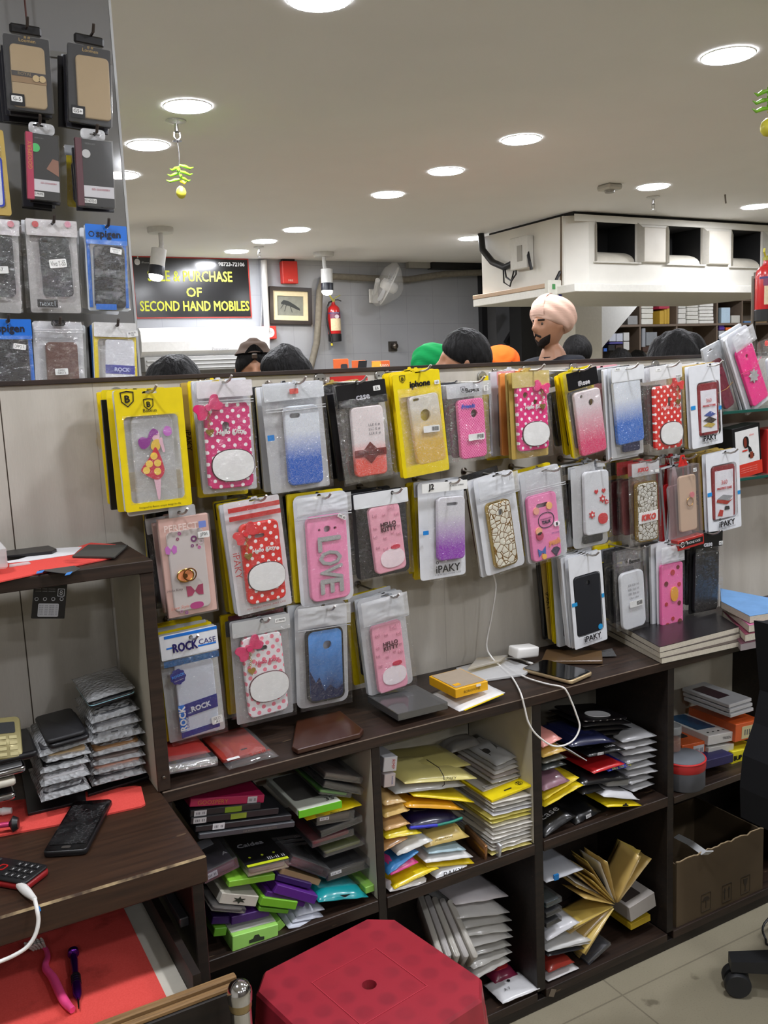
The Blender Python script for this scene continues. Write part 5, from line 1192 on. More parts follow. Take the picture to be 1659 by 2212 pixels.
P = mk('white pouch with dark red case and leaflet at the right end of second row', 'dark red case in the second row', (1522, 979, 1596, 971, 1600, 1141, 1531, 1151), (1566, 978), [('s', KRAFT, KRAFT), ('s', KRAFT, KRAFT), ('s', KRAFT, KRAFT)])
protect(P, (1538, 1007, 1588, 1002, 1589, 1118, 1540, 1121), 'PROTECT CASE', [('silver_tablet_print', [(-.3, -.18), (.2, -.3), (.36, -.16), (-.05, -.08)], (150, 152, 156)), ('red_tablet_print', [(-.34, -.28), (.1, -.4), (.36, -.26), (.2, -.3), (-.3, -.2)], (170, 50, 40)), ('red_flap_print', [(-.3, -.7), (-.1, -.74), (-.05, -.56), (-.2, -.52)], (190, 50, 44)), ('black_flap_print', [(0, -.56), (.22, -.56), (.2, -.46), (.02, -.44)], (40, 40, 44))])

# ======== third row
P = mk('blue and white headed pouch with frosted case and a blue banner, bottom left', 'frosted case with the blue banner', (343, 1378, 466, 1347, 490, 1572, 371, 1615), (411, 1376), [('f', YELC, GREY), ('c', PG, GREY), ('f', YELC, BLK), ('s', YELC, BLK)], Y=1.612)
nb = plain((20, 28, 130), .35); lb_ = plain((24, 120, 220), .35)
P.header(.047, plain((232, 234, 238), .4)); P.film(h=P.H*.8, amp=.0025).back(film(.5, tint=(220, 226, 236)))
flat(P.t, 'blue_edge', [[(-P.W*.42, P.H/2-.0015), (P.W/2, P.H/2-.0015), (P.W/2, P.H/2-.007), (-P.W*.42, P.H/2-.007)]], lb_, -.0034); flat(P.t, 'blue_rule', [[(-P.W*.4, P.H/2-.024), (-P.W*.3, P.H/2-.024), (-P.W*.3, P.H/2-.027), (-P.W*.4, P.H/2-.027)]], lb_, -.0034); flat(P.t, 'blue_underline', [[(P.W*.14, P.H/2-.031), (P.W*.46, P.H/2-.031), (P.W*.46, P.H/2-.034), (P.W*.14, P.H/2-.034)]], lb_, -.0034)
text(P.t, 'ROCK', plain((40, 30, 110), .4), -P.W*.08, P.H/2-.027, -.0036, w=P.W*.42, h=.016, bold=.0008); text(P.t, 'CASE', plain((40, 30, 110), .4), P.W*.31, P.H/2-.025, -.0036, w=P.W*.3)
flat(P.t, 'foil_strip', [rrect(P.W*.96, .012, .001, 2, 0, P.H/2-.054)], plain((40, 110, 180), .2, .4, var=.5, vs=260), -.0062)
P.case((376, 1440, 458, 1420, 476, 1575, 392, 1598), plain((206, 212, 224), .6, var=.03, vs=300), .008, t=.008)
P.cflat('banner', [[(-.5, -.42), (.5, -.32), (.5, .02), (-.5, -.08)]], nb, .0012); P.ctext('ROCK', plain((220, 222, 236), .4), .06, -.2, .5, rot=.1, bold=.008, lift=.0026); P.cflat('base_band', [[(-.5, -.92), (.5, -.86), (.5, -.72), (-.5, -.78)]], nb, .0012)
P.cflat('side_label', [[(-.52, -.74), (-.36, -.74), (-.36, -.06), (-.52, -.06)]], lb_, .003, .001); P.ctext('ROCK', Mw, -.44, -.4, .62, rot=PI/2, bold=.008, lift=.0048); P.ctext('DESIGN', nb, -.32, -.5, .36, rot=PI/2, lift=.0014)
MB().slab([[(x+P.L(382, 1460)[0], z+P.L(382, 1460)[1]) for x, z in [(.0145*(1+.06*math.cos(9*k*2*PI/54))*math.cos(k*2*PI/54), .0145*(1+.06*math.cos(9*k*2*PI/54))*math.sin(k*2*PI/54)) for k in range(54)]]], -.0078, -.0062).build('round_seal', nb, P.t); text(P.t, 'ROOCK', plain((70, 150, 240), .4), *P.L(382, 1457), -.0082, w=.024, rot=.2, bold=.0004); text(P.t, 'Premium Quality', Mw, *P.L(384, 1467), -.0082, w=.018, rot=.2)
sticker(P.t, *P.L(467, 1552), -.0068, .022, .015, 'GEO\nA1', .08)

P = mk('silver headed pouch with white case covered in pink dots and pink bow charm', 'white case with pink dots', (501, 1346, 622, 1324, 640, 1539, 515, 1572), (564, 1340), [('c', BLK, BLK), ('c', (120, 40, 54), MAR), ('s', YELC, BLK)], Y=1.612)
P.header(.03, plain((206, 208, 210), .25, .3)).film(h=P.H*.9, amp=.0025).back(film(.35, tint=(220, 222, 226)))
P.case((521, 1376, 605, 1364, 625, 1535, 538, 1549), dots((238, 234, 236), (240, 130, 150), .021, .0042), .012, [('r', -.02, .33, .28, .06)]); plaque(P, .06, -.3, .98, .7, (96, 56, 60)); P.ctext('Hello Kitty', plain((232, 100, 130), .4), .08, .32, .6, shear=.25, bold=.006); bow(P, -.34, .74, .46, (220, 50, 110)); sticker(P.t, *P.L(604, 1339), -.0036, .022, .008, 'J7 PRIME')

P = mk('frosted zip pouch with deep blue picture case in the bottom row', 'deep blue picture case', (638, 1308, 755, 1301, 756, 1516, 648, 1535), (703, 1314), [('s', PG, PG), ('s', YELC, BLK), ('c', BLK, BLK)])
P.back(FILMW, r=.016).film(FILMW, h=P.H*.2, zc=P.H*.39).zips(P.H/2-.044).film(FILM, h=P.H*.78)
def sky_print():
    t = NT('blue_picture'); x, y, z = t.xyz(); n = t.noise(26, 5)
    f = t.math('ADD', t.ramp(z, -.07, .06), t.math('MULTIPLY', t.math('SUBTRACT', n, .5), .7), clamp=True)
    t.bsdf(t.mix(f, C4((10, 22, 70)), C4((84, 150, 226))), .2, coat=.5); return t.m
P.case((662, 1366, 738, 1350, 743, 1502, 668, 1521), sky_print(), .012, [('r', .06, .27, .24, .12)], t=.009); MB().slab([rrect(P.cs[2]*1.03, P.cs[3]*1.015, .013, 5), rrect(P.cs[2]*.95, P.cs[3]*.965, .012, 5)], -.0024, .008).build('black_bumper', M_BLACK, P.case_o)
P.cflat('dark_ridge_print', [[(-.46, -.92), (.46, -.92), (.46, -.6), (.3, -.72), (.1, -.55), (-.06, -.7), (-.2, -.3), (-.3, -.44), (-.46, -.1)]], plain((14, 24, 66), .25), .0004)
text(P.t, 'Y85', Mk, *P.L(728, 1309), -.0066, w=.012)

P = mk('frosted zip pouch with pale pink bow patterned case and paper Y67 tag', 'pale pink bow patterned case in frosted pouch', (774, 1300, 876, 1274, 896, 1474, 804, 1511), (840, 1288), [('s', PG, PG), ('c', WHT, WHT), ('s', YELC, BLK)])
P.back(FILMW, r=.01).film(FILMW, h=P.H*.24, zc=P.H*.37).zips(P.H/2-.05).film(FILM, h=P.H*.75)
P.case((800, 1354, 865, 1337, 882, 1482, 819, 1498), plain((240, 164, 186), .4, coat=.2, var=.01), .01); bows(P); P.ctext('HELLO', dk, .06, .42, .48, bold=.004); P.ctext('KITTY', dk, .06, .28, .48, bold=.004)
P.cflat('oval_plaque', [oval(.8, .56, 28, .07, -.58)], plain((250, 236, 240), .4), .0012); P.cflat('red_ribbon_knot', [oval(.32, .14, 18, .2, -.24)], plain((206, 50, 80), .4), .002); sticker(P.t, *P.L(855, 1323), -.0068, .019, .013, 'Y67', .1)

P = mk('white pouch with plain matte black case at the front of the lower right hook', 'matte black case in white pouch', (1227, 1201, 1296, 1193, 1313, 1384, 1240, 1400), (1268, 1198), [('s', WHT, BLK), ('s', WHT, BLK), ('s', PG, BLK), ('f', YELC, BLK), ('s', KRAFT, KRAFT), ('b', BLK, BLK), ('b', BLK, BLK)])
P.back(plain((226, 228, 232), .3, coat=.4), r=.004); cx, cz, w, h, a = P.rect((1239, 1245, 1294, 1237, 1302, 1364, 1247, 1372)); hx, hz = P.hook
MB().slab([rrect(P.W, P.H, .004, 3), rrect(w*1.06, h*1.03, .01, 4, cx, cz), euro(.024, .007, hx, hz)], -.0015, 0).build('pouch', plain((228, 230, 234), .3, coat=.4), P.t)
P.case((1239, 1245, 1294, 1237, 1302, 1364, 1247, 1372), plain((24, 26, 32), .55, var=.02), .009, [('r', .02, .36, .13, .09)], t=.007, y=-.0022); tb = plain((40, 150, 210), .4)
flat(P.t, 'blue_tab', [rrect(.016, .009, .001, 2, -P.W/2+.009, -.002)], tb, -.0024); flat(P.t, 'side_tab', [rrect(.008, .01, .001, 2, P.W/2-.005, .0)], tb, -.0024); flat(P.t, 'blue_seal', [circ(.007, 14, P.W*.3, -P.H*.33)], tb, -.0034); paky(P, .002, -P.H/2+.02, P.W*.5)

P = mk('clear bag with translucent white case and barcode label on lower right', 'translucent white case with the barcode', (1331, 1192, 1390, 1182, 1397, 1355, 1339, 1363), (1366, 1186), [('c', BLK, BLK), ('c', BLK, BLK), ('c', GREY, BLK), ('f', YELC, BLK)])
P.header(.036, FILML, hole=False).film(h=P.H*.98, amp=.0025).back(FILML)
P.case((1339, 1236, 1388, 1232, 1396, 1352, 1345, 1360), plain((218, 220, 224), .35, coat=.2, var=.02), .016); text(P.t, 'Baseus', Mk, *P.L(1366, 1210), -.0066, w=.034, bold=.0006); shield(P, *P.L(1349, 1212), .011, y=-.0066)
sticker(P.t, *P.L(1371, 1302), -.0066, .044, .016, None, .03, barcode=True); gy = plain((150, 150, 152), .5)
for k in range(3): P.ctext('EB E# H', gy, .02, .5-.14*k, .44, h=.08)
P.ctext('Ultra slim', gy, .02, .08, .4)

P = mk('white zip pouch with bright pink case sprinkled with small round dark red prints', 'bright pink sprinkled case on the lower right', (1423, 1179, 1474, 1173, 1475, 1351, 1428, 1361), (1456, 1176), [('s', WHT, WHT), ('s', PG, (214, 120, 130)), ('c', BLK, BLK)])
P.back(plain((224, 226, 230), .35, coat=.3), r=.006).film(FILMW, h=P.H*.2, zc=P.H*.39).zips(P.H/2-.035).film(FILM, h=P.H*.78, amp=.0018)
P.case((1428, 1218, 1474, 1215, 1475, 1346, 1429, 1352), plain((244, 116, 172), .4, var=.02), .008)
for x, z, r, c in ((0, .75, .1, (190, 60, 60)), (.25, .9, .07, (120, 50, 40)), (-.3, .4, .09, (120, 50, 40)), (.3, .3, .08, (200, 70, 60)), (-.3, -.3, .07, (190, 60, 60)), (.3, -.35, .08, (120, 50, 40)), (.32, -1.0, .1, (120, 50, 40)), (-.26, -1.05, .1, (190, 60, 60)), (0, -.85, .07, (190, 60, 60))): P.cflat('round_print', [circ(r, 12, x, z)], plain(c, .4))
P.cflat('raised_badge', [oval(.34, .5, 20, .06, 0)], plain((240, 170, 60), .4), .003, .003)

P = mk('black headed bag with plain black case standing over the notebooks', 'plain black case over the notebooks', (1497, 1152, 1561, 1147, 1553, 1316, 1496, 1330), (1528, 1152), [('c', BLK, BLK), ('c', BLK, BLK), ('c', BLK, BLK)])
P.header(.04, plain((20, 20, 22), .3, coat=.4)).film(h=P.H*.82, amp=.0015).back(plain((28, 28, 30), .4)); P.case((1500, 1194, 1554, 1190, 1548, 1312, 1500, 1324), plain((18, 19, 22), .4, var=.02), .008)
text(P.t, 'case', plain((206, 206, 210), .4), *P.L(1527, 1176), -.0036, w=.03, bold=.0008); sticker(P.t, *P.L(1555, 1172), -.0036, .014, .01, 'M2')

# ======== glass sheet with packs above the partition on the left
YG = 2.0
xg = .497
gs = thing('hanging_display_panel', 'grey acrylic display sheet full of packs above the partition on the left', 'display panel', Vector((0, YG+.16, 1.476)))
MB().box((-1.2, -.003, 0), (xg+.045, .003, H-1.4775)).build('sheet', film(.3, tint=(140, 137, 132), gloss=.06, ws=2, bs=.02), gs)
MB().box((xg+.0455, -.004, 0), (xg+.051, .004, H-1.4775)).build('edge_strip', plain((206, 208, 208), .3), gs)
for z in (.27, .69): MB().box((-1.2, -.0085, z), (xg+.04, -.0035, z+.012)).build('crossbar', plain((120, 118, 112), .4), gs)
pc = MB().tube([(.36, 2.12, 2.1), (.36, 2.12, H)], .002, 5).build('hanging_wire', plain((90, 50, 44), .5)); tag(pc, 'thin dark wire running from the ceiling beside the tan boxed case', 'wire')
def up_(label, short, q, hook, items, Y=YG):
    P = Pack(label, q, Y); P.hookrod(*hook, '')
    hx, hz = P.hook; p = P.c+P.r*hx+P.u*hz
    t = thing('display_hook', 'dark hook rod carrying the '+short, 'hook', Vector((p.x, YG+.156, p.z)))
    MB().tube([(0, 0, 0), (0, Y-YG-.175, 0), (0, Y-YG-.185, .012)], .003, 6).build('rod', plain((60, 52, 48), .4), t)
    if items: stack(P, short, items, ymax=YG+.145)
    return P
def lbox(P, cq, tagtxt, band=False):
    MB().slab([rrect(P.W, P.H, .003, 3)], 0, .008).build('card', plain((20, 22, 28), .5), P.t)
    P.case(cq, plain((176, 152, 114), .55, var=.03), .009, t=.006, y=-.006)
    MB().box((-P.W/2-.001, -.009, -P.H/2-.001), (P.W/2+.001, .009, P.H/2+.001), bev=.001).build('clear_box', film(.05, gloss=.15, ws=10, bs=.08), P.t)
    MB().box((-.03, -.004, P.H/2+.0015), (.03, .006, P.H/2+.022), bev=.004).build('hang_clip', M_BLACK, P.t)
    text(P.t, 'Loomen', plain((190, 160, 100), .4), .0, P.H*.425, -.0095, w=P.W*.36); text(P.t, '# #', plain((190, 160, 100), .4), .0, P.H*.465, -.0095, w=P.W*.14)
    flat(P.t, 'corner_label', [[(-P.W*.46, -P.H*.46), (-P.W*.14, -P.H*.46), (-P.W*.14, -P.H*.3), (-P.W*.46, -P.H*.3)]], M_BLACK, -.0096); sticker(P.t, -P.W*.31, -P.H*.37, -.0102, P.W*.24, .011, tagtxt)
    if band:
        P.cflat('band', [[(-.5, -.2), (.5, -.2), (.5, .12), (-.5, .12)]], plain((150, 120, 82), .5), .001); P.cflat('dark_band', [[(-.5, -.02), (.5, -.02), (.5, .12), (-.5, .12)]], plain((56, 50, 50), .5), .0018, .0006); P.ctext('ROYAL', plain((150, 130, 90), .4), -.12, .05, .4, lift=.0028); P.cflat('round_seals', [circ(.1, 16, .2, -.04)], plain((206, 180, 130), .4), .0028); P.cflat('round_seal', [circ(.1, 16, .38, -.04)], plain((206, 180, 130), .4), .0028)
bk = (44, 44, 50)
CN[bk] = 'charcoal'
P = up_('tan case in black clear box with a brown band, upper left corner', 'tan case with the brown band', (8, 76, 103, 82, 116, 242, 17, 240), (56, 62), [('b', bk, bk), ('b', bk, bk), ('b', bk, bk), ('b', bk, bk), ('b', bk, bk)]); lbox(P, (20, 97, 94, 102, 103, 238, 28, 232), 'G-5', True)
P = up_('plain tan case in black clear box nearest the left ceiling downlights', 'plain tan boxed case', (147, 94, 237, 107, 241, 270, 148, 268), (197, 76), [('b', bk, bk), ('b', bk, bk), ('b', bk, bk), ('c', PG, bk)]); lbox(P, (163, 119, 232, 128, 241, 260, 168, 258), 'G5+')
def gbox(P, tagtxt, seal, leather=False):
    MB().box((-P.W/2, 0, -P.H/2), (P.W/2, .008, P.H/2), bev=.001).build('box', plain((30, 31, 35), .4), P.t)
    MB().box((-P.W/2-.0005, -.003, -P.H/2-.0005), (-P.W/2+.013, .0085, P.H/2+.0005), bev=.001).build('spine', plain((190, 34, 84) if leather else (90, 30, 50), .4), P.t)
    if leather: text(P.t, 'GOOSPERY', plain((220, 150, 60), .4), -P.W/2+.0065, .02, -.0035, w=P.H*.42, rot=PI/2)
    flat(P.t, 'white_band', [[(-P.W*.36, -P.H*.36), (P.W*.49, -P.H*.36), (P.W*.49, -P.H*.19), (-P.W*.36, -P.H*.19)]], plain((220, 218, 222), .4), -.0012)
    text(P.t, 'GD GOOSPERY', plain((190, 60, 90), .4), .01, -P.H*.24, -.002, w=P.W*.5); text(P.t, 'MERCURY', plain((130, 130, 134), .4), -P.W*.1, P.H*.43, -.002, w=P.W*.28)
    flat(P.t, 'round_seal', [circ(.0085, 18, -P.W*.22, P.H*.28)], plain(seal, .35), -.002); sticker(P.t, -P.W*.18, -P.H*.42, -.002, P.W*.36, .009, tagtxt)
    if leather: flat(P.t, 'leather_shape', [[(P.W*.1, -P.H*.02), (P.W*.48, -P.H*.12), (P.W*.48, P.H*.12), (P.W*.3, P.H*.14)]], plain((150, 104, 84), .5), -.0012)
    MB().box((-P.W/2-.001, -.005, -P.H/2-.001), (P.W/2+.001, .0095, P.H/2+.001), bev=.001).build('clear_sleeve', film(.03, gloss=.3, ws=9, bs=.06), P.t)
    MB().slab([rrect(.05, .022, .008, 4, 0, P.H/2+.011), euro(.02, .006, *P.hook)], .003, .004).build('hang_tab', FILMW, P.t)
P = up_('charcoal box with magenta spine and green seal on the left display', 'charcoal box with the magenta spine', (56, 282, 125, 297, 131, 437, 59, 428), (83, 270), [('b', bk, bk), ('b', bk, bk), ('b', bk, bk), ('b', bk, bk)]); gbox(P, 'J-5 PRIME', (70, 200, 110), True)
P = up_('charcoal box with white seal and bright lamp reflection on the left display', 'charcoal box with the white seal', (163, 300, 240, 304, 250, 447, 168, 447), (205, 290), [('b', bk, bk), ('b', bk, bk), ('c', PG, bk), ('f', YELC, bk)]); gbox(P, 'MI NOTE-3', (206, 206, 206))
P = up_('crinkled white headed bag with plain black case and a name sticker', 'black case with the slanted name sticker', (57, 474, 162, 477, 180, 672, 67, 678), (113, 483), [('c', WHT, BLK), ('c', PG, BLK), ('c', PG, BLK)])
P.header(.032, plain((206, 202, 202), .35)).film(FILML, amp=.0035).back(plain((176, 174, 172), .4, .2)); P.case((84, 512, 148, 512, 161, 640, 95, 643), plain((40, 44, 46), .35), .01, [('r', -.3, .42, .2, .045)])
sticker(P.t, *P.L(124, 570), -.0072, .034, .017, 'Vivo Y-55', .12); flat(P.t, 'next_label', [rrect(.04, .016, .001, 2, *P.L(102, 656))], M_BLACK, -.0066); text(P.t, 'next1', plain((160, 170, 176), .4), *P.L(102, 656), -.0072, w=.03); flat(P.t, 'red_seal', [circ(.0065, 14, *P.L(75, 485))], plain((196, 60, 60), .4), -.0062); flat(P.t, 'pink_seal', [circ(.0065, 14, *P.L(145, 486))], plain((220, 150, 170), .4), -.0062)
def spg(P, cq, st):
    bl = plain((24, 112, 214), .35, coat=.3)
    P.back(plain((206, 212, 218), .4)); P.header(.04, bl); P.film(FILML, h=P.H*.82, amp=.0035)
    for x in (-P.W/2+.006, P.W/2-.004): flat(P.t, 'blue_side', [[(x-.003, -P.H*.46), (x+.004, -P.H*.46), (x+.004, P.H*.28), (x-.003, P.H*.28)]], bl, .009)
    flat(P.t, 'blue_foot', [rrect(P.W*.5, .012, .001, 2, -P.W*.1, -P.H*.46)], bl, -.0062)
    text(P.t, 'spigen', plain((30, 34, 50), .4), .004, P.H/2-.021, -.0036, w=P.W*.58, bold=.0006); flat(P.t, 'ring_logo', [circ(.006, 14, -P.W*.36, P.H/2-.02), circ(.0042, 14, -P.W*.36, P.H/2-.02)[::-1]], plain((30, 34, 50), .4), -.0036)
    P.case(cq, plain((30, 32, 38), .25, coat=.4), .009); sticker(P.t, P.W*.2, P.H*.2, -.0072, .024, .011, st, -.15)
P = up_('blue headed crinkly bag with dark case, right column of the left display', 'blue headed bag in the third display row', (182, 483, 273, 490, 281, 672, 194, 670), (230, 490), [('c', PG, BLK), ('s', WHT, BLK), ('c', WHT, BLK), ('s', WHT, WHT)]); spg(P, (203, 530, 268, 532, 274, 666, 205, 664), 'OPPO A\nPLUS')
P = up_('crinkled bag with black case cut off at the left picture edge', 'black case at the left picture edge', (-55, 474, 38, 472, 49, 672, -48, 676), (-8, 482), [('c', PG, BLK), ('b', BLK, BLK)])
P.header(.03, plain((206, 202, 204), .35)).film(FILML, amp=.0035).back(plain((176, 174, 172), .4, .2)); P.case((-40, 508, 26, 508, 36, 640, -30, 642), plain((38, 40, 44), .35), .01); sticker(P.t, *P.L(0, 584), -.0072, .03, .014, 'J-7', .1); flat(P.t, 'pink_seal', [circ(.0065, 14, *P.L(22, 485))], plain((220, 140, 150), .4), -.0062)
P = up_('blue headed crinkly bag with dark case, lower left of the left display', 'blue headed bag in the lowest display row', (-32, 692, 64, 687, 84, 884, -18, 890), (16, 695), [('c', PG, BLK), ('s', WHT, BLK), ('b', BLK, BLK)]); spg(P, (-16, 728, 58, 726, 72, 872, -8, 876), 'OPPO F1')
P = up_('frosted pouch with glossy brown case and black clip on the left display', 'glossy brown case', (72, 697, 178, 691, 190, 880, 82, 888), (126, 700), [('s', PG, (190, 180, 120)), ('s', BLK, BLK), ('c', BLK, (30, 34, 50))])
P.back(FILMW, r=.006).film(FILML, amp=.003).zips(P.H/2-.018); P.case((98, 740, 166, 738, 176, 876, 106, 880), plain((96, 60, 48), .3, coat=.5), .009); MB().box((-.014, -.008, P.H/2-.01), (.014, .006, P.H/2+.002), bev=.003).build('black_clip', M_BLACK, P.t); sticker(P.t, *P.L(132, 803), -.0076, .026, .013, 'OPPO\nNEO 5', .05)
P = up_('yellow edged clear bag with white case and blue banner on the left display', 'blue bannered white case', (201, 696, 291, 699, 300, 884, 208, 884), (250, 704), [('f', YELC, GREY), ('s', BLU, WHT), ('s', BLK, BLK)])
P.frame(YELC, (0.002, -.01, P.W*.86, P.H*.74)).back(plain((214, 216, 220), .4)); P.film(FILML, amp=.002); P.case((229, 734, 289, 734, 292, 876, 226, 876), plain((222, 224, 232), .5, var=.02), .006, t=.007); P.cflat('banner', [[(-.5, -.04), (.5, -.04), (.5, .26), (-.5, .26)]], plain((44, 48, 160), .4)); P.ctext('ROCK', plain((190, 196, 240), .4), .06, .11, .5, bold=.01, lift=.002)
P.header(.03, plain((222, 222, 220), .4), y=-.0068, name='top_fold', hole=False); sticker(P.t, *P.L(284, 722), -.0088, .024, .012, 'BLACK\nG5', .2)
P = up_('yellow pouch with blue white case peeking in at the left picture edge', 'yellow pouch at the left picture edge', (-70, 285, 4, 272, 24, 458, -50, 470), (-30, 285), [('f', YELC, BLU)])
P.frame(KRAFT, (-.002, -.008, P.W*.8, P.H*.74)).back(plain(KRAFT, .4)); P.case((-55, 340, 2, 330, 10, 444, -46, 452), plain((226, 228, 240), .35), .01); P.cflat('blue_edge', [rrect(.98, 1.9, .12, 4), rrect(.86, 1.78, .1, 4)[::-1]], plain((40, 60, 170), .4))
# clips on the partition that carry the glass
for px, py, lb in ((250, 838, 'left of the top row, above the yellow pouch'), (452, 815, 'above the deep pink dotted case'), (690, 806, 'above the larger blue glitter case'), (820, 799, 'above the coral red and white case'), (1040, 803, 'right of the gold glitter case'), (1135, 790, 'above the hot pink dotted case'), (1238, 784, 'above the pink glitter case'), (1415, 779, 'above the red dotted case')):
    p = aty(px, py, 1.765)
    t = thing('glass_mount_clip', 'round steel clip on the partition '+lb, 'clip', Vector((p.x, 1.765, p.z-.012)), 'round clips along the partition')
    MB().lathe([(.0135, 0), (.0135, .003), (.012, .0045)], 22, M=Matrix.Rotation(PI/2, 4, 'X')).build('disc', plain((160, 158, 152), .3, .6), t, smooth=40)
    for sx in (-.005, .005): MB().lathe([(.0018, .0045), (.0018, .0058)], 8, M=Matrix.Translation((sx, 0, 0)) @ Matrix.Rotation(PI/2, 4, 'X')).build('screw', plain((50, 48, 46), .4), t)
# ---------------------------------------------------------------- desk top, drawer, worktop and shelf-top things
ZT = .7565
def quad(name, label, cat, pts, z, th, mt, part='sheet', group=None, bev=0):
    """flat lying piece whose top outline is given by sight-line points on the height z"""
    P = [atz(x, y, z) for x, y in pts]; c = sum(P, Vector())/len(P); c.z = z-th
    t = thing(name, label, cat, c, group); n = len(P)
    vs = [(p.x-c.x, p.y-c.y, 0) for p in P]+[(p.x-c.x, p.y-c.y, th) for p in P]
    area = sum(vs[i][0]*vs[(i+1) % n][1]-vs[(i+1) % n][0]*vs[i][1] for i in range(n))
    fs = [tuple(range(n)), tuple(range(n, 2*n))[::-1]]+[(i, i+n, (i+1) % n+n, (i+1) % n) for i in range(n)]
    if area > 0: fs = [f[::-1] for f in fs]
    o = MB().add(vs, fs).build(part, mt, t)
    if bev:
        m_ = o.modifiers.new('b', 'BEVEL'); m_.width = bev; m_.segments = 3; m_.limit_method = 'ANGLE'; m_.angle_limit = .9
    t['top'] = z; return t, P
def frame4(P, z):
    """matrix with origin at the quad's centre, x along its first edge, y towards its far side, z up"""
    c = sum(P, Vector())/4; ex = ((P[1]-P[0])+(P[2]-P[3])).normalized(); ez = Vector((0, 0, 1)); ey = ez.cross(ex).normalized()
    M = Matrix((ex, ey, ez)).transposed().to_4x4(); M.translation = (c.x, c.y, z)
    w = ((P[1]-P[0]).length+(P[2]-P[3]).length)/2; d = ((P[3]-P[0]).length+(P[2]-P[1]).length)/2
    return M, w, d
def slabplan(w, d, r, z0, z1, bev=.001, n=4):
    A = rrect(w-2*bev, d-2*bev, max(r-bev, .0005), n); B = rrect(w, d, r, n)
    return MB().rings([[(x, y, z0) for x, y in A], [(x, y, z0+bev) for x, y in B], [(x, y, z1-bev) for x, y in B], [(x, y, z1) for x, y in A]])
def flatat(parent, name, w, d, r, cx, cy, z, mt, th=.0006):
    return MB().rings([[(cx+x, cy+y, z) for x, y in rrect(w, d, r, 3)], [(cx+x, cy+y, z+th) for x, y in rrect(w, d, r, 3)]]).build(name, mt, parent)
def ttext(parent, s, mt, cx, cy, z, w, rot=0, name='lettering', bold=0):
    o = text(parent, s, mt, 0, 0, 0, w=w, rot=rot, bold=bold, name=name)
    for v in o.data.vertices: v.co = (v.co.x+cx, v.co.z+cy, z-v.co.y)
    return o
M_GLASSBLK = plain((8, 8, 9), .12, coat=.6, var=0); M_PHBLK = plain((20, 20, 22), .35)
quad('felt_mat', 'red felt mat strip lying on the desk under the black trays', 'mat', [(-20, 1735), (292, 1697), (305, 1699), (314, 1736), (305, 1741), (150, 1776), (-20, 1808)], ZT+.003, .003, M_FELT)
quad('phone_tray', 'black flat tray on the desk under the left bubble wrap pile', 'tray', [(40, 1628), (172, 1600), (186, 1728), (60, 1757)], ZT+.0085, .005, M_PHBLK, bev=.0012)
quad('phone_tray', 'black flat tray on the desk under the right bubble wrap pile', 'tray', [(176, 1618), (300, 1590), (322, 1676), (190, 1716)], ZT+.0085, .005, M_PHBLK, bev=.0012)
# cracked phone
def phone(label, pts, z, th, top, side, r=.008, name='mobile_phone', screen=None, group=None):
    P = [atz(x, y, z) for x, y in pts]; M, w, d = frame4(P, z-th)
    t = thing(name, label, 'phone', M, group)
    slabplan(w, d, r, 0, th, .0016).build('body', side, t, smooth=50)
    flatat(t, 'screen', w*.95, d*.97 if not screen else d*screen, r*.8, 0, 0, th+.0002, top, .0004); t['w'] = w; t['d'] = d; return t, w, d, th
t, w_, d_, th = phone('black phone with cracked screen lying on the front of the desk', [(103, 1842), (203, 1831), (228, 1728), (148, 1730)], ZT+.01, .0095, M_GLASSBLK, M_PHBLK)
def crack():
    k = NT('cracked_glass'); v = k.n('ShaderNodeTexVoronoi', feature='DISTANCE_TO_EDGE'); v.inputs['Scale'].default_value = 130; k.l(k.obj(), v.inputs['Vector'])
    f = k.math('MULTIPLY', k.math('LESS_THAN', v.outputs['Distance'], .02), k.math('GREATER_THAN', k.noise(40, 3), .5))
    k.bsdf(k.mix(f, C4((14, 14, 15)), C4((90, 90, 92))), k.ramp(k.noise(60, 3), .2, .9), coat=.3); return k.m
flatat(t, 'cracked_glass', w_*.86, d_*.78, .002, 0, 0, th+.0007, crack()); flatat(t, 'home_button', .014, .007, .003, 0, -d_*.44, th+.0007, plain((70, 66, 62), .3))
# feature phone
P = [atz(x, y, ZT+.014) for x, y in ((25, 1925), (80, 1886), (-32, 1822), (-88, 1862))]; M, w_, d_ = frame4(P, ZT)
t = thing('keypad_phone', 'black keypad phone with red edge plugged into the white cable', 'phone', M)
slabplan(w_, d_, .008, 0, .0095, .002).build('body', plain((150, 26, 30), .35), t, smooth=50); slabplan(w_*.985, d_*.985, .007, .0097, .014, .0015).build('front_cover', plain((22, 22, 24), .35), t, smooth=50)
flatat(t, 'screen', w_*.8, d_*.36, .002, 0, d_*.24, .0142, plain((52, 54, 58), .15)); mb = MB(); mb2 = MB()
for i in range(4):
    for j in range(3):
        mb.box((-w_*.36+j*w_*.27, -d_*.44+i*d_*.075, .0142), (-w_*.36+j*w_*.27+w_*.2, -d_*.44+i*d_*.075+d_*.05, .0156), bev=.0004); mb2.box((-w_*.32+j*w_*.27, -d_*.43+i*d_*.075, .0157), (-w_*.3+j*w_*.27+w_*.06, -d_*.42+i*d_*.075, .0159))
mb.build('keypad', plain((34, 34, 36), .3), t); mb2.build('key_marks', plain((200, 200, 200), .5), t)
MB().slab([rrect(w_*.28, w_*.24, .003, 4), rrect(w_*.22, w_*.18, .003, 4)], 0, .001, M=Matrix.Translation((0, -d_*.06, .0144)) @ Matrix.Rotation(PI/2, 4, 'X')).build('select_ring', plain((190, 30, 30), .3), t)
p = [atz(42, 1912, ZT+.007), atz(60, 1928, ZT+.009), atz(75, 1942, ZT+.012)]
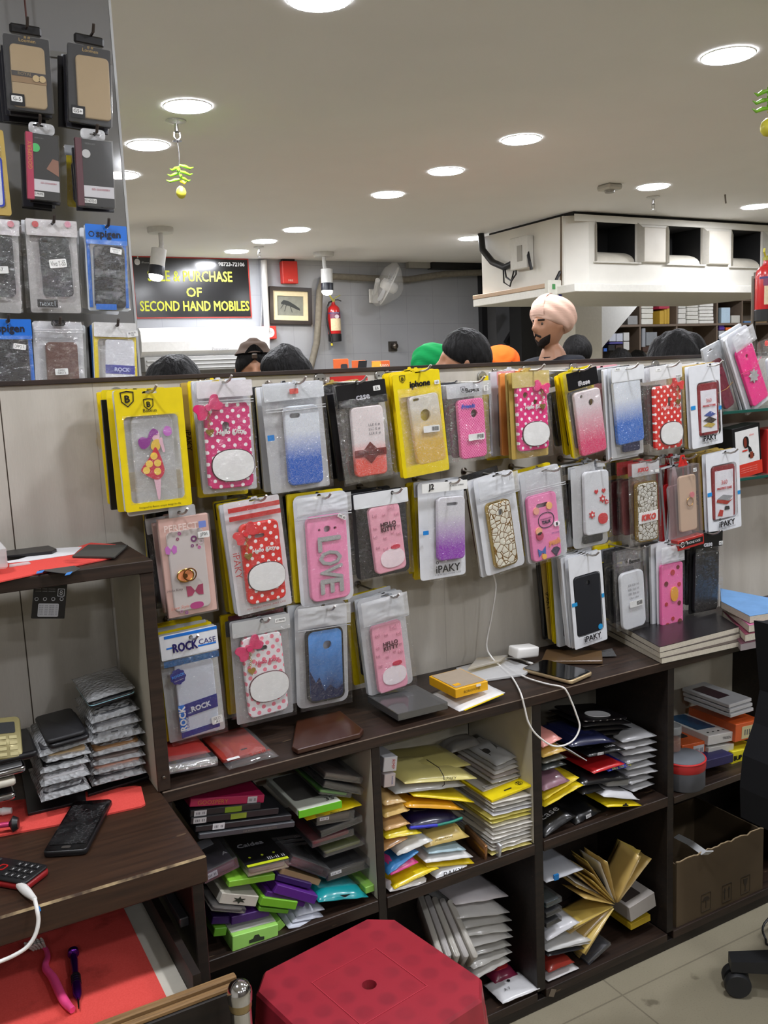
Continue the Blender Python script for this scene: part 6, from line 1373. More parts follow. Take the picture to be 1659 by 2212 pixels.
p2 = [aty(80, 1965, 1.232), aty(83, 1990, 1.226), aty(76, 2020, 1.222), aty(58, 2046, 1.22), aty(30, 2064, 1.22), aty(0, 2077, 1.22), aty(-60, 2100, 1.2), aty(-120, 2160, 1.2)]
def smoothpath(pts, n=6):
    o = []
    for i in range(len(pts)-1):
        a, b, c, d = pts[max(i-1, 0)], pts[i], pts[i+1], pts[min(i+2, len(pts)-1)]
        for k in range(n):
            u = k/n; o.append(.5*((2*b)+(c-a)*u+(2*a-5*b+4*c-d)*u*u+(3*b-a-3*c+d)*u**3))
    return o+[pts[-1]]
WC = plain((232, 230, 226), .4, var=0)
t = thing('charging_cable', 'white charging cable running off the desk from the keypad phone', 'cable', p[0])
off = p[0]
MB().tube([q-off for q in smoothpath(p[2:]+p2)], .0028, 8).build('wire', WC, t, smooth=60)
MB().tube([p[0]-off, (p[0]+p[1])/2-off, p[1]-off, p[2]-off], [.0052, .0066, .0062, .0034], 10).build('plug', WC, t, smooth=60)
q = aty(80, 1960, 1.236)-off; MB().tube([q, q+Vector((.0015, -.001, -.006))], .0034, 8).build('blue_tie', plain((40, 130, 210), .4), t)
# small tools on the mat
def tool(name, label, cat, segs, z, pos0, pos1):
    a, b = atz(*pos0, z), atz(*pos1, z); t = thing(name, label, cat, Vector((a.x, a.y, ZT)))
    for pn, u0, u1, r0, r1, mt in segs:
        o0, o1 = a.lerp(b, u0)-Vector((a.x, a.y, ZT)), a.lerp(b, u1)-Vector((a.x, a.y, ZT))
        MB().tube([o0, o0.lerp(o1, .5), o1], [r0, (r0+r1)/2, r1], 12).build(pn, mt, t, smooth=50)
    return t
tool('marker_pen', 'white capped pen end on the red mat at the left edge', 'pen', [('barrel', 0, .7, .006, .006, WC), ('cap', .7, 1, .0068, .005, plain((236, 234, 232), .3))], ZT+.0105, (-40, 1757), (25, 1751))
tool('small_screwdriver', 'pink shaft tool with black domed end on the red mat', 'screwdriver', [('shaft', 0, .75, .004, .0045, plain((200, 60, 110), .3, .3)), ('knob', .76, .86, .0045, .013, M_BLACK), ('knob_cap', .86, 1, .013, .009, M_BLACK)], ZT+.0165, (-40, 1788), (40, 1778))
# drawer tools
zd = .5905
ps = [atz(84, 2046, zd+.012), atz(92, 2044, zd+.008), atz(100, 2052, zd+.006), atz(103, 2068, zd+.006), atz(98, 2082, zd+.006), atz(100, 2094, zd+.006), atz(113, 2110, zd+.0065), atz(123, 2130, zd+.007), atz(133, 2152, zd+.0075), atz(145, 2170, zd+.0065), atz(157, 2182, zd+.005)]
c = ps[5].copy(); c.z = zd
t = thing('toothbrush', 'pink toothbrush with worn bristles lying in the red drawer', 'toothbrush', c)
MB().tube([q-c for q in smoothpath(ps[1:], 4)], [.003+.0035*min(1, i/22) if i < 30 else .0065-.002*(i-30)/7 for i in range(37)], 10).build('handle', plain((238, 78, 140), .4), t, smooth=60)
mb = MB(); q0 = ps[0]-c
for i in range(5):
    for j in range(3): mb.tube([q0+Vector((.004*i-.008, .004*j-.004, 0)), q0+Vector((.005*i-.014, .005*j-.006, .008)), q0+Vector((.006*i-.02, .006*j-.006, .011))], [.002, .0022, .0015], 5)
mb.build('bristles', plain((180, 172, 164), .9), t)
ps = [atz(158, 2055, zd+.009), atz(160, 2075, zd+.008), atz(163, 2105, zd+.007), atz(165, 2125, zd+.0075), atz(167, 2148, zd+.006), atz(169, 2158, zd+.0055), atz(170, 2178, zd+.005)]; c = ps[2].copy(); c.z = zd
t = thing('precision_screwdriver', 'metallic purple precision screwdriver lying in the red drawer', 'screwdriver', c); pu = plain((84, 24, 120), .2, .8, var=0)
MB().tube([ps[0]-c, ps[0].lerp(ps[1], .3)-c, ps[0].lerp(ps[1], .45)-c], [.0085, .0085, .004], 16).build('swivel_cap', pu, t, smooth=40)
MB().tube([ps[0].lerp(ps[1], .45)-c, ps[1]-c, ps[2]-c, ps[3]-c, ps[4]-c, ps[5]-c], [.0045, .0058, .0045, .0068, .0062, .003], 16).build('handle', pu, t, smooth=40)
mb = MB()
for k in range(4): q = ps[2].lerp(ps[3], .2+.25*k)-c; q2 = ps[2].lerp(ps[3], .3+.25*k)-c; mb.tube([q, q2], .0072, 14)
mb.build('grip_rings', M_BLACK, t); MB().tube([ps[5]-c, ps[6]-c], [.0016, .0012], 8).build('bit', M_STEEL, t)

# bubble wrapped phones: layers given from below by their front edge and depth
@cached
def bubble():
    t = NT('bubble_wrap'); v = t.n('ShaderNodeTexVoronoi'); v.inputs['Scale'].default_value = 130; t.l(t.obj(), v.inputs['Vector'])
    tr = t.n('ShaderNodeBsdfTransparent'); p = t.n('ShaderNodeBsdfPrincipled'); p.inputs['Base Color'].default_value = C4((208, 210, 212)); p.inputs['Roughness'].default_value = .18
    b = t.n('ShaderNodeBump'); b.inputs['Strength'].default_value = 1; b.inputs['Distance'].default_value = .006; t.l(v.outputs['Distance'], b.inputs['Height']); t.l(b.outputs[0], p.inputs['Normal'])
    mx = t.n('ShaderNodeMixShader'); mx.inputs[0].default_value = .55; t.l(tr.outputs[0], mx.inputs[1]); t.l(p.outputs[0], mx.inputs[2]); t.l(mx.outputs[0], t.out.inputs[0]); return t.m
def lump(w, d, h, seed, nx=10, ny=12, amp=.0025, edge=.0012):
    """soft pillow: closed top and bottom sheets that meet at thin crumpled edges"""
    mb = MB()
    def top(u, v):
        e = (min(1, 5*min(u, 1-u))*min(1, 5*min(v, 1-v)))**.5
        n = noise.noise(Vector((u*5+seed, v*6, seed)))
        ex = .5+(u-.5)*(1+.03*noise.noise(Vector((seed, v*7, 1)))); ey = v+.02*noise.noise(Vector((u*7, seed, 2)))
        return ((ex-.5)*w, ey*d, edge+(h-edge)*e+amp*n*(.3+e)+amp)
    def bot(u, v):
        q = top(u, v); e = (min(1, 5*min(u, 1-u))*min(1, 5*min(v, 1-v)))**.5
        return (q[0], q[1], max(0, q[2]-edge-(h+amp)*e) if e > .02 else q[2]-edge)
    mb.grid(nx, ny, top); k = len(mb.f); mb.grid(nx, ny, bot); mb.f[k:] = [f[::-1] for f in mb.f[k:]]
    N = (nx+1)*(ny+1); per = [i for i in range(nx)]+[nx+(nx+1)*j for j in range(ny)]+[N-1-i for i in range(nx)]+[(nx+1)*(ny-j) for j in range(ny)]
    for i in range(len(per)):
        a, b = per[i], per[(i+1) % len(per)]; mb.f.append((a, a+N, b+N, b)); mb.k.append(0)
    return mb
class Lie:
    """a thing lying with its front edge L-R on the plane Y; x to the right along the edge, y away, z up"""
    def __init__(s, label, cat, name, L, R, Y, YR=None, group=None, yaw=0, tilt=0):
        a, b = aty(L[0], L[1], Y), aty(R[0], R[1], YR if YR is not None else Y)
        ex = (b-a).normalized(); ey = Vector((0, 0, 1)).cross(ex).normalized(); ez = ex.cross(ey)
        M = Matrix((ex, ey, ez)).transposed().to_4x4(); M.translation = (a+b)/2
        s.M = M @ Matrix.Rotation(yaw, 4, 'Z') @ Matrix.Rotation(tilt, 4, 'X'); s.w = (b-a).length; s.seed = L[0]*.11+L[1]*.07
        s.t = thing(name, label, cat, s.M, group)
wraps = [((90, 1737), (197, 1706), .014, None), ((90, 1704), (196, 1676), .014, (214, 214, 218)), ((88, 1676), (196, 1648), .012, (18, 18, 20)), ((100, 1652), (197, 1630), .011, (186, 160, 120)), ((84, 1640), (200, 1604), .013, None)]
for k, (L_, R_, h_, ph) in enumerate(wraps):
    o = Lie('bubble wrapped phone in the left desk pile, %s from the bottom' % ('first', 'second', 'third', 'fourth', 'fifth')[k], 'wrapped phone', 'bubble_wrapped_phone', L_, R_, 1.5+.004*k, group='bubble wrapped phones on the desk')
    lump(o.w, .15, h_, o.seed).build('bubble_wrap', bubble(), o.t, smooth=180)
    slabplan(o.w*.84, .13, .008, h_*.3, h_*.3+.008, .0015).build('phone', plain(ph or (60, 60, 64), .3), o.t, loc=(0, .074, 0), smooth=50)
o = Lie('plain black phone lying on top of the left bubble wrap pile', 'phone', 'mobile_phone', (108, 1622), (196, 1597), 1.512)
slabplan(o.w, .135, .009, 0.001, .009, .002).build('body', plain((24, 24, 27), .35), o.t, loc=(0, .067, 0), smooth=50); slabplan(o.w*.97, .13, .009, .0095, .017, .002).build('back_cover', plain((30, 30, 33), .5), o.t, loc=(-.004, .068, 0), smooth=50)
wraps = [((200, 1702), (318, 1672), .014, None), ((198, 1679), (316, 1652), .013, (190, 140, 120)), ((198, 1660), (315, 1634), .012, (110, 96, 90)), ((197, 1640), (314, 1612), .012, (150, 112, 74)), ((198, 1612), (315, 1586), .022, None), ((200, 1588), (306, 1560), .014, (120, 120, 124)), ((198, 1568), (302, 1535), .014, (60, 62, 66))]
for k, (L_, R_, h_, ph) in enumerate(wraps):
    o = Lie('bubble wrapped phone in the right desk pile, %s from the bottom' % ('first', 'second', 'third', 'fourth', 'fifth', 'sixth', 'seventh')[k], 'wrapped phone', 'bubble_wrapped_phone', L_, R_, 1.53+.003*k, group='bubble wrapped phones on the desk')
    lump(o.w, .15, h_, o.seed).build('bubble_wrap', bubble(), o.t, smooth=180)
    slabplan(o.w*.84, .13, .008, h_*.3, h_*.3+.008, .0015).build('phone', plain(ph or (60, 60, 64), .3), o.t, loc=(0, .074, 0), smooth=50)
o = Lie('bubble wrapped phone with pale blue rim crowning the right desk pile', 'wrapped phone', 'bubble_wrapped_phone', (196, 1533), (294, 1502), 1.55)
slabplan(o.w, .13, .009, .0, .009, .002).build('phone', plain((26, 28, 32), .3), o.t, loc=(0, .068, 0), smooth=50); slabplan(o.w*1.01, .1305, .009, .0035, .0055, .0005).build('blue_rim', plain((150, 200, 214), .3), o.t, loc=(0, .068, 0)); lm_ = lump(o.w*1.04, .145, .006, 3.3); lm_.build('bubble_wrap', bubble(), o.t, loc=(0, .004, .0095), smooth=180)
# phones stacked at the left edge of the desk
for k, (L_, R_, h_, lb, tp_, sd) in enumerate((((-70, 1752), (36, 1727), .011, 'grey phone with chrome rim, lowest of the left edge stack', M_PHBLK, M_CHROME), ((-70, 1722), (36, 1697), .011, 'cream phone with notched side, second lowest of the left edge stack', plain((190, 180, 160), .4), plain((206, 200, 184), .4)), ((-70, 1700), (58, 1668), .011, 'silver rimmed phone in the middle of the left edge stack', plain((206, 206, 208), .3), M_CHROME), ((-60, 1668), (84, 1634), .010, 'black phone jutting out of the left edge stack', M_PHBLK, M_PHBLK))):
    o = Lie(lb, 'phone', 'mobile_phone', L_, R_, 1.5+.003*k); slabplan(o.w, .12, .008, .0005, h_, .002).build('body', sd, o.t, loc=(0, .06, 0), smooth=50); flatat(o.t, 'screen', o.w*.9, .11, .004, 0, .06, h_+.0002, tp_)
o = Lie('olive gold keypad phone tilted on top of the left edge stack', 'phone', 'keypad_phone', (-40, 1652), (49, 1642), 1.515, tilt=.75)
slabplan(o.w, .075, .008, .001, .011, .002).build('body', plain((150, 140, 96), .35, .3), o.t, loc=(0, .038, 0), smooth=50); flatat(o.t, 'screen', o.w*.7, .02, .002, 0, .055, .0112, plain((50, 52, 54), .2)); mb = MB()
for i in range(4):
    for j in range(3): mb.box((-o.w*.36+j*o.w*.27, .004+i*.01, .0112), (-o.w*.36+j*o.w*.27+o.w*.2, .004+i*.01+.006, .0122), bev=.0004)
mb.build('keypad', plain((176, 166, 120), .35), o.t)

# things on the upper shelf
ZH = 1.1665
quad('red_cloth', 'folded red cloth sheet spread over the upper desk shelf', 'cloth', [(-30, 1226), (150, 1187), (196, 1172), (250, 1176), (240, 1205), (130, 1228), (-30, 1262)], ZH+.0022, .002, M_FELT)
quad('paper_sheet', 'white paper sheet under the black battery on the upper shelf', 'paper', [(14, 1212), (40, 1208), (120, 1184), (178, 1181), (160, 1197), (58, 1212), (18, 1216)], ZH+.0032, .0006, plain((226, 226, 230), .7))
quad('phone_battery', 'long flat black battery lying on the white paper sheet', 'battery', [(15, 1200), (112, 1190), (122, 1185), (105, 1178), (22, 1188), (12, 1190)], ZH+.009, .005, M_PHBLK, 'cell', bev=.001)
quad('grey_card', 'dark grey flat card tilted over the red cloth on the shelf', 'card', [(156, 1201), (191, 1176), (276, 1177), (247, 1203)], ZH+.006, .0025, plain((66, 66, 62), .6))
o = Lie('clear plastic tub cut off at the left edge of the upper shelf', 'tub', 'plastic_tub', (-40, 1235), (18, 1228), 1.53); MB().box((-o.w/2, 0, 0), (o.w/2, .08, .035), bev=.003).build('tub', film(.45, gloss=.2, ws=20), o.t)
quad('screen_protector', 'dark film with blue corner tabs sticking out over the shelf edge', 'screen film', [(84, 1232), (160, 1222), (174, 1228), (150, 1240)], ZH+.0045, .0006, plain((40, 46, 50), .25))
quad('blue_tab', 'left blue tab on the dark film at the shelf edge', 'tab', [(80, 1234), (96, 1231), (92, 1236), (78, 1239)], ZH+.0052, .0005, plain((50, 130, 210), .4)); quad('blue_tab', 'right blue tab on the dark film at the shelf edge', 'tab', [(144, 1237), (157, 1234), (152, 1240), (140, 1243)], ZH+.0052, .0005, plain((50, 130, 210), .4))
quad('clear_stick', 'slim clear plastic stick on the red cloth', 'plastic stick', [(20, 1219), (62, 1213), (66, 1216), (20, 1223)], ZH+.0045, .002, film(.5, gloss=.2))
P = Pack('black phone battery with printed white label hanging under the desk shelf', (74, 1256, 147, 1250, 139, 1336, 68, 1337), 1.53, 'battery', name='phone_battery')
MB().box((-P.W/2, 0, -P.H/2), (P.W/2, .005, P.H/2), bev=.0008).build('cell', M_PHBLK, P.t); lx, lz = P.L(104, 1318); wt_ = plain((176, 178, 184), .5); gy = plain((70, 72, 78), .5)
flat(P.t, 'printed_label', [rrect(.032, .022, .002, 3, lx, lz)], wt_, -.0005)
for k in range(6): text(P.t, 'IIII III IIIII II', gy, lx, lz+.0075-.003*k, -.0009, w=.028, h=.0014)
flat(P.t, 'symbol_frame', [rrect(.011, .013, .001, 2, *P.L(132, 1280)), rrect(.009, .011, .001, 2, *P.L(132, 1280))[::-1]], wt_, -.0005); text(P.t, '8', wt_, *P.L(132, 1280), -.0006, h=.008)
for k in range(4): flat(P.t, 'round_symbol', [circ(.003, 12, *P.L(79+k*18, 1294)), circ(.0022, 12, *P.L(79+k*18, 1294))[::-1]], wt_, -.0005)
for k in range(2): text(P.t, 'IIIIII IIIII IIIIIII', wt_, *P.L(98, 1272+5*k), -.0006, w=.03, h=.0012)

# ---------------------------------------------------------------- things along the worktop
M_CLR = film(.06, gloss=.22, ws=14, bs=.15)
o = Lie('red leather flip case resting on a clear plastic box on the worktop', 'flip case', 'flip_case', (364, 1677), (472, 1650), 1.54)
lump(o.w, .1, .008, 2.2, amp=.001).build('red_cover', plain((150, 34, 28), .6, var=.1), o.t, loc=(-.004, .03, .012), smooth=180); MB().box((-o.w/2, 0, .0115), (o.w/2*.96, .1, .013)).build('inner_lining', M_BLACK, o.t)
o = Lie('shiny clear plastic box under the red leather flip case', 'clear box', 'clear_box', (360, 1678), (471, 1657), 1.512)
MB().tube([(-o.w/2, .008, .009), (0, .008, .009), (o.w/2, .008, .009)], .0085, 12).box((-o.w/2, .009, .0005), (o.w/2, .07, .0085), bev=.002).build('box', film(.12, gloss=.5, ws=25, bs=.5), o.t, smooth=60)
o = Lie('red flip case sealed in clear bag with white sticker on the worktop', 'flip case', 'bagged_flip_case', (497, 1664), (600, 1635), 1.508)
slabplan(o.w*.92, .13, .006, .001, .009, .001).build('red_case', plain((156, 44, 30), .6), o.t, loc=(-.006, .095, 0), smooth=50); lump(o.w*1.04, .17, .011, 4.4, amp=.001).build('clear_bag', M_CLR, o.t, smooth=180); flatat(o.t, 'sticker', .024, .009, .001, -o.w*.34, .022, .0105, plain((236, 236, 236), .5)); ttext(o.t, 'Sevilla', plain((170, 50, 36), .5), o.w*.2, .018, .0112, .04); MB().box((-.006, .05, .0095), (.006, .053, .0105)).build('clasp_slot', M_BLACK, o.t)
quad('leather_case', 'dark brown leather tablet case lying flat on the worktop', 'leather case', [(630, 1612), (642, 1619), (778, 1584), (785, 1574), (735, 1534), (640, 1556)], ZT+.012, .011, plain((66, 36, 24), .3, coat=.3, var=.12, vs=60), 'cover', bev=.003)
o = Lie('empty black and clear display box near the worktop front edge', 'display box', 'display_box', (860, 1559), (968, 1532), 1.515)
MB().box((-o.w/2, 0, .0005), (o.w/2, .13, .016), bev=.001).build('clear_box', film(.08, tint=(150, 150, 150), gloss=.3, ws=8, bs=.06), o.t); MB().box((-o.w/2+.002, .002, .001), (o.w/2-.002, .128, .004)).build('black_tray', plain((36, 34, 32), .4), o.t)
o = Lie('white and yellow pouch lying under the small yellow box', 'pouch', 'phone_case_pack', (1010, 1532), (1086, 1500), 1.515)
lump(o.w*1.3, .12, .005, 5.1, amp=.001).build('pouch', plain((226, 226, 226), .35, coat=.3), o.t, loc=(-.008, 0, 0), smooth=180); MB().box((-o.w*.6, -.004, .001), (o.w*.5, .006, .002)).build('yellow_edge', plain((236, 210, 40), .4), o.t)
o = Lie('small yellow box with a clear lid window on the white pouch', 'yellow box', 'product_box', (985, 1517), (1055, 1498), 1.53)
yb = plain((238, 178, 30), .4); w2 = o.w
MB().box((-w2/2, 0, .008), (w2/2, .105, .028), bev=.001).build('carton', yb, o.t); flatat(o.t, 'clear_window', w2*.9, .095, .003, 0, .053, .0285, plain((176, 160, 140), .25, coat=.5)); text(o.t, 'BOROFONE', plain((90, 70, 20), .5), 0, .018, -.0008, w=w2*.5); sticker(o.t, w2*.2, .0245, -.0012, .012, .005)
flatat(o.t, 'yellow_stub', .016, .012, .001, -w2*.3, .02, .0292, yb)
quad('clear_pouch', 'translucent white pouch lying flat behind the yellow box', 'pouch', [(1000, 1474), (1135, 1454), (1150, 1440), (1080, 1418), (985, 1442)], ZT+.008, .007, film(.5, gloss=.25, ws=30, bs=.6), 'pouch', bev=.002)
quad('kraft_wrapper', 'crumpled yellowish film wrapper leaning at the back of the worktop', 'wrapper', [(1010, 1444), (1080, 1426), (1098, 1414), (1030, 1420)], ZT+.022, .006, film(.35, tint=(230, 214, 150), gloss=.2), 'wrapper', bev=.002)
t, w_, d_, th = phone('gold edged black smartphone charging on the worktop', [(1132, 1444), (1240, 1473), (1276, 1449), (1168, 1423)], ZT+.011, .009, M_GLASSBLK, plain((214, 190, 150), .25, .6), .01)
flatat(t, 'front_glass', w_*.9, d_*.96, .008, 0, 0, th+.0007, M_GLASSBLK)
o = Lie('white plug adapter lying behind the gold edged smartphone', 'charger', 'charger_plug', (1118, 1425), (1165, 1420), 1.66)
MB().box((-o.w/2, 0, .0005), (o.w/2, .04, .026), bev=.005, seg=3).build('body', WC, o.t, smooth=50); MB().tube([(-.005, .04, .012), (-.005, .055, .012)], .002, 8).tube([(.008, .04, .012), (.008, .055, .012)], .002, 8).build('pins', M_STEEL, o.t)
quad('wallet_case', 'brown wallet case lying against the panel behind the smartphone', 'wallet case', [(1168, 1428), (1302, 1427), (1300, 1405), (1180, 1402)], ZT+.01, .009, plain((92, 70, 46), .4, coat=.2), 'cover', bev=.002)
quad('dark_film', 'scrap of dark clear film right of the brown wallet case', 'film', [(1300, 1418), (1332, 1417), (1322, 1400), (1296, 1406)], ZT+.004, .001, film(.1, tint=(120, 120, 124), gloss=.2), 'film')
pg = plain((206, 198, 180), .8, var=.12, vs=200)
for k, (dx, lb, cv) in enumerate(((0, 'bottom ledger notebook with squared page edges under two others', (60, 48, 44)), (-14, 'middle ledger notebook with curling cream pages', (54, 44, 42)), (-16, 'black covered notebook with curled corner, topmost of the three', (26, 24, 26)))):
    z = ZT+.014+.0135*k
    t, P = quad('notebook', lb, 'notebook', [(1430+dx*.3, 1423-12*k), (1612+dx, 1383-14*k), (1548+dx, 1338-12*k), (1312, 1362-13*k)], z-.0015, .012, pg, 'pages', group=None)
    c = t.location; vs = [(p.x-c.x, p.y-c.y, .0122) for p in P]; MB().add(vs+[(x, y, zz+.0011) for x, y, zz in vs], [(0, 1, 2, 3), (7, 6, 5, 4), (0, 4, 5, 1), (1, 5, 6, 2), (2, 6, 7, 3), (3, 7, 4, 0)]).build('cover', plain(cv, .35, coat=.2), t)
for k, (lb, cv, pts) in enumerate((('dark plum notebook at the bottom of the right corner pile', (84, 44, 56), [(1600, 1392), (1700, 1372), (1690, 1330), (1560, 1338)]), ('maroon notebook in the right corner pile', (120, 50, 70), [(1610, 1372), (1700, 1352), (1680, 1310), (1560, 1320)]), ('pink spined notebook under the blue one', (196, 110, 150), [(1618, 1352), (1710, 1334), (1670, 1290), (1556, 1300)]), ('worn light blue notebook on top of the right corner pile', (110, 156, 206), [(1620, 1332), (1720, 1316), (1660, 1292), (1556, 1272), (1558, 1300)]))):
    z = ZT+.016+.02*k; t, P = quad('notebook', lb, 'notebook', pts, z-.002, .0165, pg if k else plain((150, 140, 140), .8), 'pages')
    c = t.location; n = len(P); vs = [(p.x-c.x, p.y-c.y, .0167) for p in P]; MB().add(vs+[(x, y, zz+.0012) for x, y, zz in vs], [tuple(range(n)), tuple(range(n, 2*n))[::-1]]+[(i, i+n, (i+1) % n+n, (i+1) % n) for i in range(n)]).build('cover', plain(cv, .6, var=.12, vs=30), t)
# long white cable
pts = [aty(1064, 1236, 1.70), aty(1071, 1268, 1.70), aty(1062, 1330, 1.71), aty(1051, 1392, 1.72), atz(1062, 1420, ZT+.03), atz(1082, 1440, ZT+.006), atz(1105, 1462, ZT+.004), atz(1120, 1487, ZT+.004), aty(1127, 1504, 1.4945), aty(1130, 1516, 1.4895), aty(1134, 1532, 1.488), aty(1142, 1562, 1.484), aty(1162, 1590, 1.48), aty(1198, 1612, 1.476), aty(1235, 1602, 1.476), aty(1252, 1572, 1.48), aty(1244, 1540, 1.484), aty(1233, 1512, 1.488), aty(1225, 1495, 1.4885), aty(1214, 1484, 1.495), atz(1180, 1477, ZT+.004), atz(1140, 1465, ZT+.0035), atz(1110, 1450, ZT+.0035), atz(1090, 1437, ZT+.0035), atz(1086, 1427, ZT+.0035), atz(1100, 1421, ZT+.0035), atz(1122, 1424, ZT+.004), atz(1138, 1430, ZT+.006)]
c = pts[7].copy(); t = thing('charging_cable', 'long white cable looping over the worktop edge to the gold phone', 'cable', c)
MB().tube([q-c for q in smoothpath(pts)], .0021, 8).build('wire', WC, t, smooth=60); MB().tube([pts[-1]-c, atz(1150, 1434, ZT+.006)-c], .0035, 8).build('plug', WC, t, smooth=60)

# ---------------------------------------------------------------- glass shelves at the right with packs and a box
GL = NT('green_glass'); g_ = GL.bsdf(C4((196, 224, 214)), .03, trans=.9); GLASS = GL.m
EDGE = plain((36, 84, 74), .15, coat=.5, var=0)
for py, lb, xo in ((889, 'upper glass shelf with green edge at the right of the counter', 1563), (1036, 'lower glass shelf with green edge under the car holder box', 1578)):
    a = aty(xo, py, 1.655)
    t = thing('glass_shelf', lb, 'shelf', Vector((a.x, 1.655, a.z-.008)))
    MB().box((0, .002, 0), (2.85-a.x, 1.764-1.655, .008)).build('pane', GLASS, t); MB().box((0, -.0005, 0), (2.85-a.x, .0018, .008), bev=.0008).build('polished_edge', EDGE, t)
    MB().tube([(.05, .1, -.004), (.05, .06, -.012), (.05, .055, -.022), (.06, .06, -.03)], .005, 8).build('bracket', M_STEEL, t, smooth=50)
def bundle(label, q, Y, case, mt, pouch=FILMW, items=0, short=''):
    P = Pack(label, q, Y); P.hook = (0, P.H/2-.014)
    P.back(pouch, r=.014).film(FILM, h=P.H*.8, amp=.003).film(pouch, h=P.H*.2, zc=P.H*.39, name='top_fold', amp=.002); P.case(case, mt, .01, [('r', 0, .34, .14, .07)])
    if items: stack(P, short, items, ymax=Y+.012+.012*len(items), gap=.012, jit=1.6)
    return P
P = bundle('white zip pouch with hot pink case and silver flower leaning on glass shelf', (1573, 718, 1622, 708, 1668, 866, 1622, 884), 1.668, (1586, 756, 1626, 744, 1660, 862, 1627, 873), plain((244, 50, 140), .35, coat=.3, var=.01), items=[('s', WHT, WHT), ('s', WHT, BLU), ('s', PG, BLU)], short='leaning hot pink case')
P.cflat('silver_flower', [[(.3*(1 if k % 2 else .62)*math.cos(k*PI/8), -.05+.3*(1 if k % 2 else .62)*math.sin(k*PI/8)) for k in range(16)]], Msil, .003, .002)
MB().tube([(-P.W*.52, -.004, .004), (0, -.012, .0), (P.W*.52, -.004, .012)], .0011, 5).build('rubber_band', plain((190, 60, 100), .6), P.t)
P = bundle('crinkled clear bag with dark red case leaning left on glass shelf', (1516, 750, 1560, 744, 1592, 884, 1556, 888), 1.7, (1540, 800, 1562, 796, 1588, 876, 1566, 882), plain((130, 30, 60), .3, coat=.3), FILML, [('s', PG, MAR)], 'leaning dark red case')
MB().tube([(-P.W*.52, -.004, -.03), (0, -.012, -.03), (P.W*.52, -.004, -.026)], .0009, 5).build('rubber_band', plain((170, 130, 60), .6), P.t)
P = bundle('clear bag with red round sticker cut off by the right picture edge', (1640, 734, 1706, 722, 1722, 862, 1660, 878), 1.7, (1656, 770, 1700, 764, 1712, 850, 1668, 862), plain((216, 220, 228), .3, coat=.3), FILML)
flat(P.t, 'red_sticker', [circ(.008, 16, *P.L(1651, 742))], plain((226, 70, 60), .4), -.0075); flat(P.t, 'blue_label', [rrect(.02, .03, .002, 2, *P.L(1664, 840))], plain((50, 110, 200), .4), -.0075)
P = Pack('black boxed car phone holder with white picture front on the lower glass shelf', (1577, 921, 1645, 919, 1643, 1027, 1592, 1031), 1.675, 'box', name='product_box')
MB().box((-P.W/2, 0, -P.H/2), (P.W/2, .05, P.H/2), bev=.001).build('carton', M_BLACK, P.t); flat(P.t, 'picture_front', [rrect(P.W*.84, P.H*.66, .001, 2, .0, P.H*.1)], plain((224, 224, 222), .4), -.001); flat(P.t, 'red_base', [rrect(P.W*.99, P.H*.26, .001, 2, 0, -P.H*.36)], plain((206, 56, 40), .4), -.0016)
mb = MB().slab([oval(.022, .032, 20, -.006, .026)], -.0025, -.0015).slab([[(0.0, .018), (.012, .008), (.016, -.002), (.004, -.002)][::-1]], -.0025, -.0015); mb.build('holder_print', M_BLACK, P.t); flat(P.t, 'holder_face_print', [oval(.012, .026, 18, -.01, .026)], plain((120, 50, 34), .4), -.0032)
flat(P.t, 'clamp_print', [rrect(.013, .018, .003, 3, .013, -.012)], plain((130, 60, 40), .4), -.0025); flat(P.t, 'clamp_arms', [rrect(.022, .008, .001, 2, .013, -.013)], M_BLACK, -.002); text(P.t, 'ulove', plain((220, 60, 50), .4), .017, .044, -.0025, w=.018); flat(P.t, 'red_strip', [rrect(.02, .004, .0005, 2, -.012, .004)], plain((206, 56, 40), .4), -.0025)
for k in range(3): text(P.t, 'universal holder with one touch', plain((236, 180, 170), .5), .0, -P.H*.31-.006*k, -.0022, w=P.W*.6, h=.0022)
P = Pack('red box barely entering at the right edge on the lower glass shelf', (1656, 924, 1720, 922, 1718, 1026, 1658, 1030), 1.675, 'box', name='product_box'); MB().box((-P.W/2, 0, -P.H/2), (P.W/2, .05, P.H/2), bev=.001).build('carton', plain((176, 40, 36), .4), P.t)

# ---------------------------------------------------------------- plastic stool
c = Vector((.611, 1.238, 0)); HS = .45
st = thing('plastic_stool', 'red plastic stool with chamfered square seat in front of the cubbies', 'stool', Matrix.Translation(c) @ Matrix.Rotation(math.radians(55-45), 4, 'Z'))
def stoolmat():
    t = NT('red_plastic'); x, y, z = t.xyz(); v = .047
    def band(a): return t.math('ABSOLUTE', t.math('SUBTRACT', t.math('FRACT', t.math('ADD', t.math('DIVIDE', a, v), .5)), .5))
    r = t.math('ADD', t.math('POWER', band(x), 2), t.math('POWER', band(y), 2))
    n = t.noise(14, 3); f = t.math('MULTIPLY', t.ramp(r, .16, .05), t.ramp(n, .3, .62))
    c_ = t.mix(t.noise(7, 3), C4((152, 36, 50)), C4((170, 48, 62))); c_ = t.mix(t.math('MULTIPLY', f, .45), c_, C4((112, 30, 44)))
    t.bsdf(c_, .42, coat=.12, bump=t.noise(300, 2), bstr=.04); return t.m
M_ST = stoolmat(); hw_, ch = .147, .036
def octa(h_, c_): return [(h_, h_-c_), (h_-c_, h_), (-h_+c_, h_), (-h_, h_-c_), (-h_, -h_+c_), (-h_+c_, -h_), (h_-c_, -h_), (h_, -h_+c_)]
mb = MB(); o8 = octa(hw_, ch); L_ = [o8, circ(.0125, 20)[::-1]]
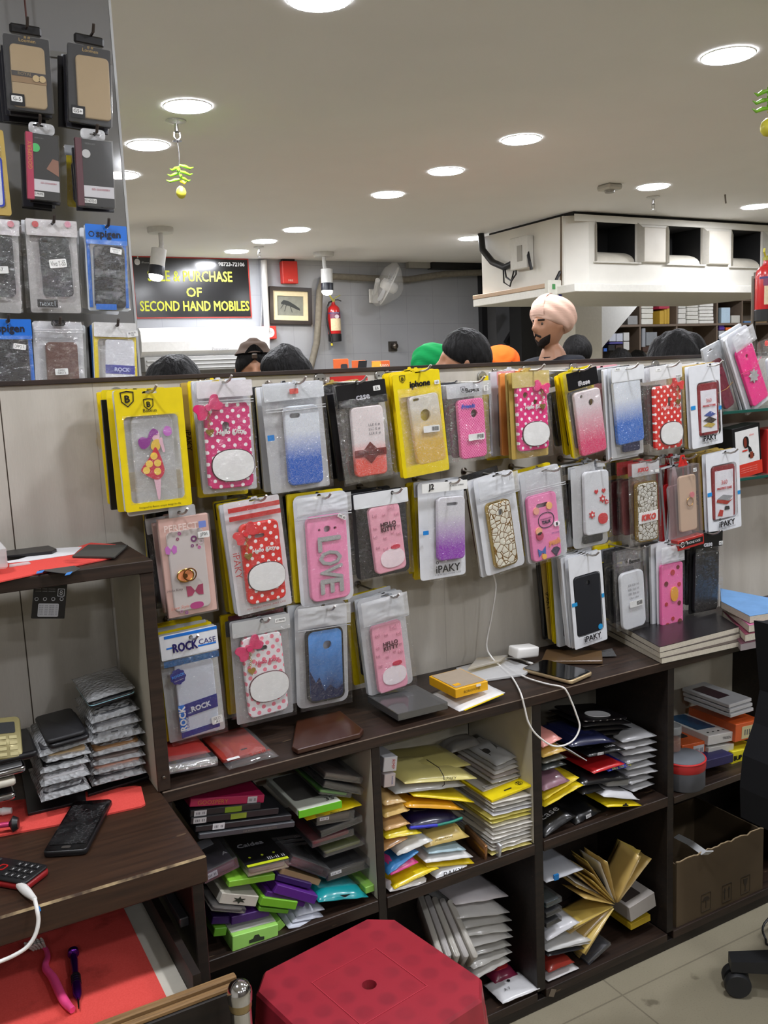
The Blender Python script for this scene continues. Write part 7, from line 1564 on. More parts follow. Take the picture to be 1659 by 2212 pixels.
tri = tessellate_polygon([[Vector((x, y, 0)) for x, y in lp] for lp in L_]); fl_ = [p for lp in L_ for p in lp]
mb.add([(x, y, HS) for x, y in fl_], [f if (Vector(fl_[f[1]])-Vector(fl_[f[0]])).cross(Vector(fl_[f[2]])-Vector(fl_[f[0]])) > 0 else f[::-1] for f in tri])
mb.rings([[(x*k, y*k, z) for x, y in octa(hw_, ch)] for k, z in ((1, HS), (1.025, HS-.006), (1.05, HS-.05), (1.055, HS-.052), (1.03, HS-.053), (.98, HS-.006))], 0, False, False)
mb.rings([[(x, y, HS) for x, y in circ(.0125, 20)], [(x, y, HS-.02) for x, y in circ(.012, 20)]], 0, False, False); mb.build('seat', M_ST, st)
sq = .098; MB().slab([[(sq, 0), (0, sq), (-sq, 0), (0, -sq)], [(sq-.0012, 0), (0, -sq+.0012), (-sq+.0012, 0), (0, sq-.0012)]], 0, .0005, M=Matrix.Translation((0, 0, HS+.0006)) @ Matrix.Rotation(PI/2, 4, 'X') @ Matrix.Scale(1, 4)).build('mould_line', plain((206, 70, 86), .4), st, rot=(0, 0, PI/4))
for k in range(4):
    a = PI/4+k*PI/2; d = Vector((math.cos(a), math.sin(a), 0)); s_ = Vector((-d.y, d.x, 0))
    rr_ = []
    for z, r0, wd in ((HS-.05, .192, .05), (HS-.25, .215, .044), (.0, .245, .04)):
        p0 = d*r0; rr_.append([p0-s_*wd-d*wd*.9+Vector((0, 0, z)), p0-s_*wd*.55+Vector((0, 0, z)), p0+s_*wd*.55+Vector((0, 0, z)), p0+s_*wd-d*wd*.9+Vector((0, 0, z)), p0+s_*wd*.4-d*.008+Vector((0, 0, z)), p0-s_*wd*.4-d*.008+Vector((0, 0, z))])
    MB().rings(rr_).build('leg', M_ST, st)
    b = a+PI/4; MB().box((-.1, -.002, HS-.16), (.1, .002, HS-.12), M=Matrix.Rotation(b-PI/2, 4, 'Z') @ Matrix.Translation((0, .172, 0))).build('stretcher', M_ST, st)

# ---------------------------------------------------------------- office chair at the right and chrome post by the drawer
ch_ = thing('office_chair', 'black office chair on casters cut off at the right picture edge', 'chair', Vector((1.835, 1.11, 0)))
o4 = Vector((1.835, 1.11, 0)); pb_ = plain((30, 31, 33), .55)
for k in range(5):
    a = math.radians(140+72*k); d = Vector((math.cos(a), math.sin(a), 0)); e = d*.31
    MB().rings([[d*r+Vector((-d.y, d.x, 0))*s*w2+Vector((0, 0, z)) for s, z in ((1, z0), (1, z1), (-1, z1), (-1, z0))] for r, w2, z0, z1 in ((.02, .03, .075, .115), (.2, .026, .07, .1), (.325, .02, .062, .088))]).build('base_arm', pb_, ch_)
    sd = Vector((-d.y, d.x, 0)); cst = MB()
    for s in (1, -1): cst.lathe([(.012, -.011), (.027, -.011), (.03, -.006), (.03, .006), (.027, .011), (.012, .011)], 22, M=Matrix.Translation(e+sd*.016*s+Vector((0, 0, .03))) @ sd.to_track_quat('Z', 'Y').to_matrix().to_4x4())
    co = cst.build('caster', pb_, ch_, smooth=40); MB().tube([e+Vector((0, 0, .03)), e+Vector((0, 0, .065))], .008, 8).build('caster_stem', M_STEEL, co)
MB().lathe([(.035, .06), (.035, .12), (.025, .13), (.025, .3), (.014, .3), (.014, .42)], 20).build('gas_column', pb_, ch_, smooth=40)
MB().rings([[(x, y, z) for x, y in rrect(w2, w2, .08, 6)] for w2, z in ((.3, .42), (.44, .43), (.47, .46), (.45, .49), (.36, .5))]).build('seat', cloth((30, 30, 33)), ch_, loc=(.03, -.02, 0), smooth=60)
prof = [aty(x, y, 1.3) for x, y in ((1600, 1765), (1598, 1700), (1604, 1630), (1628, 1560), (1641, 1490), (1634, 1410), (1628, 1340))]
rr_ = []
for p in prof:
    x, z = p.x-o4.x, p.z; rr_.append([(x, .19, z), (x+.012, .175, z), (x+.05, .175, z), (x+.05, -.27, z), (x+.012, -.27, z), (x, -.285, z)][::-1])
MB().rings(rr_).build('backrest', cloth((28, 29, 32)), ch_)
zb_ = prof[0]; MB().box((zb_.x-o4.x+.005, -.2, .42), (zb_.x-o4.x+.035, -.1, zb_.z+.1), bev=.006).box((zb_.x-o4.x+.005, -.2, .4), (.05, -.1, .425), bev=.006).build('back_bracket', pb_, ch_)
q = aty(1637, 1668, 1.312)-o4; MB().lathe([(.009, 0), (.009, .006), (.005, .008)], 16, M=Matrix.Translation(q+Vector((0, -.001, 0))) @ Matrix.Rotation(PI/2, 4, 'X')).build('bracket_bolt', M_STEEL, ch_)
q = [aty(1659, 1960, 1.42), aty(1640, 1972, 1.42), aty(1646, 1985, 1.42), aty(1659, 1990, 1.42)]
cw = MB().tube(smoothpath([Vector((2.05, 1.43, .05)), Vector((p.x if False else q[0].x, 1.42, .035)), Vector((q[1].x, 1.4, .006)), Vector((q[2].x, 1.37, .004)), Vector((2.1, 1.33, .004))]), .003, 6).build('floor_cable', M_BLACK, smooth=60); tag(cw, 'thin black cable curling on the floor at the right edge', 'cable')
p = aty(517, 2140, 1.09); t = thing('chrome_post', 'chrome post with domed cap standing beside the open drawer', 'post', Vector((p.x, 1.09, 0)))
MB().lathe([(.0165, p.z-.014), (.0172, p.z-.004), (.0165, p.z+.002), (.0135, p.z+.009), (.007, p.z+.014), (.0005, p.z+.0155)], 24).build('dome_cap', M_CHROME, t, smooth=60); MB().lathe([(.0145, p.z-.026), (.0155, p.z-.022), (.0155, p.z-.0145)], 24).build('collar', plain((170, 150, 110), .3, .8), t, smooth=50)
MB().lathe([(.0145, 0), (.0145, p.z-.0265)], 20).build('tube', M_CHROME, t, smooth=60); MB().tube([(-.002, -.018, p.z-.05), (-.03, -.03, .25), (-.05, -.04, .0)], .007, 10).build('brace', M_CHROME, t, smooth=60)
# ---------------------------------------------------------------- everything lying in the cubbies
def Aq(x, y): return (380+x/3.607, 1580+y/3.607)
def Bq(x, y): return (800+x/3.3525, 1540+y/3.3525)
def Cq(x, y): return (1140+x/2.865, 1440+y/2.865)
SCL = {Aq: 2.44e-4, Bq: 2.8e-4, Cq: 3.45e-4}
def lie(F, label, L, R, hp, d, Y=1.512, kind='carton', col=BLK, cat=None, name=None, group=None, yaw=0, tilt=0, inner=None, zmin=None):
    """kind: carton (card box), clear (clear plastic box with a case inside), pouch (soft pack), case (bare phone case), card"""
    cat = cat or {'carton': 'box', 'clear': 'clear box', 'pouch': 'phone case pack', 'case': 'phone case', 'card': 'card'}[kind]
    name = name or {'carton': 'product_box', 'clear': 'clear_case_box', 'pouch': 'phone_case_pack', 'case': 'phone_case', 'card': 'paper_card'}[kind]
    o = Lie(label, cat, name, F(*L), F(*R), Y, group=group, yaw=yaw, tilt=tilt); h = hp*SCL[F]; w = o.w; o.h = h; o.dd = d
    if kind == 'carton': MB().box((-w/2, 0, 0), (w/2, d, h), bev=.0012).build('carton', plain(col, .45, coat=.15), o.t)
    elif kind == 'clear':
        MB().box((-w/2, 0, 0), (w/2, d, h), bev=.0015).build('clear_shell', film(.05, tint=(226, 226, 228), gloss=.3, ws=10, bs=.12), o.t)
        slabplan(w*.86, d*.9, .006, h*.15, h*.6, .001).build('phone_case', plain(inner or col, .35, coat=.3), o.t, loc=(0, d*.5, 0), smooth=50); MB().box((-w*.48, d*.02, h*.02), (w*.48, d*.98, h*.1)).build('backing_card', plain(col, .5), o.t)
    elif kind == 'pouch':
        h *= .86
        lump(w, d, h, o.seed, 8, 10, amp=min(.0022, h*.2)).build('pouch', plain(col, .3, coat=.45), o.t, smooth=180)
        slabplan(w*.62, d*.7, .008, h*.9, h*1.15, .0008).build('phone_case', plain(inner, .3, coat=.3), o.t, loc=(0, d*.56, 0), smooth=50) if inner else None
    elif kind == 'case': slabplan(w, d, .009, 0, h, min(.002, h*.3)).build('shell', plain(col, .3, coat=.3), o.t, loc=(0, d*.5, 0), smooth=50)
    else: MB().box((-w/2, 0, 0), (w/2, d, max(.0008, h)), bev=.0003).build('card', plain(col, .5), o.t)
    return o
def ftext(o, s, rgb, x, w, z=None, hh=None): text(o.t, s, plain(rgb, .5), x*o.w, o.h*.5 if z is None else z, -.0007, w=w*o.w, h=hh)
def flab(o, x, w, rgb=(216, 216, 218), z0=.1, z1=.9, code=True):
    MB().box(((x-w/2)*o.w, -.0008, o.h*z0), ((x+w/2)*o.w, -.0002, o.h*z1)).build('label', plain(rgb, .5), o.t)
    if code: text(o.t, 'III II', plain((90, 90, 96), .5), x*o.w, o.h*(z0+z1)/2, -.0012, w=w*o.w*.7, h=o.h*(z1-z0)*.45)
LIME, PURP, DGR = (138, 200, 60), (74, 34, 110), (40, 41, 44)
# --- cubby A: left stack of slim boxes
for k, (L, R, hp, col, lb) in enumerate((((180, 845), (925, 745), 43, (66, 68, 72), 'long grey box with faint edge lettering under the dark slim boxes'), ((150, 788), (900, 694), 46, (30, 31, 34), 'black slim box directly above the long grey box'), ((112, 728), (800, 645), 52, (36, 36, 40), 'black slim box with white barcode label, third from the bottom'), ((108, 672), (660, 606), 52, (34, 35, 38), 'black slim box with green label under the magenta box'), ((105, 592), (685, 557), 64, (176, 30, 80), 'magenta spined box on top of the left cubby stack'))):
    o = lie(Aq, lb, L, R, hp, .15, 1.51+.004*k, 'carton', col)
    if k == 0: ftext(o, 'THE ARTISAN CRAFTED EDITION', (130, 124, 110), .12, .36)
    if k == 1: flab(o, -.27, .12, z1=1.1)
    if k == 2: flab(o, -.4, .14); flab(o, .03, .18, (140, 160, 50), code=False)
    if k == 3: flab(o, -.36, .17)
    if k == 3: flab(o, .1, .24, (130, 160, 40), code=False)
    if k == 4: ftext(o, 'GOOSPERY', (200, 120, 60), -.2, .4); flab(o, .33, .13, (200, 196, 200))
# --- cubby A: right pile
for k, (L, R, hp, d, kind, col, inn, lb) in enumerate((
    ((1180, 1175), (1520, 1062), 88, .16, 'clear', (26, 26, 30), (36, 36, 40), 'clear box with black case and white tag low in the right pile'),
    ((1155, 990), (1480, 884), 56, .16, 'clear', (40, 42, 40), (128, 136, 66), 'clear box showing an olive case edge in the right pile'),
    ((1060, 915), (1392, 812), 62, .16, 'clear', (50, 48, 52), (140, 30, 44), 'clear box with deep red case in the right pile'),
    ((1130, 835), (1460, 708), 62, .16, 'clear', (34, 34, 38), (40, 40, 44), 'clear black box above the deep red case box'),
    ((1092, 742), (1392, 690), 86, .15, 'clear', (60, 52, 46), (96, 80, 70), 'brownish clear box with small black tag under the yellow pouch'),
    ((1020, 700), (1450, 580), 24, .15, 'pouch', (240, 214, 20), None, 'yellow pouch edge sticking out under the green white box'),
    ((1112, 492), (1366, 522), 48, .15, 'clear', (30, 34, 30), (92, 190, 40), 'clear box with bright green case near the top of the right pile'),
    ((1142, 440), (1452, 502), 62, .15, 'clear', (50, 52, 56), (60, 62, 66), 'clear grey box above the bright green case'),
    ((1150, 372), (1450, 414), 62, .15, 'clear', (70, 62, 58), (104, 84, 74), 'clear box with brown case topmost in the right pile'))):
    o = lie(Aq, lb, L, R, hp, d, 1.53, kind, col, inner=inn)
    if k in (0, 4): flab(o, -.3, .24, z0=.5, z1=.8)
    if k == 5: ftext(o, 'Baseus', (60, 50, 20), .0, .16)
o = lie(Aq, 'white box with green front edge and clear window sliding off the pile', (962, 675), (1290, 592), 58, .17, 1.512, 'carton', (206, 210, 196))
MB().box((-o.w/2-.0006, -.0008, -.0003), (o.w/2+.0006, .004, o.h*.96)).build('green_edge', plain((110, 200, 40), .4), o.t); flatat(o.t, 'window', o.w*.72, .12, .008, -.004, .1, o.h+.0006, plain((84, 82, 78), .25, coat=.5)); ttext(o.t, '3S', M_BLACK, .028, .02, o.h+.0012, .018)
# --- cubby A: centre
o = lie(Aq, 'black cover with silver lettering on a clear box with yellow edge', (560, 1140), (886, 1062), 70, .15, 1.505, 'clear', (176, 170, 130), inner=(170, 166, 140))
flatat(o.t, 'black_cover', o.w*.99, .14, .001, 0, .077, o.h+.0006, M_BLACK); flatat(o.t, 'yellow_edge', o.w*.98, .008, .001, 0, .006, o.h+.0014, plain((206, 220, 40), .4)); ttext(o.t, 'Caidea', plain((190, 190, 196), .3), -.006, .085, o.h+.0016, o.w*.62, bold=.0004)
for x in (-.3, .0, .28): flatat(o.t, 'green_dot', .005, .005, .0024, x*o.w, .036, o.h+.0014, plain((190, 206, 50), .4))
ttext(o.t, 'III-II II', plain((190, 190, 194), .5), .022, .02, o.h+.0016, o.w*.4)
for k in range(3):
    o = lie(Aq, 'dark flat box behind the silver lettered cover, %s of three' % ('bottom', 'middle', 'top')[k], (730, 926-32*k), (1022, 882-32*k), 30, .11, 1.6, 'carton', (34, 34, 37))
    if k == 2: ftext(o, 'Caidea', (110, 112, 118), .25, .2)
o = lie(Aq, 'clear box with white printed label at the far left of the cubby', (225, 1196), (500, 1060), 96, .12, 1.52, 'clear', (54, 50, 56), inner=(96, 88, 100)); flab(o, -.25, .3, (176, 174, 182), .3, .75); ttext(o.t, 'A', plain((206, 206, 210), .5), .02, .03, o.h+.001, .01); flatat(o.t, 'white_strip', o.w*.7, .03, .002, -.01, .09, o.h+.0008, plain((190, 190, 198), .4))
lie(Aq, 'black clear box slanting down in the middle of the cubby', (872, 1042), (1172, 1150), 84, .15, 1.52, 'clear', (38, 34, 38), inner=(50, 40, 46))
# --- cubby A: bright cartons at the bottom
for k, (L, R, hp, d, kind, col, lb, Y) in enumerate((
    ((410, 1218), (770, 1160), 50, .13, 'carton', LIME, 'lime green carton under the silver lettered box', 1.512),
    ((412, 1150), (720, 1110), 34, .1, 'carton', (96, 150, 40), 'darker green carton peeking out behind the lime one', 1.54),
    ((802, 1112), (1112, 1205), 52, .13, 'carton', (176, 148, 110), 'tan carton slanting above the purple cartons', 1.53),
    ((772, 1160), (1045, 1232), 46, .13, 'carton', (52, 26, 92), 'dark violet carton between the tan and purple cartons', 1.52),
    ((762, 1262), (1080, 1350), 72, .13, 'carton', (92, 38, 134), 'bright purple carton slanting in the middle of the heap', 1.508),
    ((690, 1300), (995, 1372), 58, .12, 'carton', (76, 30, 110), 'purple carton lying under the bright purple one', 1.512),
    ((655, 1358), (932, 1392), 66, .12, 'carton', (120, 186, 44), 'green carton with torn flap under the purple cartons', 1.506),
    ((645, 1402), (872, 1424), 32, .12, 'carton', (104, 166, 40), 'thin green carton beneath the torn green carton', 1.51),
    ((432, 1512), (728, 1440), 66, .12, 'carton', PURP, 'purple carton behind the front lime carton', 1.516),
    ((275, 1506), (424, 1502), 60, .12, 'carton', (58, 28, 92), 'dark purple carton at the left end of the heap', 1.524),
    ((292, 1602), (390, 1592), 66, .1, 'carton', (110, 176, 50), 'small green carton at the left end of the heap', 1.52),
    ((772, 1592), (856, 1512), 78, .1, 'carton', (150, 206, 90), 'green and white carton end beside the front lime carton', 1.516),
    ((1480, 1270), (1550, 1244), 60, .1, 'carton', (150, 206, 90), 'small green white carton at the right wall of the cubby', 1.515),
    ((1225, 1430), (1482, 1382), 62, .12, 'carton', (70, 32, 104), 'purple carton in the right corner of the heap', 1.53))):
    lie(Aq, lb, L, R, hp, d, Y, kind, col)
o = lie(Aq, 'front lime green carton with a hanging slot and white top', (440, 1722), (797, 1622), 128, .13, 1.504, 'carton', (166, 226, 110)); flatat(o.t, 'white_top', o.w*.98, .11, .001, 0, .066, o.h+.0005, plain((214, 216, 204), .5)); flatat(o.t, 'brown_window', o.w*.55, .07, .003, -.01, .08, o.h+.0012, plain((112, 92, 84), .3, coat=.4)); MB().slab([euro(.03, .012, .002, o.h*.4)], -.0008, -.0002).build('slot', plain((50, 60, 40), .7), o.t)
o = lie(Aq, 'white carton flap with a star shaped hole in the heap', (335, 1342), (622, 1368), 84, .1, 1.515, 'carton', (206, 200, 186)); MB().slab([[(.014*(1 if k % 2 else .45)*math.cos(k*PI/6)+.0, o.h*.5+.007*(1 if k % 2 else .45)*math.sin(k*PI/6)) for k in range(12)]], -.0008, -.0002).build('star_hole', plain((40, 44, 30), .7), o.t)
lie(Aq, 'flat clear plastic strip lying over the left end of the heap', (272, 1402), (540, 1424), 42, .08, 1.506, 'clear', (120, 112, 104), inner=(110, 104, 98))
o = lie(Aq, 'teal bottomed clear pouch resting on the right of the heap', (1112, 1342), (1498, 1300), 74, .13, 1.505, 'pouch', (20, 150, 156)); sheet(o.w*.98, .1, 0, .004, 3.3, 0, 0, 8, 6).build('clear_top', FILML, o.t, loc=(0, .06, o.h+.008), rot=(PI/2, 0, 0), smooth=180); MB().slab([[(-.012, o.h*.75), (.012, o.h*.75), (0, o.h*.45)][::-1]], -.002, -.001).build('notch', M_BLACK, o.t)
for k in range(3): lie(Aq, 'clear hanger blister at the cubby front, %s of three' % ('lowest', 'middle', 'uppermost')[k], (878+30*k, 1545-46*k), (1138+10*k, 1508-56*k), 40, .08, 1.506+.006*k, 'pouch', (196, 200, 212))

# --- cubby B: centre and left
for nm, L, R, hp, tx, col in (('RMP', (92, 432), (190, 420), 110, 'RMP', (214, 214, 216)), ('b', (98, 544), (180, 530), 98, 'RANGER', (216, 204, 202))):
    o = lie(Bq, 'small white medicine sized box with red letter, upper of two at left' if nm == 'RMP' else 'small pinkish box with blue lettering, lower of two at left', L, R, hp, .1, 1.53, 'carton', col)
    MB().box((-.0003, -.0006, 0), (.0003, 0, .0003)).build('edge_fleck', plain(col, .5), o.t); text(o.t, tx, plain((200, 60, 50) if nm == 'RMP' else (50, 90, 170), .5), o.w*.2, o.h*.5, -.0008, w=o.h*.62, rot=-PI/2)
for k, (L, R, hp, d, col, inn, lb, Y) in enumerate((
    ((190, 470), (728, 384), 34, .14, (196, 184, 110), None, 'pale film pouch lying on the banded bundle, left half of the cubby', 1.56),
    ((252, 524), (772, 484), 60, .14, (220, 208, 130), None, 'pale yellow lettered pouch on top of the banded bundle', 1.52),
    ((180, 596), (690, 536), 66, .14, (180, 180, 176), None, 'grey white pouch at the bottom of the banded bundle', 1.525),
    ((312, 610), (752, 656), 32, .14, (232, 206, 30), None, 'thin yellow pouch sloping under the banded bundle', 1.52),
    ((262, 692), (672, 712), 50, .14, (222, 160, 30), (40, 40, 40), 'orange edged pouch with dark case below the thin yellow one', 1.516),
    ((282, 852), (668, 792), 96, .14, (20, 20, 60), (26, 26, 30), 'black pouch with deep blue edge in the middle of the cubby', 1.516),
    ((404, 984), (718, 906), 96, .14, (206, 180, 104), (22, 22, 24), 'tan pouch with black lettered window under the blue edged pouch', 1.51),
    ((424, 1030), (692, 1000), 46, .13, (170, 196, 206), None, 'pale blue pouch below the tan lettered pouch', 1.51),
    ((404, 1096), (742, 1052), 56, .13, (226, 226, 224), (70, 40, 110), 'white pouch with a violet case edge low in the cubby', 1.506),
    ((100, 1012), (274, 914), 52, .13, (200, 150, 90), None, 'rose gold case pack low on the left side', 1.512),
    ((106, 682), (256, 652), 46, .14, (206, 170, 110), None, 'gold edged pack topmost on the left side', 1.52),
    ((106, 772), (292, 712), 56, .14, (214, 178, 100), None, 'glittering gold pack second on the left side', 1.516),
    ((110, 862), (292, 812), 56, .14, (212, 168, 110), None, 'copper gold pack third on the left side', 1.516),
    ((116, 922), (372, 880), 52, .14, (230, 208, 40), None, 'yellow pouch under the copper gold pack', 1.51),
    ((204, 1046), (452, 932), 62, .14, (214, 214, 208), (40, 40, 42), 'white striped black pouch slanting at lower left', 1.508),
    ((132, 1182), (352, 1012), 36, .12, (60, 130, 190), None, 'blue edged pack slanting at lower left', 1.506),
    ((150, 1184), (352, 1092), 66, .12, (220, 70, 140), None, 'hot pink pack under the blue edged pack', 1.504),
    ((142, 1306), (442, 1232), 44, .12, (226, 224, 222), None, 'white pouch lowest at the left front of the cubby', 1.504))):
    o = lie(Bq, lb, L, R, hp, d, Y, 'pouch', col, inner=inn)
    if k == 1: ftext(o, 'iPAKY', (40, 36, 30), .12, .15, o.h*.45)
    if k == 6: ttext(o.t, 'IPAKY CASE', plain((190, 190, 190), .5), 0, .05, o.h*1.16+.0008, o.w*.5); ftext(o, 'MOBILE PHONE', (60, 50, 30), -.1, .4)
    if k == 5: MB().tube([(-o.w*.5, -.001, .006), (-o.w*.1, -.002, .004), (0, -.002, .003)], .0035, 6).build('blue_edge', plain((30, 40, 190), .3, coat=.4), o.t); MB().tube([(0, -.002, .003), (o.w*.3, -.002, .006), (o.w*.48, 0, .01)], .003, 6).build('teal_edge', plain((20, 130, 110), .3, coat=.4), o.t)
    if k == 2: MB().tube([(o.w*.16, .01, -.001), (o.w*.17, -.003, .012), (o.w*.15, -.002, .03), (o.w*.1, .006, .046), (o.w*.08, .05, .048)], .0009, 5).build('rubber_band', M_BLACK, o.t)
o = lie(Bq, 'yellow strip pouch with printed line at the lower left front', (178, 1282), (492, 1132), 32, .12, 1.502, 'pouch', (240, 214, 24)); ftext(o, 'Designed by Baseus unique design for life', (90, 80, 20), 0, .7, hh=.003)
o = lie(Bq, 'white pouch with black lettering at the middle front of the cubby', (474, 1222), (747, 1142), 66, .1, 1.502, 'pouch', (226, 228, 232)); ftext(o, 'PAKY', (30, 30, 34), -.05, .5); text(o.t, 'PAKY CASE', plain((60, 60, 64), .5), -.02*o.w, o.h*.14, -.0012, w=o.w*.28)
lie(Bq, 'yellow pouch edge above the white lettered pouch', (414, 1126), (762, 1096), 30, .1, 1.51, 'pouch', (236, 206, 30))
def leaner(F, label, name, cat, A, B, YA, YB_, wid, th, mt, part):
    a, b = aty(*F(*A), YA), aty(*F(*B), YB_); ey = (a-b).normalized(); ex = Vector((ey.y, -ey.x, 0)).normalized(); ez = ex.cross(ey)
    M = Matrix((ex, ey, ez)).transposed().to_4x4(); M.translation = b; t = thing(name, label, cat, M)
    slabplan(th, (a-b).length, th*.4, 0, wid, .001).build(part, mt, t, loc=(0, (a-b).length/2, 0), smooth=50); return t
leaner(Bq, 'rose gold phone standing on edge among the packs', 'mobile_phone', 'phone', (690, 935), (838, 1098), 1.6, 1.51, .045, .008, plain((176, 130, 90), .25, .8), 'body')
leaner(Bq, 'silver phone standing on edge beside the pale pouch pile', 'mobile_phone', 'phone', (650, 830), (934, 1104), 1.65, 1.505, .05, .008, plain((196, 198, 200), .25, .6), 'body')
# --- cubby B: right pile, from below
cols = [('pale yellow', (222, 208, 120)), ('white', (220, 216, 206)), ('off white', (208, 204, 194)), ('pale grey', (196, 194, 188)), ('white', (222, 218, 210)), ('off white', (206, 202, 192)), ('white', (218, 214, 206)), ('cream', (210, 204, 180)), ('yellow tinted', (208, 196, 90)), ('yellow tinted', (206, 192, 96)), ('white', (222, 222, 226)), ('grey', (176, 174, 168)), ('off white', (204, 200, 190)), ('white', (216, 212, 204))]
ON = ['lowest', 'second', 'third', 'fourth', 'fifth', 'sixth', 'seventh', 'eighth', 'ninth', 'tenth', 'eleventh', 'twelfth', 'thirteenth', 'fourteenth', 'fifteenth', 'sixteenth', 'seventeenth', 'eighteenth', 'nineteenth', 'twentieth', 'twenty-first']
for k, (nm, cc) in enumerate(cols):
    f = k/13; j = RND.uniform(-14, 14)
    lie(Bq, '%s pouch in the neat right pile of the middle cubby, %s from below' % (nm, ON[k]), (884+j, 1036-368*f), (1172+j*.6, 950-350*f), 22, .17, 1.508, 'pouch', cc, group='pouches in the neat right pile', yaw=RND.uniform(-.05, .05))
o = lie(Bq, 'yellow fronted pouch with shield logo topmost on the neat right pile', (880, 650), (1174, 532), 18, .17, 1.51, 'card', (240, 216, 14), 'phone case pack', 'phone_case_pack')
slabplan(o.w*.9, .12, .004, o.h, o.h+.003, .0008).build('white_window', plain((200, 194, 182), .4, coat=.3), o.t, loc=(0, .1, 0)); ttext(o.t, 'B', M_BLACK, o.w*.32, .022, o.h+.0012, .009); MB().rings([[(o.w*.32+x, .022+y, o.h+.0008) for x, y in circ(.009, 18)], [(o.w*.32+x, .022+y, o.h+.0008) for x, y in circ(.008, 18)]], 0, False, False).build('shield_ring', M_BLACK, o.t); flatat(o.t, 'slot', .02, .004, .0015, .0, .016, o.h+.0006, plain((60, 54, 20), .6)); sticker_ = flatat(o.t, 'paper_tag', .036, .014, .002, -o.w*.2, .05, o.h+.0036, plain((226, 224, 222), .5)); ttext(o.t, 'REDMI NOTE', M_BLACK, -o.w*.2, .05, o.h+.0046, .028)
for k in range(5): lie(Bq, 'grey crinkled bag in the bundle above the neat pile, %s from below' % ON[k], (884+8*k, 520-32*k), (1098-6*k, 462-36*k), 32, .16, 1.545+.004*k, 'pouch', ((176, 172, 166), (160, 150, 144), (190, 186, 180), (150, 148, 144), (172, 172, 170))[k], group='grey bags above the neat pile', inner=(110, 60, 60) if k == 2 else (60, 58, 56) if k == 4 else None)
lie(Bq, 'loose clear bag curling up behind the grey bundle', (585, 300), (815, 230), 60, .06, 1.66, 'pouch', (140, 138, 134))
# --- cubby B lower
for k in range(7):
    lie(Bq, 'grey white bag in the lower bundle, %s from below' % ON[k], (760-22*k, 1930-72*k), (1024-2*k+(16 if k % 2 else 0), 1806-58*k), 58, .17, 1.53+.004*k, 'pouch', ((186, 184, 178), (176, 174, 168), (150, 148, 142), (196, 194, 190), (188, 186, 180), (166, 164, 158), (190, 188, 184))[k], group='grey white bags in the lower bundle', yaw=RND.uniform(-.1, .1))
lie(Bq, 'white bag with red print crowning the lower bundle', (620, 1400), (1000, 1336), 40, .16, 1.57, 'pouch', (206, 200, 200))
lie(Bq, 'red packet tucked behind the lower bundle', (520, 1400), (640, 1412), 50, .1, 1.66, 'pouch', (170, 40, 40))
for k in range(5):
    leaner(Bq, 'grey clear sleeve leaning on the lower bundle, %s from the left' % ON[k].replace('lowest', 'first'), 'clear_sleeve', 'sleeve', (350+44*k, 1420), (500+54*k, 1870-8*k), 1.66-.01*k, 1.515, .05, .013, plain((170-6*(k % 2), 166-6*(k % 2), 156), .35, coat=.3), 'sleeve')
o = lie(Bq, 'white folded header card with a round hole lying at the cubby front', (962, 2112), (1228, 2002), 22, .075, 1.5, 'pouch', (226, 226, 228), 'card', 'header_card'); flatat(o.t, 'round_hole', .008, .008, .0039, 0, .05, o.h+.0035, M_BLACK); ttext(o.t, 'A 7', M_BLACK, -.02, .028, o.h+.004, .016)
lie(Bq, 'maroon case in clear bag behind the white header card', (905, 1972), (1070, 1900), 70, .08, 1.56, 'pouch', (120, 30, 60), inner=(170, 40, 44))

# --- cubby C upper
for k, (L, R, hp, col, inn, lb) in enumerate((((104, 1066), (300, 930), 60, (20, 20, 22), (30, 30, 34), 'black lettered pouch slanting at the lower left of the third cubby'), ((106, 876), (345, 738), 26, (236, 210, 30), None, 'yellow framed pouch at the left of the third cubby'), ((104, 832), (320, 692), 24, (228, 200, 40), None, 'second yellow pouch under the mauve case'), ((100, 778), (262, 712), 72, (150, 110, 124), None, 'mauve shiny case in clear bag at the left of the third cubby'), ((96, 652), (240, 612), 40, (56, 60, 58), None, 'dark clear pack under the gold ones in the third cubby'), ((96, 608), (246, 570), 34, (74, 72, 60), None, 'grey beaded pack under the gold one'), ((96, 570), (240, 524), 36, (206, 168, 80), None, 'gold edged pack below the salmon case'), ((95, 508), (214, 452), 52, (226, 150, 140), None, 'salmon pink case pack topmost at the left of the third cubby'))):
    o = lie(Cq, lb, L, R, hp, .14, 1.51, 'pouch', col, inner=inn)
    if k == 0: ttext(o.t, 'case', plain((190, 190, 194), .5), .0, .03, o.h*1.2, .05)
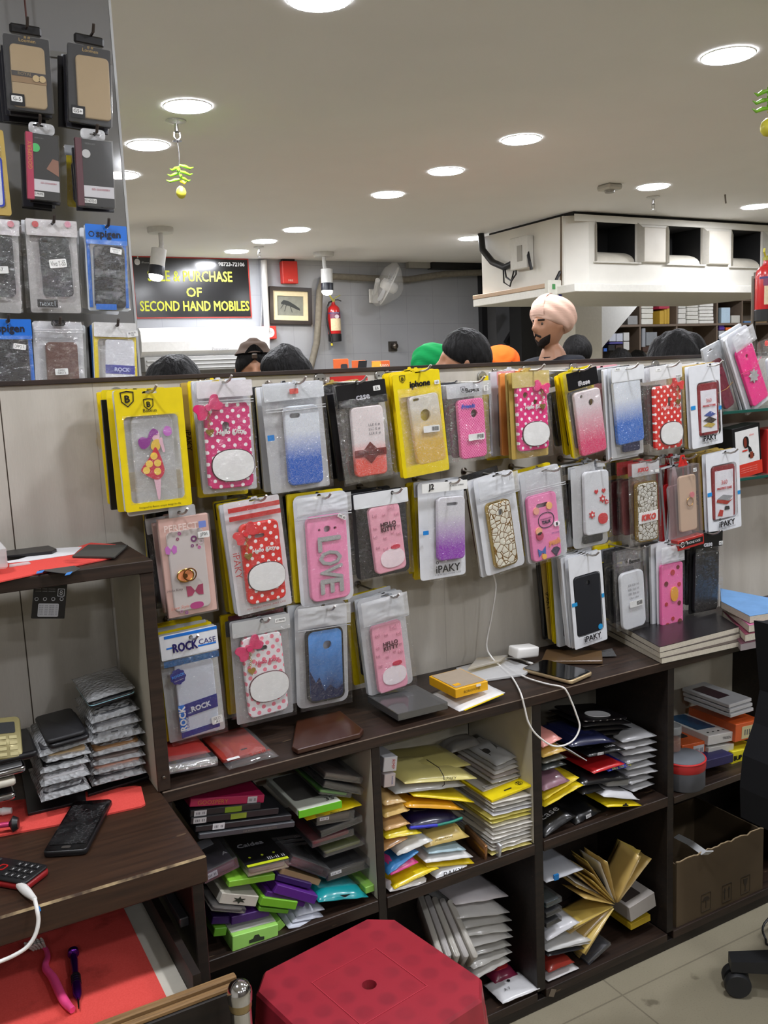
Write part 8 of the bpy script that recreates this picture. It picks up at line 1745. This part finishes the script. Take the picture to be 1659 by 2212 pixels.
for k, (L, R, hp, col, inn, lb) in enumerate((((300, 985), (455, 900), 50, (24, 24, 26), None, 'black pouch with white tag at the front of the third cubby'), ((440, 952), (660, 900), 40, (24, 22, 22), None, 'black pouch with faint gold lettering at the front of the third cubby'), ((340, 800), (480, 770), 50, (30, 30, 32), None, 'black crumpled pouch under the big black heap'), ((330, 745), (640, 700), 50, (26, 26, 28), None, 'black pouch low in the central black heap'), ((410, 668), (600, 606), 24, (206, 36, 40), None, 'red edged packet in the central black heap'), ((500, 655), (632, 624), 40, (30, 44, 150), None, 'deep blue packet in the central black heap'), ((380, 565), (605, 520), 30, (22, 22, 24), (30, 30, 32), 'black lettered header pouch in the central black heap'), ((270, 505), (545, 470), 50, (24, 28, 60), (26, 30, 66), 'navy case in clear bag above the black lettered pouch'))):
    o = lie(Cq, lb, L, R, hp, .14, 1.515, 'pouch', col, inner=inn)
    if k == 6: ttext(o.t, 'case', plain((200, 200, 204), .5), .02, .016, o.h*.9+.002, .03); flab(o, -.2, .16, z0=.2, z1=.8)
    if k == 5: ftext(o, 'Ultra Thin Case', (210, 206, 60), .1, .9, hh=.006)
    if k in (0, 1): flab(o, -.2 if k else .0, .2, z0=.2, z1=.7)
for k in range(4):
    o = lie(Cq, 'black white dotted case pack in the upper stack, %s from below' % ON[k], (348, 476-32*k), (642, 446-30*k), 34, .13, 1.56, 'pouch', (24, 22, 24), group='black dotted packs in the third cubby')
    if k == 3: slabplan(o.w*.9, .12, .01, o.h, o.h+.004, .001).build('dotted_case', dots((24, 20, 24), (226, 222, 224)), o.t, loc=(0, .065, 0)); MB().rings([[(x, .04+y, o.h+.005) for x, y in oval(.07, .045)], [(x, .04+y, o.h+.0065) for x, y in oval(.068, .043)]]).build('oval_plaque', plain((214, 212, 212), .4), o.t)
lie(Cq, 'white paper slip poking out of the central black heap', (260, 520), (365, 585), 6, .05, 1.512, 'card', (206, 208, 214))
for k in range(8): lie(Cq, 'pale crinkled clear bag in the right pile of the third cubby, %s from below' % ON[k], (640-6*k, 775-42*k), (800-(10 if k % 2 else 0), 738-44*k), 34, .15, 1.525, 'pouch', ((176, 176, 178), (166, 166, 168), (190, 190, 192))[k % 3], group='pale clear bags in the third cubby', yaw=RND.uniform(-.15, .15))
o = lie(Cq, 'white pouch lying at the right front of the third cubby', (470, 812), (692, 832), 42, .08, 1.505, 'pouch', (220, 220, 224))
o = lie(Cq, 'yellow pouch end with dark slot at the right front of the third cubby', (492, 874), (706, 866), 26, .09, 1.503, 'pouch', (238, 212, 26)); MB().slab([euro(.018, .006, 0, o.h*.6)], -.002, -.001).build('slot', M_BLACK, o.t)
lie(Cq, 'clear grey case lying above the white pouch in the third cubby', (490, 745), (632, 735), 44, .1, 1.52, 'case', (140, 140, 138))
# --- cubby C lower
o = lie(Cq, 'grey marbled carton on a yellow box in the lower third cubby', (640, 1582), (796, 1482), 118, .15, 1.525, 'carton', (176, 170, 164)); flatat(o.t, 'dark_top_patch', o.w*.6, .06, .002, -.01, .05, o.h+.0005, plain((70, 62, 58), .5))
lie(Cq, 'yellow box under the grey marbled carton', (640, 1634), (762, 1572), 50, .14, 1.53, 'carton', (196, 166, 40))
pv = aty(*Cq(455, 1420), 1.575)
for k in range(21): # fan of pouches held at one end by a band
    a = math.radians((36, 44, 53, 63, 104, 109, 114, 119, 124, 129, 134, 139, 144, 149, 182, 190, 198, 206, 214, 222, 231)[k]); d = Vector((math.cos(a), .25*math.sin(k*1.3), math.sin(a))).normalized(); sd = Vector((-d.z, 0, d.x)).normalized(); nm_ = d.cross(sd)
    d2 = Vector((-d.x, d.y, d.z)) if k < 0 else d
    Lf = (.135, .12, .13, .125)[k % 4]; M = Matrix((Vector((0, 1, 0)), d, Vector((0, 1, 0)).cross(d))).transposed().to_4x4(); M.translation = pv+d*.012+Vector((0, -.012, 0))
    cc, nm = (((196, 166, 96), 'tan'), ((176, 148, 84), 'dull tan'), ((206, 178, 90), 'golden'), ((214, 212, 206), 'whitish'))[(1, 0, 2, 0, 0, 3, 2, 1, 0, 2, 0, 3, 1, 0, 2, 3, 0, 1, 2, 0, 1)[k]]
    t = thing('phone_case_pack', '%s pouch in the fanned banded bunch, %s counting from the right' % (nm, (ON[0].replace('lowest', 'first'), *ON[1:])[k]), 'phone case pack', M, 'fanned tan pouches')
    lump(.075, Lf, .006, k*1.7, 6, 8, amp=.001).build('pouch', plain(cc, .35, coat=.4), t, smooth=180)
    if k in (1, 7): MB().box((-.028, .04, .0078), (.028, .1, .0086)).build('dark_window', M_BLACK, t)
for k, (L, R, hp, d, kind, col, lb) in enumerate((((118, 1345), (345, 1262), 40, .14, 'pouch', (196, 198, 204), 'white pouch with blue tab high at the left of the lower third cubby'), ((118, 1500), (215, 1455), 40, .14, 'clear', (40, 60, 62), 'teal dark clear box, upper of three at the left wall'), ((118, 1560), (215, 1515), 40, .14, 'clear', (44, 46, 50), 'dark clear box, middle of three at the left wall'), ((120, 1625), (215, 1575), 40, .14, 'clear', (36, 36, 40), 'black clear box, lowest of three at the left wall'), ((124, 1705), (322, 1590), 40, .09, 'pouch', (222, 222, 226), 'bright white zip pouch with slot at the left of the lower cubby'), ((124, 1772), (392, 1700), 30, .11, 'pouch', (206, 206, 204), 'white pouch in a messy layer at the left of the lower cubby'), ((200, 1752), (396, 1716), 24, .11, 'pouch', (190, 188, 184), 'grey white pouch in the messy layer of the lower cubby'), ((126, 1800), (350, 1750), 30, .11, 'pouch', (40, 40, 44), 'dark pouch under the messy white layer'), ((380, 1852), (520, 1722), 26, .1, 'clear', (28, 32, 44), 'black clear pack with blue round seal on the bottom board'), ((128, 1955), (318, 1872), 22, .08, 'pouch', (222, 220, 220), 'torn white pouch edge at the front of the bottom board'), ((128, 1900), (290, 1835), 50, .07, 'pouch', (150, 50, 40), 'red and clear packet behind the torn white pouch'))):
    o = lie(Cq, lb, L, R, hp, d, 1.512, kind, col)
    if k == 0: MB().box((-o.w*.3, -.001, .001), (-o.w*.18, .004, o.h)).build('blue_tab', plain((30, 120, 190), .4), o.t)
    if k == 4: flatat(o.t, 'slot', .022, .008, .0035, -.006, .03, o.h+.003, M_BLACK)
    if k == 8: flatat(o.t, 'blue_seal', .012, .012, .0058, -.02, .06, o.h+.0006, plain((50, 50, 210), .3)); flatat(o.t, 'red_sticker', .016, .006, .001, .02, .08, o.h+.0006, plain((200, 80, 80), .4))
sc_ = MB().box((-.008, 0, 0), (.008, .001, .018), bev=.0003); p = aty(1188, 2146, 1.503); o = sc_.build('paper_scrap', plain((120, 108, 92), .7), loc=(p.x, 1.4985, p.z-.006), rot=(0, .5, 0)); tag(o, 'torn paper scrap stuck to the bottom edge of the cabinet', 'paper scrap')

# --- cubby D: phone boxes
def dbx(label, L, R, hp, d, Y, col): return lie(Cq, label, L, R, hp, d, Y, 'carton', col)
dbx('dark navy box under the white phone box', (1070, 645), (1272, 592), 66, .15, 1.525, (24, 20, 76))
o = dbx('white phone box base with a narrow seam in the last cubby', (1116, 550), (1274, 520), 58, .16, 1.562, (210, 208, 200))
o = dbx('white phone box lid with blue screen picture and dark lettering', (1114, 490), (1276, 458), 74, .16, 1.561, (214, 212, 208)); flatat(o.t, 'screen_picture', o.w*.7, .11, .002, -.006, .1, o.h+.0005, plain((40, 84, 120), .35, var=.35, vs=80)); ftext(o, 'TRISEN', (70, 70, 74), .2, .32)
for x in (-.3, -.1, .1, .3): flatat(o.t, 'icon_print', .006, .004, .001, x*o.w, .02, o.h+.0006, M_BLACK)
o = dbx('orange phone box with black picture beside the jar', (950, 580), (1096, 548), 112, .14, 1.572, (222, 98, 34)); flatat(o.t, 'black_picture', o.w*.7, .06, .01, -.004, .07, o.h+.0005, M_BLACK); flab(o, .2, .46, z0=.1, z1=.8)
o = dbx('yellow carton with black lettering below the big orange box', (1262, 612), (1425, 575), 108, .14, 1.55, (234, 220, 40)); text(o.t, 'BUP', M_BLACK, -o.w*.3, o.h*.5, -.0008, w=.03, bold=.0006); flab(o, .35, .2, z0=.2, z1=.6)
o = dbx('big orange phone box with pale label on the yellow carton', (1282, 470), (1435, 432), 140, .16, 1.552, (214, 92, 36)); flab(o, .1, .7, (206, 196, 150), .1, .8); text(o.t, 'Mi Phone', plain((230, 170, 130), .5), 0, .02, 0, w=.001) if False else None
for k in range(3):
    o = dbx('flat white box with phone picture on the orange box, %s of three' % ('lowest', 'middle', 'topmost')[k], (1256-5*k, 318-30*k), (1398-6*k, 274-30*k), 27, .16, 1.556+.003*k, (206, 206, 208))
    if k == 2: flatat(o.t, 'phone_picture', o.w*.5, .09, .002, -.01, .09, o.h+.0005, plain((70, 48, 56), .4))
p0 = aty(*Cq(916, 770), 1.53); p1 = aty(*Cq(1074, 745), 1.53); r_ = (p1-p0).length*.6; cx_ = p1.x-r_-.002; zt_ = aty(*Cq(990, 590), 1.53).z; zb_ = .4045
t = thing('zip_pouch_tub', 'grey round fabric tub with red zip rim in the last cubby', 'tub', Vector((cx_, 1.54, zb_)))
hh_ = zt_-zb_
MB().lathe([(r_*.94, 0), (r_, .004), (r_, hh_)], 36).build('body', cloth((96, 98, 104)), t, smooth=60); MB().lathe([(r_*1.01, hh_-.012), (r_*1.03, hh_-.006), (r_*1.03, hh_+.006), (r_*1.0, hh_+.01)], 36, cap0=False, cap1=False).build('red_zip', plain((170, 34, 34), .5), t, smooth=60)
MB().lathe([(r_*1.0, hh_+.011), (r_*.97, hh_+.015), (.001, hh_+.018)], 36, cap0=False).build('lid', cloth((112, 116, 122)), t, smooth=60); MB().tube([(r_*1.01*math.cos(a*PI/20), r_*1.01*math.sin(a*PI/20), hh_+.012) for a in range(41)], .0022, 6).build('lid_piping', plain((214, 50, 50), .5), t)
p0 = aty(*Cq(935, 460), 1.56); t = thing('plastic_jar', 'small clear jar with brown contents standing on the round tub', 'jar', Vector((p0.x-.006, 1.575, zt_+.019)))
MB().lathe([(.018, 0), (.019, .002), (.019, .03)], 20).build('contents', plain((140, 80, 50), .6), t, smooth=50); MB().lathe([(.0205, 0), (.0205, .04), (.019, .044)], 20).build('jar_wall', film(.1, gloss=.3), t, smooth=50); MB().lathe([(.021, .0445), (.022, .047), (.022, .062), (.02, .065)], 20).build('lid', plain((150, 152, 152), .4), t, smooth=50)
# cardboard box
a, b = aty(*Cq(920, 1604), 1.506), aty(*Cq(1452, 1400), 1.506); zt2 = aty(*Cq(925, 1215), 1.506).z
t = thing('cardboard_box', 'open brown cardboard box with handling symbols on the bottom board', 'cardboard box', Vector(((a.x+b.x)/2, 1.506, .0475)))
w2, h2 = (b.x-a.x)/2, zt2-.0475; cb = plain((94, 78, 56), .8, var=.1, vs=12); nn = 26
pts = [(-w2, 0)]+[(w2, 0)]+[(w2-2*w2*i/nn, h2+.004*noise.noise(Vector((i*.9, 2, 1)))-(.0 if i % 5 else .004)) for i in range(nn+1)]
MB().slab([pts], 0, .004).build('front_wall', cb, t)
MB().box((-w2, .0042, 0), (-w2+.004, .235, h2-.006)).build('side_wall', cb, t); MB().box((w2-.004, .0042, 0), (w2, .235, h2-.006)).build('side_wall', cb, t); MB().box((-w2+.0042, .231, 0), (w2-.0042, .235, h2-.01)).build('back_wall', cb, t); MB().box((-w2+.0042, .0042, 0), (w2-.0042, .2308, .004)).build('bottom', cb, t)
MB().tube([(p[0], .002, p[1]+.0005) for p in pts[2:]], .0022, 5).build('torn_edge', plain((176, 154, 120), .9, var=.2, vs=200), t)
ink = plain((58, 48, 36), .7)
for k, fx in enumerate((.42, .66, .88)):
    x = -w2+2*w2*fx-.03; z = .035; MB().slab([rrect(.036, .05, .003, 3, x, z), rrect(.033, .047, .002, 3, x, z)], -.0008, -.0002).build('symbol_frame', ink, t); mb = MB()
    if k == 0: mb.slab([[(x+.013*math.cos(q*PI/12), z+.004+.012*math.sin(q*PI/12)) for q in range(13)]], -.0008, -.0002).slab([[(x-.001, z-.016), (x+.001, z-.016), (x+.001, z+.004), (x-.001, z+.004)]], -.0008, -.0002); nm = 'umbrella_symbol'
    elif k == 1:
        nm = 'arrows_symbol'
        for s in (-.008, .008): mb.slab([[(x+s-.002, z-.016), (x+s+.002, z-.016), (x+s+.002, z+.006), (x+s+.005, z+.006), (x+s, z+.016), (x+s-.005, z+.006), (x+s-.002, z+.006)]], -.0008, -.0002)
    else: mb.slab([[(x-.009, z+.017), (x-.005, z), (x-.001, z-.004), (x-.001, z-.014), (x-.006, z-.017), (x+.006, z-.017), (x+.001, z-.014), (x+.001, z-.004), (x+.005, z), (x+.009, z+.017)]], -.0008, -.0002); nm = 'glass_symbol'
    mb.build(nm, ink, t)
a, b = aty(*Cq(905, 1060), 1.6), aty(*Cq(1075, 1165), 1.502); ps = [a, a.lerp(b, .5)+Vector((0, 0, .004)), b, b+Vector((.02, -.004, -.004))]
o = MB().rings([[p+Vector((0, 0, .0)), p+Vector((.012, -.006, .008)), p+Vector((.014, -.004, .009)), p+Vector((.002, .002, .001))] for p in ps]).build('white_strip', plain((206, 208, 210), .4, coat=.3)); tag(o, 'white plastic strip bent over the cardboard box edge', 'plastic strip')
# ---------------------------------------------------------------- render look
w = bpy.data.worlds.new('world'); sc.world = w; w.use_nodes = True
w.node_tree.nodes['Background'].inputs[0].default_value = (.5, .5, .5, 1); w.node_tree.nodes['Background'].inputs[1].default_value = .1
sc.view_settings.view_transform = 'Standard'; sc.view_settings.look = 'None'; sc.view_settings.gamma = 1; sc.view_settings.use_curve_mapping = False
sc.view_settings.exposure = EXPOSURE
sc.cycles.max_bounces = 8; sc.cycles.transparent_max_bounces = 24; sc.cycles.diffuse_bounces = 4; sc.cycles.glossy_bounces = 3
sc.cycles.caustics_reflective = False; sc.cycles.caustics_refractive = False
sc.cycles.use_denoising = True
_seen = {}
for o in sc.objects:
    if o.parent is None and o.get('label'):
        if o['label'] in _seen and not o.get('group'): print('DUP LABEL', o.name, o['label'])
        _seen[o['label']] = 1
        n_ = len(o['label'].split())
        if not 4 <= n_ <= 16: print('LEN', n_, o['label'])
    elif o.parent is None and not o.get('kind') and o.type != 'CAMERA': print('NO LABEL', o.name)
